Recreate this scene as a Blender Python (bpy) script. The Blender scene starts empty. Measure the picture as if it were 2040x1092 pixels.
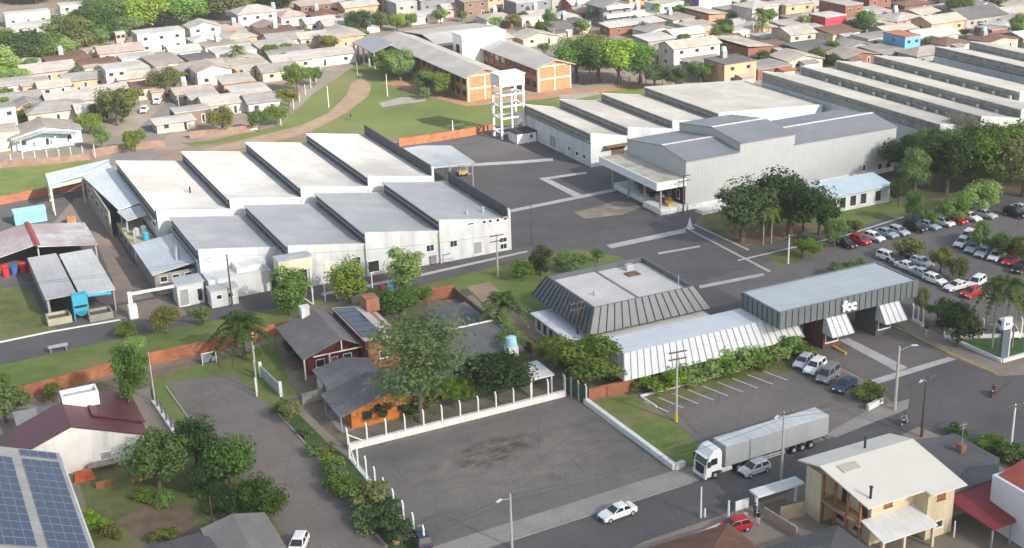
import bpy, bmesh, math, random
from mathutils import Vector, Matrix
random.seed(11)
SC = bpy.context.scene
COL = SC.collection
R_ = math.radians
# ---------------------------------------------------------------- camera
# World axes follow the factory grid: x along its front walls, y away from the viewer.
FPX, PITCH, ROLL, AZ, CAMH = 2658.5, .3610, -.03274, .44107, 78.0
_c, _s = math.cos(PITCH), math.sin(PITCH)
_X = Vector((1, 0, 0)); _D = Vector((0, -_s, -_c)); _F = Vector((0, _c, -_s))
_cr, _sr = math.cos(ROLL), math.sin(ROLL)
_R2 = _cr*_X - _sr*_D; _D2 = _sr*_X + _cr*_D
_W = Matrix.Rotation(-AZ, 3, 'Z')
CF, CR, CD = _W @ _F, _W @ _R2, _W @ _D2
CAM = Vector((-93.494, -197.715, CAMH))
def ray(px, py): return CF*FPX + CR*(px-1020) + CD*(py-546)
def g(px, py, z=0.0):
    d = ray(px, py); t = (z-CAM.z)/d.z
    return CAM + d*t
def oy(px, py, y):
    d = ray(px, py); return CAM + d*((y-CAM.y)/d.y)
def ox(px, py, x):
    d = ray(px, py); return CAM + d*((x-CAM.x)/d.x)
def proj(w):
    w = Vector(w)-CAM; k = w.dot(CF)
    return 1020+FPX*w.dot(CR)/k, 546+FPX*w.dot(CD)/k
def hgt(p, py):
    lo, hi = 0.0, 60.0
    for _ in range(40):
        m = (lo+hi)/2
        if proj((p[0], p[1], m))[1] > py: lo = m
        else: hi = m
    return lo
cam = bpy.data.cameras.new('camera'); co = bpy.data.objects.new('camera', cam); COL.objects.link(co)
cam.sensor_width = 36; cam.lens = 36*FPX/2040; cam.clip_start = 1; cam.clip_end = 6000
M4 = Matrix.Identity(4)
for i in range(3):
    M4[i][0] = CR[i]; M4[i][1] = -CD[i]; M4[i][2] = -CF[i]; M4[i][3] = CAM[i]
co.matrix_world = M4; SC.camera = co
# ---------------------------------------------------------------- materials
MATS = {}
def M(name, col, rough=.8, var=.12, scale=.6, kind=None, col2=None, metal=0, bump=.0, period=.35, amt=.12, spec=.3, streak=.35):
    if name in MATS: return MATS[name]
    m = bpy.data.materials.new(name); m.use_nodes = True; MATS[name] = m
    nt = m.node_tree; N = nt.nodes; L = nt.links
    b = N['Principled BSDF']; b.inputs['Roughness'].default_value = rough
    b.inputs['Metallic'].default_value = metal
    b.inputs['Specular IOR Level'].default_value = spec
    tc = N.new('ShaderNodeTexCoord')
    src = tc.outputs['Object']
    if kind and 'world' in kind:
        gm = N.new('ShaderNodeNewGeometry'); src = gm.outputs['Position']
    def noise(sc, det=4, sx=(1, 1, 1)):
        mp = N.new('ShaderNodeMapping'); mp.inputs['Scale'].default_value = sx
        L.new(src, mp.inputs[0])
        n = N.new('ShaderNodeTexNoise'); n.inputs['Scale'].default_value = sc; n.inputs['Detail'].default_value = det
        n.inputs['Roughness'].default_value = .62
        L.new(mp.outputs[0], n.inputs['Vector']); return n.outputs['Fac']
    def ramp(f, lo, hi, a=0., bb=1.):
        r = N.new('ShaderNodeMapRange'); r.inputs[1].default_value = lo; r.inputs[2].default_value = hi
        r.inputs[3].default_value = a; r.inputs[4].default_value = bb; L.new(f, r.inputs[0]); return r.outputs[0]
    def mix(f, a, c, mode='MIX'):
        x = N.new('ShaderNodeMix'); x.data_type = 'RGBA'; x.blend_type = mode
        for sock, v in ((x.inputs[0], f), (x.inputs[6], a), (x.inputs[7], c)):
            if hasattr(v, 'is_output'): L.new(v, sock)
            elif isinstance(v, (int, float)): sock.default_value = v
            else: sock.default_value = (*v, 1)
        return x.outputs[2]
    dk = tuple(v*(1-var) for v in col); lt = tuple(min(v*(1+var), .95) for v in col)
    c = mix(ramp(noise(scale), .32, .68), dk, lt)
    if col2: c = mix(ramp(noise(scale*.32, 5), .47, .62), c, col2)
    h = None
    if kind:
        for ax in 'xyz':
            if 'corr'+ax in kind:
                w = N.new('ShaderNodeTexWave'); w.bands_direction = ax.upper(); w.inputs['Scale'].default_value = .314/period
                L.new(src, w.inputs['Vector']); h = w.outputs['Fac']
                c = mix(ramp(h, .1, .6, amt, 0), c, tuple(v*.45 for v in col))
                sx = [.25, .25, .25]; sx['xyz'.index(ax)] = 3.0
                c = mix(ramp(noise(.9, 3, sx), .42, .75, 0, streak), c, tuple(v*.55 for v in col))
        if 'brick' in kind:
            br = N.new('ShaderNodeTexBrick'); br.inputs['Scale'].default_value = 1.0
            br.inputs['Brick Width'].default_value = .5; br.inputs['Row Height'].default_value = .22; br.inputs['Mortar Size'].default_value = .02
            br.inputs['Color1'].default_value = (1, 1, 1, 1); br.inputs['Color2'].default_value = (.72, .7, .68, 1); br.inputs['Mortar'].default_value = (.8, .75, .7, 1)
            sp = N.new('ShaderNodeSeparateXYZ'); L.new(src, sp.inputs[0])
            ad = N.new('ShaderNodeMath'); ad.operation = 'ADD'; L.new(sp.outputs[0], ad.inputs[0]); L.new(sp.outputs[1], ad.inputs[1])
            cb = N.new('ShaderNodeCombineXYZ'); L.new(ad.outputs[0], cb.inputs[0]); L.new(sp.outputs[2], cb.inputs[1])
            L.new(cb.outputs[0], br.inputs['Vector'])
            c = mix(1.0, c, br.outputs['Color'], 'MULTIPLY')
        if 'stain' in kind:
            c = mix(ramp(noise(.5, 5, (1, 1, .15)), .48, .8, 0, .65), c, tuple(v*.5 for v in col))
        if 'tyre' in kind:
            mp = N.new('ShaderNodeMapping'); mp.vector_type = 'TEXTURE'; mp.inputs['Location'].default_value = (-33.5, -65, 0); mp.inputs['Rotation'].default_value = (0, 0, .2); mp.inputs['Scale'].default_value = (7.5, 3.6, 50); L.new(src, mp.inputs[0])
            gr = N.new('ShaderNodeTexGradient'); gr.gradient_type = 'SPHERICAL'; L.new(mp.outputs[0], gr.inputs[0])
            f1 = N.new('ShaderNodeMath'); f1.operation = 'MULTIPLY'; L.new(ramp(gr.outputs['Fac'], 0, .4), f1.inputs[0]); L.new(ramp(noise(.7, 6, (1, 2.2, 1)), .38, .6, .15, 1.0), f1.inputs[1])
            c = mix(f1.outputs[0], c, (.05, .037, .032))
            mp2 = N.new('ShaderNodeMapping'); mp2.vector_type = 'TEXTURE'; mp2.inputs['Location'].default_value = (-33, -68, 0); mp2.inputs['Scale'].default_value = (17, 10, 50); L.new(src, mp2.inputs[0]); g2 = N.new('ShaderNodeTexGradient'); g2.gradient_type = 'SPHERICAL'; L.new(mp2.outputs[0], g2.inputs[0])
            f2 = N.new('ShaderNodeMath'); f2.operation = 'MULTIPLY'; L.new(ramp(g2.outputs['Fac'], .02, .5, 0, .6), f2.inputs[0]); L.new(ramp(noise(.35, 6, (1, 1.6, 1)), .4, .62), f2.inputs[1]); c = mix(f2.outputs[0], c, (.3, .25, .2))
        if 'worn' in kind:
            c = mix(ramp(noise(.16, 5, (.5, 2.5, 1)), .52, .72, 0, .4), c, tuple(v*1.45 for v in col)); c = mix(ramp(noise(.5, 5, (2.2, .35, 1)), .55, .75, 0, .4), c, tuple(v*.6 for v in col))
            vo = N.new('ShaderNodeTexVoronoi'); vo.feature = 'DISTANCE_TO_EDGE'; vo.inputs['Scale'].default_value = .13; L.new(src, vo.inputs['Vector']); c = mix(ramp(vo.outputs['Distance'], .004, .012, .35, 0), c, tuple(v*.5 for v in col))
        if 'fine' in kind:
            c = mix(ramp(noise(3.5, 6), .35, .7, 0, .5), c, tuple(v*.55 for v in col))
    L.new(c, b.inputs['Base Color'])
    if bump or h is not None:
        bp = N.new('ShaderNodeBump'); bp.inputs['Strength'].default_value = bump or .35; bp.inputs['Distance'].default_value = .06
        L.new(h if h is not None else noise(scale*6), bp.inputs['Height']); L.new(bp.outputs[0], b.inputs['Normal'])
    return m
def GLASS(name='window glass', col=(.03, .04, .05), rough=.12):
    return M(name, col, rough, .4, .4, spec=.6)
def LEAF(name, a, bcol):
    m = bpy.data.materials.new(name); m.use_nodes = True; MATS[name] = m
    nt = m.node_tree; N = nt.nodes; L = nt.links; N.remove(N['Principled BSDF'])
    oi = N.new('ShaderNodeObjectInfo'); tc = N.new('ShaderNodeTexCoord')
    n = N.new('ShaderNodeTexNoise'); n.inputs['Scale'].default_value = .8; n.inputs['Detail'].default_value = 3
    L.new(tc.outputs['Object'], n.inputs['Vector'])
    r = N.new('ShaderNodeMapRange'); r.inputs[1].default_value = .35; r.inputs[2].default_value = .65; L.new(n.outputs['Fac'], r.inputs[0])
    x = N.new('ShaderNodeMix'); x.data_type = 'RGBA'; L.new(r.outputs[0], x.inputs[0]); x.inputs[6].default_value = (*a, 1); x.inputs[7].default_value = (*bcol, 1)
    hs = N.new('ShaderNodeHueSaturation'); L.new(x.outputs[2], hs.inputs['Color'])
    for k, lo, hi, off in (('Hue', .475, .52, 0), ('Value', .8, 1.25, .37), ('Saturation', .8, 1.1, .61)):
        ad = N.new('ShaderNodeMath'); ad.operation = 'ADD'; ad.inputs[1].default_value = off; L.new(oi.outputs['Random'], ad.inputs[0])
        fr = N.new('ShaderNodeMath'); fr.operation = 'FRACT'; L.new(ad.outputs[0], fr.inputs[0])
        mr = N.new('ShaderNodeMapRange'); mr.inputs[3].default_value = lo; mr.inputs[4].default_value = hi; L.new(fr.outputs[0], mr.inputs[0]); L.new(mr.outputs[0], hs.inputs[k])
    d = N.new('ShaderNodeBsdfDiffuse'); t = N.new('ShaderNodeBsdfTranslucent'); L.new(hs.outputs[0], d.inputs[0]); L.new(hs.outputs[0], t.inputs[0])
    ms = N.new('ShaderNodeMixShader'); ms.inputs[0].default_value = .35; L.new(d.outputs[0], ms.inputs[1]); L.new(t.outputs[0], ms.inputs[2])
    L.new(ms.outputs[0], N['Material Output'].inputs[0]); return m
# ---------------------------------------------------------------- mesh helpers
def woff(o):
    v = Vector((0, 0, 0))
    while o: v += o.location; o = o.parent
    return v
class MB:
    def __init__(s): s.v = []; s.f = []; s.m = []
    def add(s, vs, fs, m=0):
        n = len(s.v); s.v += [tuple(v) for v in vs]
        for f in fs: s.f.append([i+n for i in f]); s.m.append(m)
        return s
    def box(s, x0, x1, y0, y1, z0, z1, m=0):
        v = [(x, y, z) for z in (z0, z1) for x, y in ((x0, y0), (x1, y0), (x1, y1), (x0, y1))]
        return s.add(v, [(3, 2, 1, 0), (4, 5, 6, 7), (0, 1, 5, 4), (1, 2, 6, 5), (2, 3, 7, 6), (3, 0, 4, 7)], m)
    def prism(s, poly, z0, z1, m=0):
        n = len(poly); v = [(p[0], p[1], z0) for p in poly]+[(p[0], p[1], z1) for p in poly]
        return s.add(v, [tuple(range(n-1, -1, -1)), tuple(range(n, 2*n))]+[(i, (i+1) % n, n+(i+1) % n, n+i) for i in range(n)], m)
    def ext(s, prof, a0, a1, axis='x', m=0):
        """profile (u,z) extruded along axis from a0 to a1; u is the other horizontal axis"""
        n = len(prof)
        mk = (lambda a, u, z: (a, u, z)) if axis == 'x' else (lambda a, u, z: (u, a, z))
        v = [mk(a0, *p) for p in prof]+[mk(a1, *p) for p in prof]
        return s.add(v, [tuple(range(n-1, -1, -1)), tuple(range(n, 2*n))]+[(i, (i+1) % n, n+(i+1) % n, n+i) for i in range(n)], m)
    def bar(s, p, q, w, h=None, m=0):
        p = Vector(p); q = Vector(q); d = (q-p).normalized(); h = h or w
        up = Vector((0, 0, 1)) if abs(d.z) < .95 else Vector((0, 1, 0))
        a = d.cross(up).normalized()*w/2; b = a.cross(d).normalized()*h/2
        v = [e+sa*a+sb*b for e in (p, q) for sa, sb in ((-1, -1), (1, -1), (1, 1), (-1, 1))]
        return s.add(v, [(3, 2, 1, 0), (4, 5, 6, 7), (0, 1, 5, 4), (1, 2, 6, 5), (2, 3, 7, 6), (3, 0, 4, 7)], m)
    def tube(s, p, q, r0, r1=None, n=8, m=0):
        p = Vector(p); q = Vector(q); d = (q-p).normalized(); r1 = r0 if r1 is None else r1
        up = Vector((0, 0, 1)) if abs(d.z) < .95 else Vector((0, 1, 0))
        a = d.cross(up).normalized(); b = a.cross(d).normalized()
        v = [e+r*(math.cos(6.2832*i/n)*a+math.sin(6.2832*i/n)*b) for e, r in ((p, r0), (q, r1)) for i in range(n)]
        return s.add(v, [tuple(range(n)), tuple(range(2*n-1, n-1, -1))]+[((i+1) % n, i, n+i, n+(i+1) % n) for i in range(n)], m)
    def loft(s, rings, m=0, caps=True):
        n = len(rings[0]); v = [p for r in rings for p in r]; f = []
        for k in range(len(rings)-1):
            for i in range(n):
                f.append((k*n+i, k*n+(i+1) % n, (k+1)*n+(i+1) % n, (k+1)*n+i))
        if caps: f += [tuple(range(n-1, -1, -1)), tuple(range((len(rings)-1)*n, len(rings)*n))]
        return s.add(v, f, m)
    def build(s, name, mats, parent=None, bevel=0, smooth=False, loc=None):
        me = bpy.data.meshes.new(name); off = woff(parent) if loc is None else Vector(loc)
        me.from_pydata([(x-off.x, y-off.y, z-off.z) for x, y, z in s.v], [], s.f)
        for m in (mats if isinstance(mats, (list, tuple)) else [mats]): me.materials.append(m)
        for p, mi in zip(me.polygons, s.m): p.material_index = mi
        bm = bmesh.new(); bm.from_mesh(me)
        if bevel:
            bmesh.ops.remove_doubles(bm, verts=bm.verts, dist=1e-4)
            bmesh.ops.bevel(bm, geom=[e for e in bm.edges if len(e.link_faces) == 2 and e.calc_face_angle(0) > .5], offset=bevel, segments=2, affect='EDGES', profile=.6)
        bmesh.ops.recalc_face_normals(bm, faces=bm.faces); bm.to_mesh(me); bm.free()
        if smooth:
            for p in me.polygons: p.use_smooth = True
        o = bpy.data.objects.new(name, me); COL.objects.link(o)
        if parent: o.parent = parent
        if loc is not None: o.location = loc
        return o
def thing(name, label, cat, loc=(0, 0, 0), group=None):
    o = bpy.data.objects.new(name, None); COL.objects.link(o); o.location = loc; o.empty_display_size = .5
    tag(o, label, cat, group); return o
def tag(o, label, cat, group=None):
    if label: o['label'] = label
    o['category'] = cat
    if group: o['group'] = group
    return o
AUTO = []            # (object, phrase, pixel): labels completed at the end from the nearest landmark
def auto(o, phrase, px): AUTO.append((o, phrase, px)); return o
def copy_tree(o, parent=None):
    c = o.copy(); COL.objects.link(c)
    if parent: c.parent = parent
    for ch in o.children: copy_tree(ch, c)
    return c
def structure(name, mb, mat, kind='structure'):
    o = mb.build(name, mat); o['kind'] = kind; return o
LAYER = [0]
def sheet(name, pts, layer, mat, px=True, kind='structure'):
    """ground sheet with vertices given as photo pixels (unprojected to the ground) or metres"""
    P = [g(*p) for p in pts] if px else [Vector((p[0], p[1], 0)) for p in pts]
    LAYER[0] += 1; z = .012*layer+.001*(LAYER[0] % 12); mb = MB(); mb.add([(p.x, p.y, z) for p in P], [tuple(range(len(P)))])
    o = mb.build(name, mat); o['kind'] = kind
    if o.data.polygons[0].normal.z < 0: o.data.flip_normals()
    return o
# windows and doors on axis-aligned walls; (x,y,z) is the centre on the wall face
def _face(face):
    return {'-y': (Vector((1, 0, 0)), Vector((0, -1, 0))), '+y': (Vector((1, 0, 0)), Vector((0, 1, 0))),
            '-x': (Vector((0, 1, 0)), Vector((-1, 0, 0))), '+x': (Vector((0, 1, 0)), Vector((1, 0, 0)))}[face]
def _slab(mb, c, t, n, w, h, d0, d1, m=0):
    a = c+n*d0; b = c+n*d1; z = Vector((0, 0, 1))
    vs = [p+t*sx*w/2+z*sz*h/2 for p in (a, b) for sx, sz in ((-1, -1), (1, -1), (1, 1), (-1, 1))]
    mb.add(vs, [(3, 2, 1, 0), (4, 5, 6, 7), (0, 1, 5, 4), (1, 2, 6, 5), (2, 3, 7, 6), (3, 0, 4, 7)], m)
def win(parent, p, w, h, face='-y', frame=None, pane=None, name='window', far=False, mull=0, label=None):
    t, n = _face(face); c = Vector(p); z = Vector((0, 0, 1)); mb = MB()
    frame = frame or M('white joinery', (.7, .7, .68)); pane = pane or GLASS(); fw = .08 if not far else .12
    if far:
        _slab(mb, c, t, n, w, h, -.05, .05, 0); _slab(mb, c, t, n, w-2*fw, h-2*fw, .0, .062, 1)
        return mb.build(name, [frame, pane], parent)
    for sx in (-1, 1): _slab(mb, c+t*sx*(w/2-fw/2), t, n, fw, h, -.05, .07)
    for sz in (-1, 1): _slab(mb, c+z*sz*(h/2-fw/2), t, n, w-2*fw-.004, fw, -.05, .07)
    for k in range(mull): _slab(mb, c+t*(-w/2+w*(k+1)/(mull+1)), t, n, .05, h-2*fw-.004, -.05, .06)
    _slab(mb, c-z*(h/2+.05), t, n, w+.16, .08, -.05, .14)
    o = mb.build(name, [frame], parent); pb = MB(); _slab(pb, c, t, n, w-2*fw-.002, h-2*fw-.002, -.04, .025)
    pb.build('pane' if name == 'window' else 'panel', pane, o)
    if label: o['label'] = label
    return o
CLOUD_D = .017
EXPO = 0.9
HAZE = .00014
# ================================================================ ground and setting
ASPH = M('compound asphalt', (.112, .105, .107), .9, .16, .12, 'world fine worn', col2=(.135, .124, .12))
ROAD = M('road asphalt', (.115, .107, .11), .9, .16, .1, 'world fine worn', col2=(.135, .125, .122))
STREET = M('worn street paving', (.19, .163, .15), .9, .16, .15, 'world fine worn', col2=(.22, .19, .17))
GRAVEL = M('gravel', (.165, .152, .145), .95, .22, .12, 'world fine tyre worn', col2=(.195, .178, .162))
PARKG = M('parking gravel', (.175, .158, .142), .95, .25, .15, 'world fine worn', col2=(.21, .188, .165))
CONC = M('pavement concrete', (.31, .29, .265), .9, .15, .3, 'world fine')
PALE = M('pale concrete band', (.46, .45, .45), .85, .14, .4, 'world fine')
DIRT = M('bare earth', (.33, .235, .165), .95, .18, .2, 'world fine')
TOWN = M('town ground', (.29, .24, .2), .95, .22, .1, 'world fine', col2=(.2, .17, .13))
GRASS = M('lawn grass', (.135, .185, .045), .95, .25, .2, 'world fine', col2=(.2, .21, .075), bump=.3)
GRASSB = M('lush grass', (.065, .125, .035), .95, .25, .3, 'world fine', bump=.3)
GRASSD = M('rough grass', (.12, .145, .045), .95, .3, .3, 'world fine', col2=(.22, .185, .1), bump=.4)
FIELD = M('school field grass', (.135, .175, .045), .95, .22, .06, 'world fine', col2=(.21, .19, .08), bump=.3)
YARD = M('house yard ground', (.2, .17, .125), .95, .3, .3, 'world fine', col2=(.12, .14, .055))
KERB = M('whitewashed concrete', (.7, .7, .68), .8, .1, .5, 'world stain')
YELLOW = M('yellow kerb paint', (.58, .42, .09), .8, .2, .6, 'world fine')
mb = MB()
n = 10
mb.add([(x, y, -.01) for x, y in ((-1800, -700), (1900, -700), (1900, 2600), (-1800, 2600))], [(0, 1, 2, 3)])
structure('ground', mb, TOWN)
sheet('compound_yard', [(-110, -16.2), (-12, -16.2), (-12, -62), (60, -66), (150, -66), (150, 60), (104, 78), (-110, 78)], 1, ASPH, False)
sheet('verge_grass', [(-60, 742), (250, 672), (420, 640), (560, 612), (640, 596), (655, 612), (560, 655), (480, 684), (300, 722), (0, 792), (-60, 806)], 2, GRASS)
sheet('left_lawn', [(-60, 570), (60, 575), (92, 640), (118, 660), (230, 632), (238, 640), (100, 664), (-60, 698)], 2, GRASSD)
sheet('left_field', [(-60, 332), (160, 318), (200, 325), (120, 372), (0, 392), (-60, 402)], 2, GRASS)
sheet('central_lawn', [(830, 572), (1000, 528), (1150, 497), (1235, 512), (1250, 520), (1075, 560), (1060, 590), (1190, 690), (1130, 740), (1040, 690), (930, 575), (850, 592)], 2, GRASS)
sheet('garden_path', [(930, 572), (975, 562), (1060, 640), (1150, 690), (1105, 700), (1000, 640)], 3, DIRT)
sheet('courtyard_grass', [(1380, 447), (1420, 412), (1780, 400), (1800, 420), (1640, 460), (1500, 497)], 2, GRASSD)
sheet('grove_earth', [(1440, 455), (1560, 445), (1640, 452), (1520, 488), (1470, 480)], 3, M('red earth', (.22, .12, .08), .95, .2, .3, 'world fine'))
sheet('annex_lawn', [(1640, 432), (1770, 405), (1880, 395), (1890, 410), (1660, 462)], 3, GRASS)
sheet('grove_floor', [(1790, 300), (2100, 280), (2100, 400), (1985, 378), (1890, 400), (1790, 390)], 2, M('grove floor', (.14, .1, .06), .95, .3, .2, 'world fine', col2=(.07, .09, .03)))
sheet('lot_island', [(1500, 500), (1560, 488), (1640, 500), (1560, 535)], 2, GRASSD)
sheet('school_field', [(360, 285), (420, 280), (560, 250), (620, 190), (700, 135), (760, 100), (930, 205), (1060, 200), (1300, 165), (1420, 172), (1400, 200), (1200, 195), (1045, 225), (1000, 268), (640, 290), (420, 302)], 1, FIELD)
sheet('field_path', [(400, 300), (500, 275), (600, 250), (655, 225), (690, 190), (700, 165), (720, 155), (740, 170), (735, 190), (690, 225), (620, 262), (520, 290), (420, 306)], 2, DIRT)
sheet('school_earth', [(760, 165), (820, 160), (940, 200), (1000, 196), (1080, 186), (1300, 165), (1330, 172), (1180, 185), (1060, 200), (930, 212), (840, 190)], 2, M('red school earth', (.36, .2, .12), .95, .2, .2, 'world fine'))
sheet('paved_patch', [(755, 205), (800, 194), (845, 194), (850, 202), (800, 208), (762, 214)], 3, CONC)
sheet('paved_strip', [(1110, 190), (1190, 183), (1198, 188), (1125, 203)], 3, CONC)
sheet('dirt_lane', [(0, 335), (330, 300), (600, 262), (610, 272), (430, 300), (330, 318), (150, 322), (0, 345)], 1, M('lane earth', (.25, .17, .13), .95, .2, .2, 'world fine'))
sheet('town_street', [(200, 330), (270, 262), (330, 205), (375, 170), (400, 160), (385, 185), (350, 232), (345, 262), (300, 300), (330, 320)], 3, M('town street asphalt', (.2, .185, .18), .9, .15, .2, 'world fine'))
sheet('far_street', [(960, -20), (1050, 90), (1085, 90), (1000, -20)], 1, ROAD)
# street on the left, yards, gravel lot
sheet('left_street', [(335, 762), (400, 752), (470, 750), (545, 815), (640, 920), (720, 1030), (775, 1100), (800, 1150), (610, 1150), (560, 1060), (470, 930), (395, 862)], 2, STREET)
sheet('street_verge', [(300, 750), (335, 762), (395, 862), (380, 870), (330, 820), (300, 790)], 1, GRASS)
sheet('street_corner_grass', [(335, 762), (330, 745), (470, 712), (560, 672), (600, 770), (575, 800), (545, 815), (470, 750), (400, 752)], 1, GRASS)
sheet('kerb_garden', [(545, 815), (560, 790), (650, 880), (690, 910), (850, 1100), (780, 1100), (720, 1030), (640, 920)], 1, GRASSB)
sheet('earth_bank', [(40, 800), (235, 752), (300, 738), (480, 700), (500, 712), (330, 760), (240, 790), (100, 815)], 1, M('earth bank', (.2, .155, .11), .95, .25, .4, 'world fine', col2=(.13, .13, .06)))
sheet('left_garden', [(150, 940), (300, 880), (400, 870), (500, 970), (570, 1075), (180, 1110), (170, 1000)], 1, GRASSD)
sheet('garden_soil', [(230, 1040), (300, 1000), (380, 1010), (400, 1060), (280, 1075)], 2, M('garden soil', (.17, .12, .08), .95, .25, .5, 'world fine'))
sheet('house_yards', [(545, 672), (620, 605), (850, 590), (1060, 650), (1150, 720), (1160, 780), (1000, 815), (690, 893), (610, 820), (575, 760)], 2, YARD)
sheet('gravel_lot', [(700, 897), (1128, 790), (1345, 937), (870, 1087), (850, 1110)], 2, GRAVEL)
sheet('pavement', [(840, 1097), (1020, 1040), (1342, 938), (1402, 952), (1379, 962), (1020, 1077), (850, 1130)], 3, CONC)
sheet('main_road', [(840, 1140), (1020, 1077), (1379, 962), (1640, 878), (1800, 820), (1735, 760), (1597, 690), (1660, 640), (1760, 640), (1905, 715), (1990, 750), (2900, 590), (2950, 745), (2300, 875), (2000, 920), (1830, 850), (1560, 985), (1280, 1080), (1180, 1140)], 2, ROAD)
sheet('gate_plaza', [(1597, 690), (1640, 660), (1830, 655), (1905, 716), (1735, 762)], 3, M('plaza asphalt', (.165, .148, .142), .9, .15, .2, 'world fine worn'))
sheet('roadside_pavement', [(1640, 868), (1735, 815), (1812, 795), (1808, 815), (1665, 872)], 3, CONC)
sheet('gate_pavement', [(1700, 610), (1830, 640), (1880, 672), (2000, 730), (2100, 715), (2110, 745), (1990, 750), (1905, 716), (1800, 655)], 4, M('gate pavement', (.28, .235, .2), .9, .18, .3, 'world fine'))
sheet('corner_lawn', [(1893, 678), (2120, 672), (2120, 690), (1996, 722)], 5, GRASSB)
sheet('parking_gravel', [(1276, 792), (1512, 728), (1590, 714), (1620, 712), (1735, 765), (1770, 800), (1640, 868), (1405, 945), (1402, 890), (1300, 805)], 1, PARKG)
sheet('grass_triangle', [(1168, 800), (1275, 785), (1300, 806), (1405, 893), (1400, 925), (1345, 936)], 2, M('patchy grass', (.15, .2, .045), .95, .25, .5, 'world fine', col2=(.27, .21, .12)))
sheet('left_lane', [(100, 452), (150, 395), (185, 392), (262, 520), (340, 600), (400, 640), (230, 636), (225, 560), (185, 470), (120, 445)], 3, M('dusty lane', (.25, .2, .165), .95, .2, .2, 'world fine', col2=(.2, .17, .15)))
sheet('parking_edge_grass', [(1276, 792), (1512, 730), (1600, 716), (1580, 740), (1470, 760), (1370, 800), (1310, 812)], 2, GRASSD)
sheet('car_park', [(1400, 560), (1660, 488), (1980, 425), (2150, 400), (2150, 640), (1850, 640), (1640, 560), (1480, 600)], 2, M('car park asphalt', (.16, .145, .14), .9, .15, .15, 'world fine worn'))
sheet('service_road', [(1420, 505), (1700, 450), (1900, 405), (1920, 412), (1700, 470), (1480, 520)], 3, ASPH)
for i, q in enumerate([
    [(864, 331), (1030, 321), (1102, 316), (1102, 321), (1030, 327), (866, 336)], [(1073, 356), (1167, 343), (1170, 347), (1095, 358)],
    [(1073, 356), (1095, 358), (1164, 391), (1142, 392)], [(1018, 418), (1225, 376), (1230, 381), (1018, 424)],
    [(1208, 489), (1364, 456), (1368, 464), (1218, 496)], [(1310, 504), (1394, 490), (1396, 493), (1312, 508)],
    [(1392, 570), (1520, 545), (1524, 550), (1394, 576)], [(1670, 678), (1690, 674), (1808, 733), (1788, 742)], [(1735, 758), (1890, 712), (1905, 717), (1745, 767)],
    [(1370, 458), (1374, 457), (1537, 541), (1531, 543)], [(1380, 448), (1383, 447), (1494, 498), (1490, 500)], [(640, 585), (830, 548), (1050, 500), (1052, 503), (832, 553), (642, 590)]]):
    sheet('concrete_band', q, 6, PALE)
sheet('sand_patch', [(1143, 424), (1225, 401), (1262, 404), (1280, 413), (1240, 428), (1165, 436)], 3, M('sandy patch', (.3, .26, .21), .95, .25, .3, 'world fine', col2=(.15, .14, .08)))
for i in range(9):
    p = g(1282+i*29.5, 796-i*7.6+4); e = Vector((1.2, -4.2, 0))
    a = Vector((.09, .03, 0)); P = [p-a, p+a, p+a+e, p-a+e]
    sheet('parking_line', [(v.x, v.y) for v in P], 4, M('white road paint', (.62, .62, .6), .8, .15, 1, 'world fine'), False)
def kerb(name, pts, w, h, mat, label, cat='kerb', px=True, base=0):
    P = [g(*p) for p in pts] if px else [Vector((*p, 0)) for p in pts]
    mb = MB()
    for a, b in zip(P, P[1:]):
        d = (b-a).normalized()*.0
        mb.bar((a.x, a.y, base+h/2), (b.x, b.y, base+h/2), w, h)
    return tag(mb.build(name, mat), label, cat)
kerb('concrete_kerb', [(-40, 691), (100, 662), (240, 638)], .35, .16, KERB, 'white kerb between the left lawn and the compound road')
kerb('concrete_kerb', [(1166, 803), (1344, 936)], .6, .75, KERB, 'long white retaining kerb between gravel lot and grass triangle')
kerb('concrete_kerb', [(1344, 936), (1362, 928)], .6, .7, KERB, 'short white kerb end pointing at the truck cab')
kerb('concrete_kerb', [(1276, 791), (1512, 728), (1548, 714), (1575, 714)], .3, .28, KERB, 'white kerb along the hedge behind the painted parking bays')
kerb('concrete_kerb', [(1276, 791), (1308, 812)], .25, .22, KERB, 'short white kerb bending away from the hedge by first bay')
kerb('concrete_kerb', [(1728, 818), (1757, 803)], .4, .8, KERB, 'short white wall stub below the round clipped bush')
kerb('yellow_kerb', [(1597, 692), (1618, 703), (1640, 717)], .3, .3, YELLOW, 'yellow lane kerb nearest the parked silver hatchback')
kerb('yellow_kerb', [(1640, 682), (1662, 694), (1685, 707)], .3, .35, YELLOW, 'yellow lane kerb ending below the brick booth')
kerb('yellow_kerb', [(1705, 645), (1731, 659)], .3, .35, YELLOW, 'short yellow kerb beside the motorcycle under the gatehouse')
kerb('yellow_kerb', [(1775, 650), (1805, 662), (1850, 685), (1905, 712), (1985, 746)], .2, .18, YELLOW, 'long yellow kerb curving along the gate pavement')
kerb('concrete_kerb', [(395, 862), (330, 770)], .25, .14, CONC, 'low grey kerb on the left side of the dead end street')
kerb('concrete_kerb', [(545, 815), (640, 920), (720, 1030), (770, 1090)], .25, .16, CONC, 'long grey kerb below the shrubs of the left street')
kerb('concrete_kerb', [(1893, 677), (1996, 722), (2110, 690)], .45, .45, KERB, 'white low wall forming the tip of the corner lawn')
kerb('concrete_kerb', [(1470, 520), (1690, 468), (1800, 433)], .25, .16, PALE, 'pale kerb running below the annex lawn and trees')
kerb('concrete_kerb', [(1020, 1077), (1379, 962)], .2, .15, CONC, 'grey kerb between the gravel lot pavement and the road')
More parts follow.
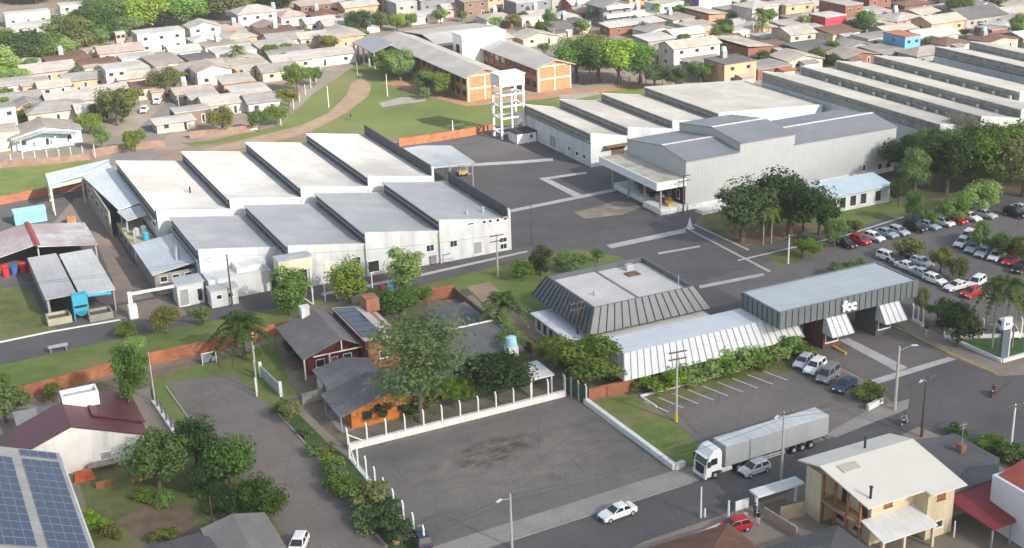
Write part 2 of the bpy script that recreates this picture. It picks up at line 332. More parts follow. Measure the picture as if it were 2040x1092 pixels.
# ================================================================ the factory compound
WHITE = M('white factory wall', (.56, .575, .58), .75, .08, .35, 'stain')
CREAMW = M('cream wall', (.7, .65, .5), .8, .08, .5, 'stain')
GREYR = M('grey metal roof', (.4, .405, .412), .55, .12, .25, 'corry', col2=(.35, .36, .37), period=.5, amt=.1, spec=.4)
CREAMR = M('pale fibre cement roof', (.57, .56, .535), .85, .1, .25, 'corry', period=.45, amt=.12, col2=(.47, .445, .41))
PLANTR = M('weathered pale roof', (.43, .415, .38), .85, .12, .25, 'corry', period=.45, amt=.12, col2=(.36, .345, .31))
BAND = M('dark louvre band', (.085, .085, .1), .7, .25, .8, 'corrz', period=.4, amt=.4)
BANDG = M('mouldy concrete band', (.2, .19, .165), .85, .3, .7, 'stain')
BANDG2 = M('grimy clerestory glass', (.27, .27, .255), .5, .4, .8, 'fine')
CLAD = M('light metal cladding', (.42, .435, .445), .5, .04, .3, 'corrx', period=.8, amt=.02, streak=.05)
SLATE = M('slate metal roof', (.235, .24, .26), .5, .1, .2, 'corry', period=.6, amt=.1)
METL = M('light metal roof', (.5, .54, .57), .4, .09, .2, 'corrx', period=.4, amt=.1, spec=.5)
ZINC = M('zinc roof', (.42, .44, .46), .5, .15, .25, 'corrx', period=.4, amt=.12)
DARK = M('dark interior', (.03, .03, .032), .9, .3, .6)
GREYD = M('grey door', (.3, .31, .32), .7, .1, .6)
RUST = M('rusty steel', (.2, .12, .08), .85, .3, .8, 'fine')
STEEL = M('painted steel', (.3, .32, .34), .5, .1, 1)
YELM = M('yellow machine paint', (.42, .3, .08), .5, .15, 1)
BLUEM = M('blue machine paint', (.05, .33, .5), .5, .15, 1)
def pw(parent, Y, x0, y0, x1, y1, **k):
    a = oy(x0, y0, Y); b = oy(x1, y1, Y); c = (a+b)/2
    m = (a.x+b.x)/2
    w = max(.5, abs(oy((x0+x1)/2+(x1-x0)/2, (y0+y1)/2, Y).x-oy((x0+x1)/2-(x1-x0)/2, (y0+y1)/2, Y).x))
    h = max(.4, abs(oy((x0+x1)/2, y0, Y).z-oy((x0+x1)/2, y1, Y).z))
    z = max(c.z, h/2+.02)
    return win(parent, (c.x, Y, z), w, h, '-y', **k)
def pwx(parent, X, x0, y0, x1, y1, **k):
    a = ox(x0, y0, X); b = ox(x1, y1, X); c = (a+b)/2
    h = max(.5, abs(ox((x0+x1)/2, y0, X).z-ox((x0+x1)/2, y1, X).z)*.8); w = max(.6, abs(ox(x0, (y0+y1)/2, X).y-ox(x1, (y0+y1)/2, X).y)*.7)
    return win(parent, (X, c.y, max(c.z, h/2+.02)), w, h, '-x', **k)
def sawtooth(root, E, ys, y1, lo, hi, roofm, wallm, bandm, end=True, leftlo=None, leftmat=None, bandlite=None):
    """saw-tooth hall: every bay is high on its left edge (a clerestory face) and falls to the right"""
    for i in range(len(E)-1):
        x0, x1 = E[i], E[i+1]; y0 = ys[i] if isinstance(ys, list) else ys
        mb = MB(); mb.ext([(x0, 0), (x1-.01, 0), (x1-.01, lo+.12), (x0, hi+.12)], y0, y0+.3, 'y')
        mb.v = [(v[0], v[1], v[2]) for v in mb.v]; mb.build('front_wall', wallm, root)
        mb = MB(); mb.ext([(x0-.3, hi+.02), (x1-.06, lo), (x1-.06, lo-.18), (x0-.3, hi-.16)], y0+.31, y1-.31, 'y'); mb.build('roof', roofm, root)
        if i or leftlo is None:
            mb = MB(); mb.box(x0-.03, x0+.12, y0+.32, y1-.32, (lo if i else lo-.4)-.1, hi-.18)
            c = mb.build('clerestory', bandm, root)
            sl = MB(); sl.box(x0-.14, x0-.031, y0+.35, y1-.35, (lo+hi)/2-.1, (lo+hi)/2+.08); sl.build('sill_rail', bandlite or STEEL, c)
            gu = MB(); gu.box(x0-.45, x0-.142, y0+.35, y1-.35, lo-.02, lo+.14); gu.build('gutter', STEEL, c)
            if i:
                dp = MB(); dp.tube((x0-.06, y0-.1, 0), (x0-.06, y0-.1, lo), .08, n=6); dp.build('downpipe', M('white pipe', (.6, .6, .6)), root)
    mb = MB(); mb.ext(sum([[(E[i], hi), (E[i+1]-.02, lo)] for i in range(len(E)-1)], [])+[(E[-1], 0), (E[0], 0)], y1-.3, y1, 'y'); mb.build('rear_wall', wallm, root)
    mb = MB(); y0 = ys[0] if isinstance(ys, list) else ys
    mb.box(E[0]+.02, E[0]+.3, y0+.32, y1-.32, 0, lo-.52); mb.build('side_wall', leftmat or wallm, root)
    if end:
        y0 = ys[-1] if isinstance(ys, list) else ys
        mb = MB(); mb.box(E[-1], E[-1]+.4, y0-.05, y1, 0, hi-.2); p = mb.build('end_parapet', wallm, root)
        mb = MB(); mb.box(E[-1]-.12, E[-1]+.1, y0+.45, y1-.4, lo-.1, hi+.1); mb.build('clerestory', bandm, p)
# ---- lower grey-roofed factory
lf = thing('factory_hall', 'white saw-tooth factory hall with four grey metal roof bays, nearest the compound road', 'factory')
sawtooth(lf, [-52.6, -39.5, -26.5, -13.4, -.5], [6.5, .6, .3, 0], 26.3, 5.6, 7.6, GREYR, WHITE, BAND)
mb = MB(); mb.box(-39.5, -39.2, .9, 6.5, 0, 5.4); mb.build('side_wall', WHITE, lf)
for q in [(849, 487, 865, 501), (896, 479, 911, 492), (701, 512, 719, 526), (994, 473, 1010, 483), (996, 485, 1010, 496)]: pw(lf, 0.0 if q[0] > 872 else (.3 if q[0] > 724 else .6), *q, mull=1)
for q in [(961, 439, 968, 446), (973, 437, 980, 444), (988, 435, 995, 442), (1003, 432, 1010, 439), (931, 444, 944, 448)]: pw(lf, 0., *q)
pw(lf, 0., 943, 481, 960, 506, pane=GREYD, name='door')
pw(lf, .3, 733, 519, 756, 542, pane=DARK, name='door', label='dark open doorway')
pw(lf, .6, 647, 522, 666, 541, pane=CREAMW, name='shutter')
pw(lf, 0., 976, 480, 988, 500, pane=M('pale door', (.55, .52, .5)), name='door')
ec = MB(); ec.box(-42.1, -36.6, -2.4, .58, 4.3, 6.3); cb = ec.build('entrance_canopy', CREAMW, lf)
mb = MB(); mb.box(-42.2, -36.5, -2.5, .58, 6.303, 6.42); mb.build('canopy_roof', ZINC, cb)
mb = MB()
for x in (-41.8, -39.6, -36.9): mb.box(x-.2, x+.2, -2.2, -1.8, 0, 4.298)
mb.build('pillar', KERB, cb)
mb = MB(); mb.box(-41.9, -36.8, .44, .57, 0, 4.25); mb.build('recess_shade_panel', DARK, lf)  # flat near-black panel: the shade under the canopy put into its colour
mb = MB(); mb.box(-52.4, -42.3, 2.2, 6.4, 0, 3.5); mb.box(-52.5, -42.2, 2.1, 6.4, 3.5, 3.65); f2 = mb.build('front_annex', WHITE, lf)
mb = MB(); mb.box(-47.5, -43.2, 3.2, 6.4, 3.652, 4.6)
mb.build('roof_unit', M('white tank paint', (.6, .62, .63), .4), f2)
for x, y in ((-6.5, 4), (-3.2, 4.6), (-11.5, 3.5)):
    mb = MB(); mb.tube((x, y, 5.6), (x, y, 6.9), .22, n=10); mb.tube((x, y, 6.9), (x, y, 7.1), .36, .1, n=10); mb.build('roof_vent', ZINC, lf)
# ---- upper white factory
uf = thing('factory_hall', 'large saw-tooth factory hall with four pale cream roof bays, behind the grey-roofed hall', 'factory')
sawtooth(uf, [-54.6, -41.7, -28.6, -15.7, -2.9], 28.2, 65.4, 6.5, 8.5, CREAMR, WHITE, BAND)
for i in range(9):
    win(uf, (-54.6+.02, 31.5+i*3.6, 5.1), 2.6, .8, '-x', pane=GLASS(), far=True)
mb = MB(); mb.box(-52.5, -.6, 26.32, 28.18, 5.2, 5.35); mb.build('valley_gutter', GREYR, lf)
p = oy(313, 370, 45); mb = MB(); mb.tube((-46, 40.2, 7.1), (-46, 40.2, 8.3), .15, n=8); mb.build('roof_vent', DARK, uf)
# grey canopy on the right of it
cp = thing('steel_canopy', 'flat grey canopy on posts at the right end of the cream-roofed hall', 'canopy', (0, 38, 0))
mb = MB(); mb.add([(1.8, 38.5, 4.8), (10.2, 37.5, 4.9), (10.8, 51, 5.1), (5.6, 54.4, 5.1), (-2.4, 54.4, 5.1), (-2.4, 38.5, 4.8), (1.8, 38.5, 5.0), (10.2, 37.5, 5.1), (10.8, 51, 5.3), (5.6, 54.4, 5.3), (-2.4, 54.4, 5.3), (-2.4, 38.5, 5.0)],
    [(5, 4, 3, 2, 1, 0), (6, 7, 8, 9, 10, 11)]+[(i, (i+1) % 6, 6+(i+1) % 6, 6+i) for i in range(6)]); mb.build('roof', ZINC, cp)
for x, y in ((9.8, 38), (10.3, 50.6), (5, 38.6), (5.4, 53.8)): MB().tube((x, y, 0), (x, y, 4.85), .12, n=8).build('post', STEEL, cp)
# yellow forklift below it
def forklift(x, y, label):
    t = thing('forklift', label, 'forklift', (x, y, 0))
    MB().box(x-1.1, x+.9, y-.6, y+.6, .35, 1.1).build('body', YELM, t, bevel=.08)
    mb = MB()
    for sx in (-.9, .35):
        for sy in (-.55, .55): mb.bar((x+sx, y+sy, 1.1), (x+sx*.8, y+sy, 2.15), .07)
    mb.box(x-.95, x+.45, y-.6, y+.6, 2.15, 2.22); mb.build('cage', STEEL, t)
    mb = MB()
    for sy in (-.35, .35): mb.box(x+.92, x+1.05, y+sy-.05, y+sy+.05, .1, 2.5); mb.box(x+1.05, x+2.0, y+sy-.06, y+sy+.06, .12, .18)
    mb.build('mast', STEEL, t)
    for sx in (-.7, .6):
        for sy in (-.62, .42): MB().tube((x+sx, y+sy, .3), (x+sx, y+sy+.2, .3), .3, n=14).build('wheel', M('tyre rubber', (.02, .02, .02), .85), t)
    return t
p = g(922, 350); forklift(p.x, p.y, 'yellow forklift beside the grey canopy of the cream-roofed hall')
p = g(1290, 395); forklift(p.x+2.2, p.y+1.5, 'yellow forklift under the white loading dock canopy')
# ---- annexes on the left of the halls
la = thing('loading_annex', 'grey lean-to annex with light metal roof along the left side of the halls', 'annex', (-58, 36, 0))
mb = MB(); mb.add([(-61, 68, 5.4), (-54.95, 72, 6.1), (-54.95, 42, 6.1), (-58.9, 42, 5.4), (-61, 68, 5.55), (-54.95, 72, 6.25), (-54.95, 42, 6.25), (-58.9, 42, 5.55)], [(0, 1, 2, 3), (7, 6, 5, 4), (0, 4, 5, 1), (1, 5, 6, 2), (2, 6, 7, 3), (3, 7, 4, 0)]); mb.build('roof', METL, la)
mb = MB(); mb.add([(-59.2, 41.9, 5.2), (-54.95, 41.9, 5.8), (-54.95, 35.5, 5.7), (-58.6, 35.5, 5.1), (-59.2, 41.9, 5.3), (-54.95, 41.9, 5.9), (-54.95, 35.5, 5.8), (-58.6, 35.5, 5.2)], [(0, 1, 2, 3), (7, 6, 5, 4), (0, 4, 5, 1), (1, 5, 6, 2), (2, 6, 7, 3), (3, 7, 4, 0)]); mb.build('roof', ZINC, la)
WG = M('weathered concrete', (.27, .25, .23), .9, .25, .5, 'stain')
mb = MB(); mb.box(-60.6, -60.3, 43, 68, 0, 5.2); mb.box(-59.3, -59.05, 29, 43, 0, 2.6); mb.build('wall', WG, la)
mb = MB(); mb.box(-59.4, -55, 27.9, 43, 2.6, 2.85); mb.build('upper_floor', M('mossy slab', (.35, .33, .2), .9, .3, .6), la)
mb = MB(); mb.box(-59.2, -57.9, 27.9, 28.2, 0, 2.55); mb.box(-55.6, -55, 27.9, 28.2, 0, 2.55); mb.build('end_wall', KERB, la)
for y in (30, 36.2, 41.5): MB().box(-58.7, -58.45, y, y+.25, 2.85, 5.1).build('post', STEEL, la)
for i in range(5): win(la, (-60.6, 45.5+i*4.8, 3.4), 2.6, 1.2, '-x', far=True)
for i in range(3): win(la, (-59.3, 31.5+i*4, 1.4), 2.2, 1.3, '-x', far=True, frame=STEEL)
for x, y, m, nm in ((-56.6, 30.2, BLUEM, 'blue'), (-57.6, 33.3, STEEL, 'grey'), (-56.2, 34, M('white drum', (.6, .62, .63)), 'white')):
    t = MB(); t.tube((x, y, 2.852), (x, y, 4.2), .55, n=14); t.tube((x, y, 4.2), (x, y, 4.45), .55, .2, n=14)
    tag(t.build('drum', m, smooth=False), nm+' drum standing on the mossy upper slab of the lean-to annex', 'drum')
cp = thing('steel_canopy', 'light metal canopy on tall posts over the lane left of the halls', 'canopy', (-67, 66, 0))
mb = MB(); mb.add([(-67.8, 66, 5.3), (-67.3, 74, 5.5), (-54.2, 77, 5.8), (-55, 72.1, 6.3), (-61, 68.2, 5.6), (-67.8, 66, 5.45), (-67.3, 74, 5.65), (-54.2, 77, 5.95), (-55, 72.1, 6.45), (-61, 68.2, 5.75)], [(4, 3, 2, 1, 0), (5, 6, 7, 8, 9)]+[(i, (i+1) % 5, 5+(i+1) % 5, 5+i) for i in range(5)]); mb.build('roof', METL, cp)
mb = MB(); mb.bar((-67.8, 66, 4.9), (-61, 68.1, 4.9), .12, .7); mb.build('fascia', M('green grey fascia', (.36, .45, .36)), cp)
for x, y in ((-67.6, 66.2), (-67.2, 73.6), (-67.7, 63.2), (-61.2, 68.3)): MB().tube((x, y, 0), (x, y, 5.3), .14, n=8).build('post', M('pale post', (.5, .5, .42)), cp)
# gatehouse huts and the white beam gate on the compound road
hut = thing('white_hut', 'white flat-roofed hut with grey roller door beside the white beam gate', 'hut', (-56, 3, 0))
mb = MB(); mb.box(-57.4, -53.2, 2.6, 6.2, 0, 3.6); mb.build('wall', WHITE, hut); MB().box(-57.6, -53, 2.4, 6.3, 3.6, 3.8).build('roof', ZINC, hut)
win(hut, (-56.4, 2.6, 1.5), 1.5, 2.8, pane=GREYD, name='door'); win(hut, (-53.9, 2.6, 1.5), .9, 2.2, pane=DARK, name='door')
hut = thing('white_hut', 'low white hut with two small windows, right of the roller-door hut', 'hut', (-51, 0, 0))
mb = MB(); mb.box(-52.9, -48.6, -.6, 2.0, 0, 2.8); mb.build('wall', WHITE, hut); MB().box(-53.05, -48.4, -.75, 2.05, 2.8, 2.95).build('roof', ZINC, hut)
for x in (-51.6, -49.8): win(hut, (x, -.6, 1.7), .9, .8)
bg = thing('beam_gate', 'white gateway with tall pillar and long horizontal beam over the drive', 'gate', (-64.6, 3, 0))
MB().box(-65.0, -64.35, 2.6, 3.3, 0, 3.9).build('pillar', KERB, bg, bevel=.04); MB().box(-65.3, -64.0, 1.2, 2.45, 0, 2.2).build('pillar', KERB, bg, bevel=.04)
MB().box(-64.34, -57.5, 2.8, 3.2, 3.35, 3.75).build('beam', KERB, bg)
an = thing('metal_annex', 'low annex with light metal roof against the left end of the grey-roofed hall', 'annex', (-56, 14, 0))
p0, p1, p2, p3 = g(272, 465, 4.2), g(360, 452, 4.4), g(400, 505, 4.4), g(305, 513, 4.2)
P = [(-59.5, 9.5), (-52.75, 9.5), (-52.75, 25.8), (-59.5, 25.8)]
mb = MB(); mb.ext([(-59.8, 3.6), (-52.75, 4.6), (-52.75, 4.75), (-59.8, 3.75)], 9.2, 25.9, 'y'); mb.build('roof', METL, an)
mb = MB(); mb.box(-59.4, -59.15, 9.6, 25.6, 0, 3.5); mb.box(-59.1, -52.8, 9.6, 9.85, 0, 3.5); mb.build('wall', WG, an)
for i in range(3): win(an, (-58+i*2, 9.6, 2.6), 1.2, 1.0, pane=DARK)
MB().tube((-55.2, 12, 4.1), (-54.2, 16, 5.4), .35, n=10).build('duct', ZINC, an)
# scrap sheds and equipment on the left
rs = thing('open_shed', 'open gabled shed with white and pink roof sheets and red ridge on the left lawn', 'shed', (-74, 35, 0))
PINKR = M('faded pink roof sheet', (.36, .32, .33), .7, .25, .4, 'corrx', period=.5, col2=(.3, .22, .22))
mb = MB(); mb.ext([(-74.4, 4.5), (-81.5, 3.1), (-81.5, 2.95), (-74.4, 4.35)], 33, 46.5, 'y'); mb.build('roof', PINKR, rs)
mb = MB(); mb.ext([(-74.4, 4.5), (-64.6, 3.1), (-64.6, 2.95), (-74.4, 4.35)], 31.6, 45.5, 'y'); mb.build('roof', M('white roof sheet', (.4, .39, .4), .7, .25, .4, 'corrx', period=.5, col2=(.3, .24, .24)), rs)
mb = MB(); mb.ext([(-74.9, 4.5), (-74.4, 4.75), (-73.9, 4.5), (-74.4, 4.45)], 32, 46.6, 'y'); mb.build('ridge_cap', M('red ridge sheet', (.24, .06, .055)), rs)
for x, y in ((-81, 34), (-74.4, 32.6), (-65, 32), (-81, 46), (-65, 45)): MB().box(x-.12, x+.12, y-.12, y+.12, 0, 3.1 if x != -74.4 else 4.3).build('post', STEEL, rs)
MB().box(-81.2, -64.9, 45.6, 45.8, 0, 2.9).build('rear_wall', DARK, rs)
k = 0
for i in range(22):
    c = random.choice(['blue', 'red', 'dark', 'red', 'blue'])
    mm = {'blue': M('blue drum paint', (.04, .1, .28), .5), 'red': M('red drum paint', (.4, .03, .03), .5), 'dark': M('dark drum', (.03, .03, .035), .6)}[c]
    x = -80.2+(i % 11)*1.42; y = 31.9+(i % 3)*.35+(i//11)*1.7
    t = MB().tube((x, y, 0), (x, y, 1.35), .6, n=14); t.tube((x, y, 1.35), (x, y, 1.42), .6, .5, n=14)
    auto(tag(t.build('drum', mm), None, 'drum', 'drums stored at the front of the pink-roofed shed'), c+' drum at the open front of the pink-roofed shed', proj((x, y, .7)))
gs = thing('flat_shed', 'low shed with two flat light grey roof sheets behind the left lawn', 'shed', (-71, 18, 0))
mb = MB(); mb.box(-76.6, -71.9, 7.6, 29.4, 3.35, 3.5); mb.build('roof', M('pale grey sheet', (.4, .4, .41), .6, .12, .2, 'corrx', period=.5), gs)
mb = MB(); mb.box(-71.6, -66.2, 6, 28, 3.55, 3.7); mb.build('roof', M('light grey sheet', (.48, .49, .49), .6, .12, .2, 'corrx', period=.5), gs)
for x, y in ((-76.3, 8), (-71.8, 7.8), (-66.5, 6.4), (-76.3, 29), (-66.5, 27.6)): MB().box(x-.1, x+.1, y-.1, y+.1, 0, 3.34).build('post', STEEL, gs)
MB().box(-76.2, -76.0, 8.3, 28.8, 0, 3.3).build('wall', WG, gs); MB().box(-75.8, -66.8, 16, 16.2, 0, 3.3).build('wall', DARK, gs)
bl = thing('dust_collector', 'bright blue hopper machine on legs in front of the flat grey shed', 'machine', (-71.8, 5.4, 0))
MB().box(-73, -70.7, 4.9, 6.4, 1.5, 4.2).build('housing', BLUEM, bl, bevel=.05)
mb = MB(); mb.loft([[(-73, 4.9, 1.498), (-70.7, 4.9, 1.498), (-70.7, 6.4, 1.498), (-73, 6.4, 1.498)], [(-72.2, 5.3, .6), (-71.4, 5.3, .6), (-71.4, 6, .6), (-72.2, 6, .6)]]); mb.build('hopper', BLUEM, bl)
for x in (-72.9, -70.8):
    for y in (5, 6.3): MB().box(x-.07, x+.07, y-.07, y+.07, 0, 1.5).build('leg', BLUEM, bl)
MB().tube((-70.6, 5.6, 3.6), (-67, 6, 3.2), .25, n=10).build('duct', BLUEM, bl)
MB().box(-72.8, -70.9, 4.75, 4.9, 2.2, 2.5).build('slot_panel', DARK, bl)
bx = thing('skip_container', 'pale blue ribbed container standing left of the gabled open shed', 'container', (-72.5, 61, 0))
mb = MB(); mb.box(-75.4, -69.6, 60, 62.5, .15, 2.6); mb.build('body', M('pale blue container paint', (.2, .46, .52), .6, .15, .5, 'corrx', period=.5), bx)
mb = MB(); mb.box(-75.5, -69.5, 59.9, 62.6, 2.6, 2.75); mb.build('rim', M('pale blue rim', (.3, .55, .6)), bx); MB().box(-75.2, -69.8, 60.2, 62.3, 0, .149).build('skid', STEEL, bx)
pl = thing('pallet_stack', 'small stack of orange wooden pallets right of the pale blue container', 'pallets', tuple(g(143, 445)))
p = g(143, 445); mb = MB()
for i in range(7): mb.box(p.x-.8, p.x+.8, p.y-.6, p.y+.6, i*.2, i*.2+.13)
mb.build('boards', M('pallet wood', (.4, .22, .1), .9, .25, .8), pl)
mb = MB()
for i in range(7):
    for s in (-.7, 0, .7): mb.box(p.x+s-.07, p.x+s+.07, p.y-.58, p.y+.58, i*.2+.131, i*.2+.199)
mb.build('bearers', M('pallet wood', (.4, .22, .1)), pl)
for q, mat, lab in (((118, 640), M('mossy tank concrete', (.4, .37, .27), .9, .2, .5, 'stain'), 'low square concrete basin left of the blue hopper machine'), ((200, 632), WG, 'low grey concrete basin right of the blue hopper machine')):
    p = g(*q); t = thing('concrete_basin', lab, 'basin', tuple(p)); mb = MB()
    for a in ((-1.8, -1.55, -1.5, 1.5), (1.55, 1.8, -1.5, 1.5), (-1.549, 1.549, -1.5, -1.25), (-1.549, 1.549, 1.25, 1.5)): mb.box(p.x+a[0], p.x+a[1], p.y+a[2], p.y+a[3], 0, 1.1)
    mb.build('rim_wall', mat, t); MB().box(p.x-1.54, p.x+1.54, p.y-1.24, p.y+1.24, .3, .7).build('contents', M('murky water', (.08, .09, .06), .2), t)
# ---- things by the front of the grey hall
for q, mat, nm, lab in (((919, 512), M('orange plastic', (.6, .25, .03)), 'waste_bin', 'orange waste bin against the white wall of the grey-roofed hall'),
    ((888, 521), M('white crate', (.6, .62, .65)), 'plastic_bin', 'white bin with blue lid by the white hall front'), ((862, 525), WG, 'plastic_bin', 'grey bin left of the white bin by the hall front'),
    ((765, 585), M('maroon plastic', (.22, .04, .05)), 'waste_bin', 'maroon bin on the verge under the rightmost round tree'), ((777, 583), M('blue bin plastic', (.08, .3, .42)), 'waste_bin', 'white and blue bin next to the maroon bin')):
    p = g(*q); t = thing(nm, lab, 'bin', tuple(p)); MB().box(p.x-.6, p.x+.6, p.y-.5, p.y+.5, .1, 1.35).build('body', mat, t, bevel=.08)
    MB().box(p.x-.68, p.x+.68, p.y-.58, p.y+.58, 1.352, 1.5).build('lid', BLUEM if 'blue' in lab else mat, t, bevel=.04)
# ---- water tower
wt = thing('water_tower', 'white concrete frame water tower with box tank on top, between yard and school field', 'water tower', (33.2, 69.5, 0))
W2 = M('white tower concrete', (.74, .74, .74), .8, .08, .5, 'stain')
for x in (30.3, 35.9):
    for y in (67.4, 71.6): MB().box(x-.22, x+.22, y-.22, y+.22, 0, 12).build('column', W2, wt)
for z in (1.2, 4.6, 7.3, 9.9):
    mb = MB()
    for y in (67.4, 71.6): mb.box(30.53, 35.67, y-.16, y+.16, z, z+.34)
    for x in (30.3, 35.9): mb.box(x-.16, x+.16, 67.63, 71.37, z, z+.34)
    mb.build('ring_beam', W2, wt)
mb = MB()
for k in range(3): mb.box(33-.15, 33+.15, 67.3, 67.5, [1.55, 4.95, 7.65][k], [4.59, 7.29, 9.89][k])
mb.build('middle_post', W2, wt)
MB().box(30.0, 36.2, 67.1, 71.9, 12.002, 14.4).build('tank', W2, wt, bevel=.05); MB().box(29.8, 36.4, 66.9, 72.1, 14.402, 14.7).build('lid', M('grey tank lid', (.5, .5, .52)), wt)
hut = thing('pump_hut', 'small white pump hut with dark roof at the foot of the water tower', 'hut', (36, 62, 0))
MB().box(31.5, 36.2, 62, 66.5, 0, 2.3).build('wall', W2, hut); MB().box(31.2, 36.38, 61.7, 66.8, 2.3, 2.5).build('roof', DARK, hut); win(hut, (35, 62, 1.4), .9, .9)
# ---- plant with white walls behind the slate block
p3 = thing('plant_hall', 'saw-tooth plant hall with dirty white side wall, behind the slate-roofed block', 'factory')
sawtooth(p3, [36.4, 45.3, 56.3, 68, 96], 37.2, 68, 5.4, 7.3, PLANTR, WHITE, BANDG, end=False)
mb = MB(); mb.box(95.7, 96, 37.5, 67.7, 0, 5.2); mb.build('side_wall', WHITE, p3)
pwx(p3, 36.42, 1092, 267, 1111, 297, pane=GREYD, name='door')
for q in ((1131, 291, 1137, 301), (1146, 301, 1154, 311), (1160, 307, 1168, 317)): pwx(p3, 36.42, *q)
win(p3, (42.8, 37.2, 2.0), 3.2, 3.2, pane=RUST, name='door'); MB().box(39.4, 45.2, 35.6, 37.2, 3.95, 4.15).build('awning', RUST, p3)
# ---- slate-roofed light-clad building in three steps
sb = thing('clad_warehouse', 'large light grey clad warehouse with stepped dark slate metal roofs', 'warehouse')
for x0, x1, e, r, yr, yb in ((37.5, 49.5, 9.4, 10.5, 11.3, 24), (49.5, 62.2, 11.1, 12.1, 12.4, 24), (62.2, 87.2, 9.0, 10.3, 10.2, 22)):
    be = e-.6
    mb = MB(); mb.ext([(3, 0), (yb, 0), (yb, be-.05), (yr, r-.06), (3, e-.02)], x0+.005, x1-.005, 'x'); mb.build('wall', CLAD, sb)
    mb = MB(); mb.ext([(2.75, e), (yr, r+.0), (yr, r+.16), (2.75, e+.14)], x0-.12, x1-.125, 'x'); rf = mb.build('roof', SLATE, sb)
    mb = MB(); mb.ext([(yb+.2, be-.06), (yr+.01, r), (yr+.01, r+.16), (yb+.2, be+.1)], x0-.12, x1-.125, 'x'); mb.build('roof', SLATE, sb)
    MB().box(x0-.1, x1-.15, yr-.3, yr+.3, r+.162, r+.24).build('ridge_cap', KERB, rf)
for q in ((1718, 328, 1724, 341), (1748, 326, 1757, 341), (1764, 324, 1774, 342)): pw(sb, 3., *q, pane=DARK, name='door')
MB().box(38, 87, 2.75, 2.98, 0, .9).build('plinth', KERB, sb)
ww = g(1430, 398); MB().box(38.5, 52, -1.2, 1.2, 0, .7).build('ramp_wall', KERB, sb)
dk = thing('loading_dock', 'loading dock with white fascia canopy at the left of the slate-roofed warehouse', 'loading dock', (34, 3, 0))
MB().box(33, 37.45, 2.6, 22, 0, 1.1).build('platform', KERB, dk); MB().box(31.9, 32.998, 2.6, 9, 0, 1.1).build('platform', KERB, dk)
MB().box(31.3, 37.45, 2.9, 24, 6.05, 6.2).build('canopy_roof', M('weathered canopy deck', (.42, .4, .33), .9, .2, .3, 'stain'), dk)
mb = MB(); mb.box(31.0, 31.3, 2.6, 24.1, 4.85, 6.35); mb.box(31.302, 37.45, 2.6, 2.9, 4.85, 6.35); mb.build('fascia', M('white fascia', (.7, .72, .73), .6, .06), dk)
for y in (3.4, 9, 15, 21): MB().box(32.2, 32.5, y-.15, y+.15, 1.1 if y < 9.1 else 0, 6.04).build('column', STEEL, dk)
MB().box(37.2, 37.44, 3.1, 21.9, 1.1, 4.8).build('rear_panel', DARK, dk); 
for y in (5, 8): win(dk, (37.19, y, 2.7), 1.1, 1.8, '-x')
for i, y in enumerate((4, 5.6, 7.4, 10.5, 13, 16)):
    c = [YELM, RUST, WG, DARK, RUST, WG][i]; t = MB().box(34+(i % 2)*.5, 35.3+(i % 2)*.5, y-.6, y+.6, 1.102, 1.102+.7+.25*(i % 3)); t.box(33.9+(i % 2)*.5, 35.4+(i % 2)*.5, y-.65, y+.65, 1.11+.7+.25*(i % 3), 1.2+.7+.25*(i % 3))
    auto(tag(t.build('goods_crate', c), None, 'crate', 'crates on the loading dock'), ['yellow', 'rusty', 'grey', 'dark', 'brown', 'pale'][i]+' goods crate on the loading dock platform', proj((34.5, y, 1.5)))
# ---- white annex with pale blue roof
an = thing('office_annex', 'small white office annex with pale blue roof and dark windows behind the trees', 'office', (58, -12.6, 0))
MB().box(57.5, 72.6, -12.6, -5.4, 0, 3.4).build('wall', WHITE, an)
mb = MB(); mb.ext([(-13.2, 3.4), (-7, 4.4), (-4.9, 3.6), (-4.9, 3.45), (-7, 4.25), (-13.2, 3.25)], 57, 73.1, 'x'); mb.build('roof', M('pale blue metal roof', (.5, .6, .66), .45, .06, .3, 'corrx', period=.5, amt=.08), an)
for x in (59.3, 61.6, 64, 66.4, 69.8): win(an, (x, -12.6, 1.7), 1.5, 2.1)
# ---- far long plant on the right
fp = thing('plant_hall', 'very long saw-tooth plant with four pale bays and grimy clerestories at right', 'factory')
sawtooth(fp, [97.2, 108.6, 119.4, 131, 143.5], [1.5, 2, 1.8, 13.5], 62, 6.5, 8.5, PLANTR, WHITE, BANDG2, end=False, bandlite=BANDG)
for q in ((1829, 254, 1834, 266), (1840, 257, 1845, 269), (1850, 260, 1855, 272), (1793, 275, 1798, 284)): pwx(fp, 97.22, *q)
for i in range(4): win(fp, (100+i*2.2, 1.5, 4), 1.2, 1.4)
for x in (108.6, 119.4, 131):
    for i in range(9):
        y = 8+i*5.6+random.uniform(-2, 2); MB().box(x-.9, x-.46, y-.3, y+.3, 6.45, 7.4).build('roof_vent', M('pale vent', (.5, .48, .45)), fp)
fq = thing('plant_hall', 'distant saw-tooth plant with white windowed side wall at the right edge', 'factory')
sawtooth(fq, [151, 162.6, 174], 18, 62, 6.5, 8.5, PLANTR, WHITE, BANDG2, end=False)
for i in range(8): win(fq, (151, 21+i*4.2, 3.6), 1.6, 1.6, '-x', far=True)
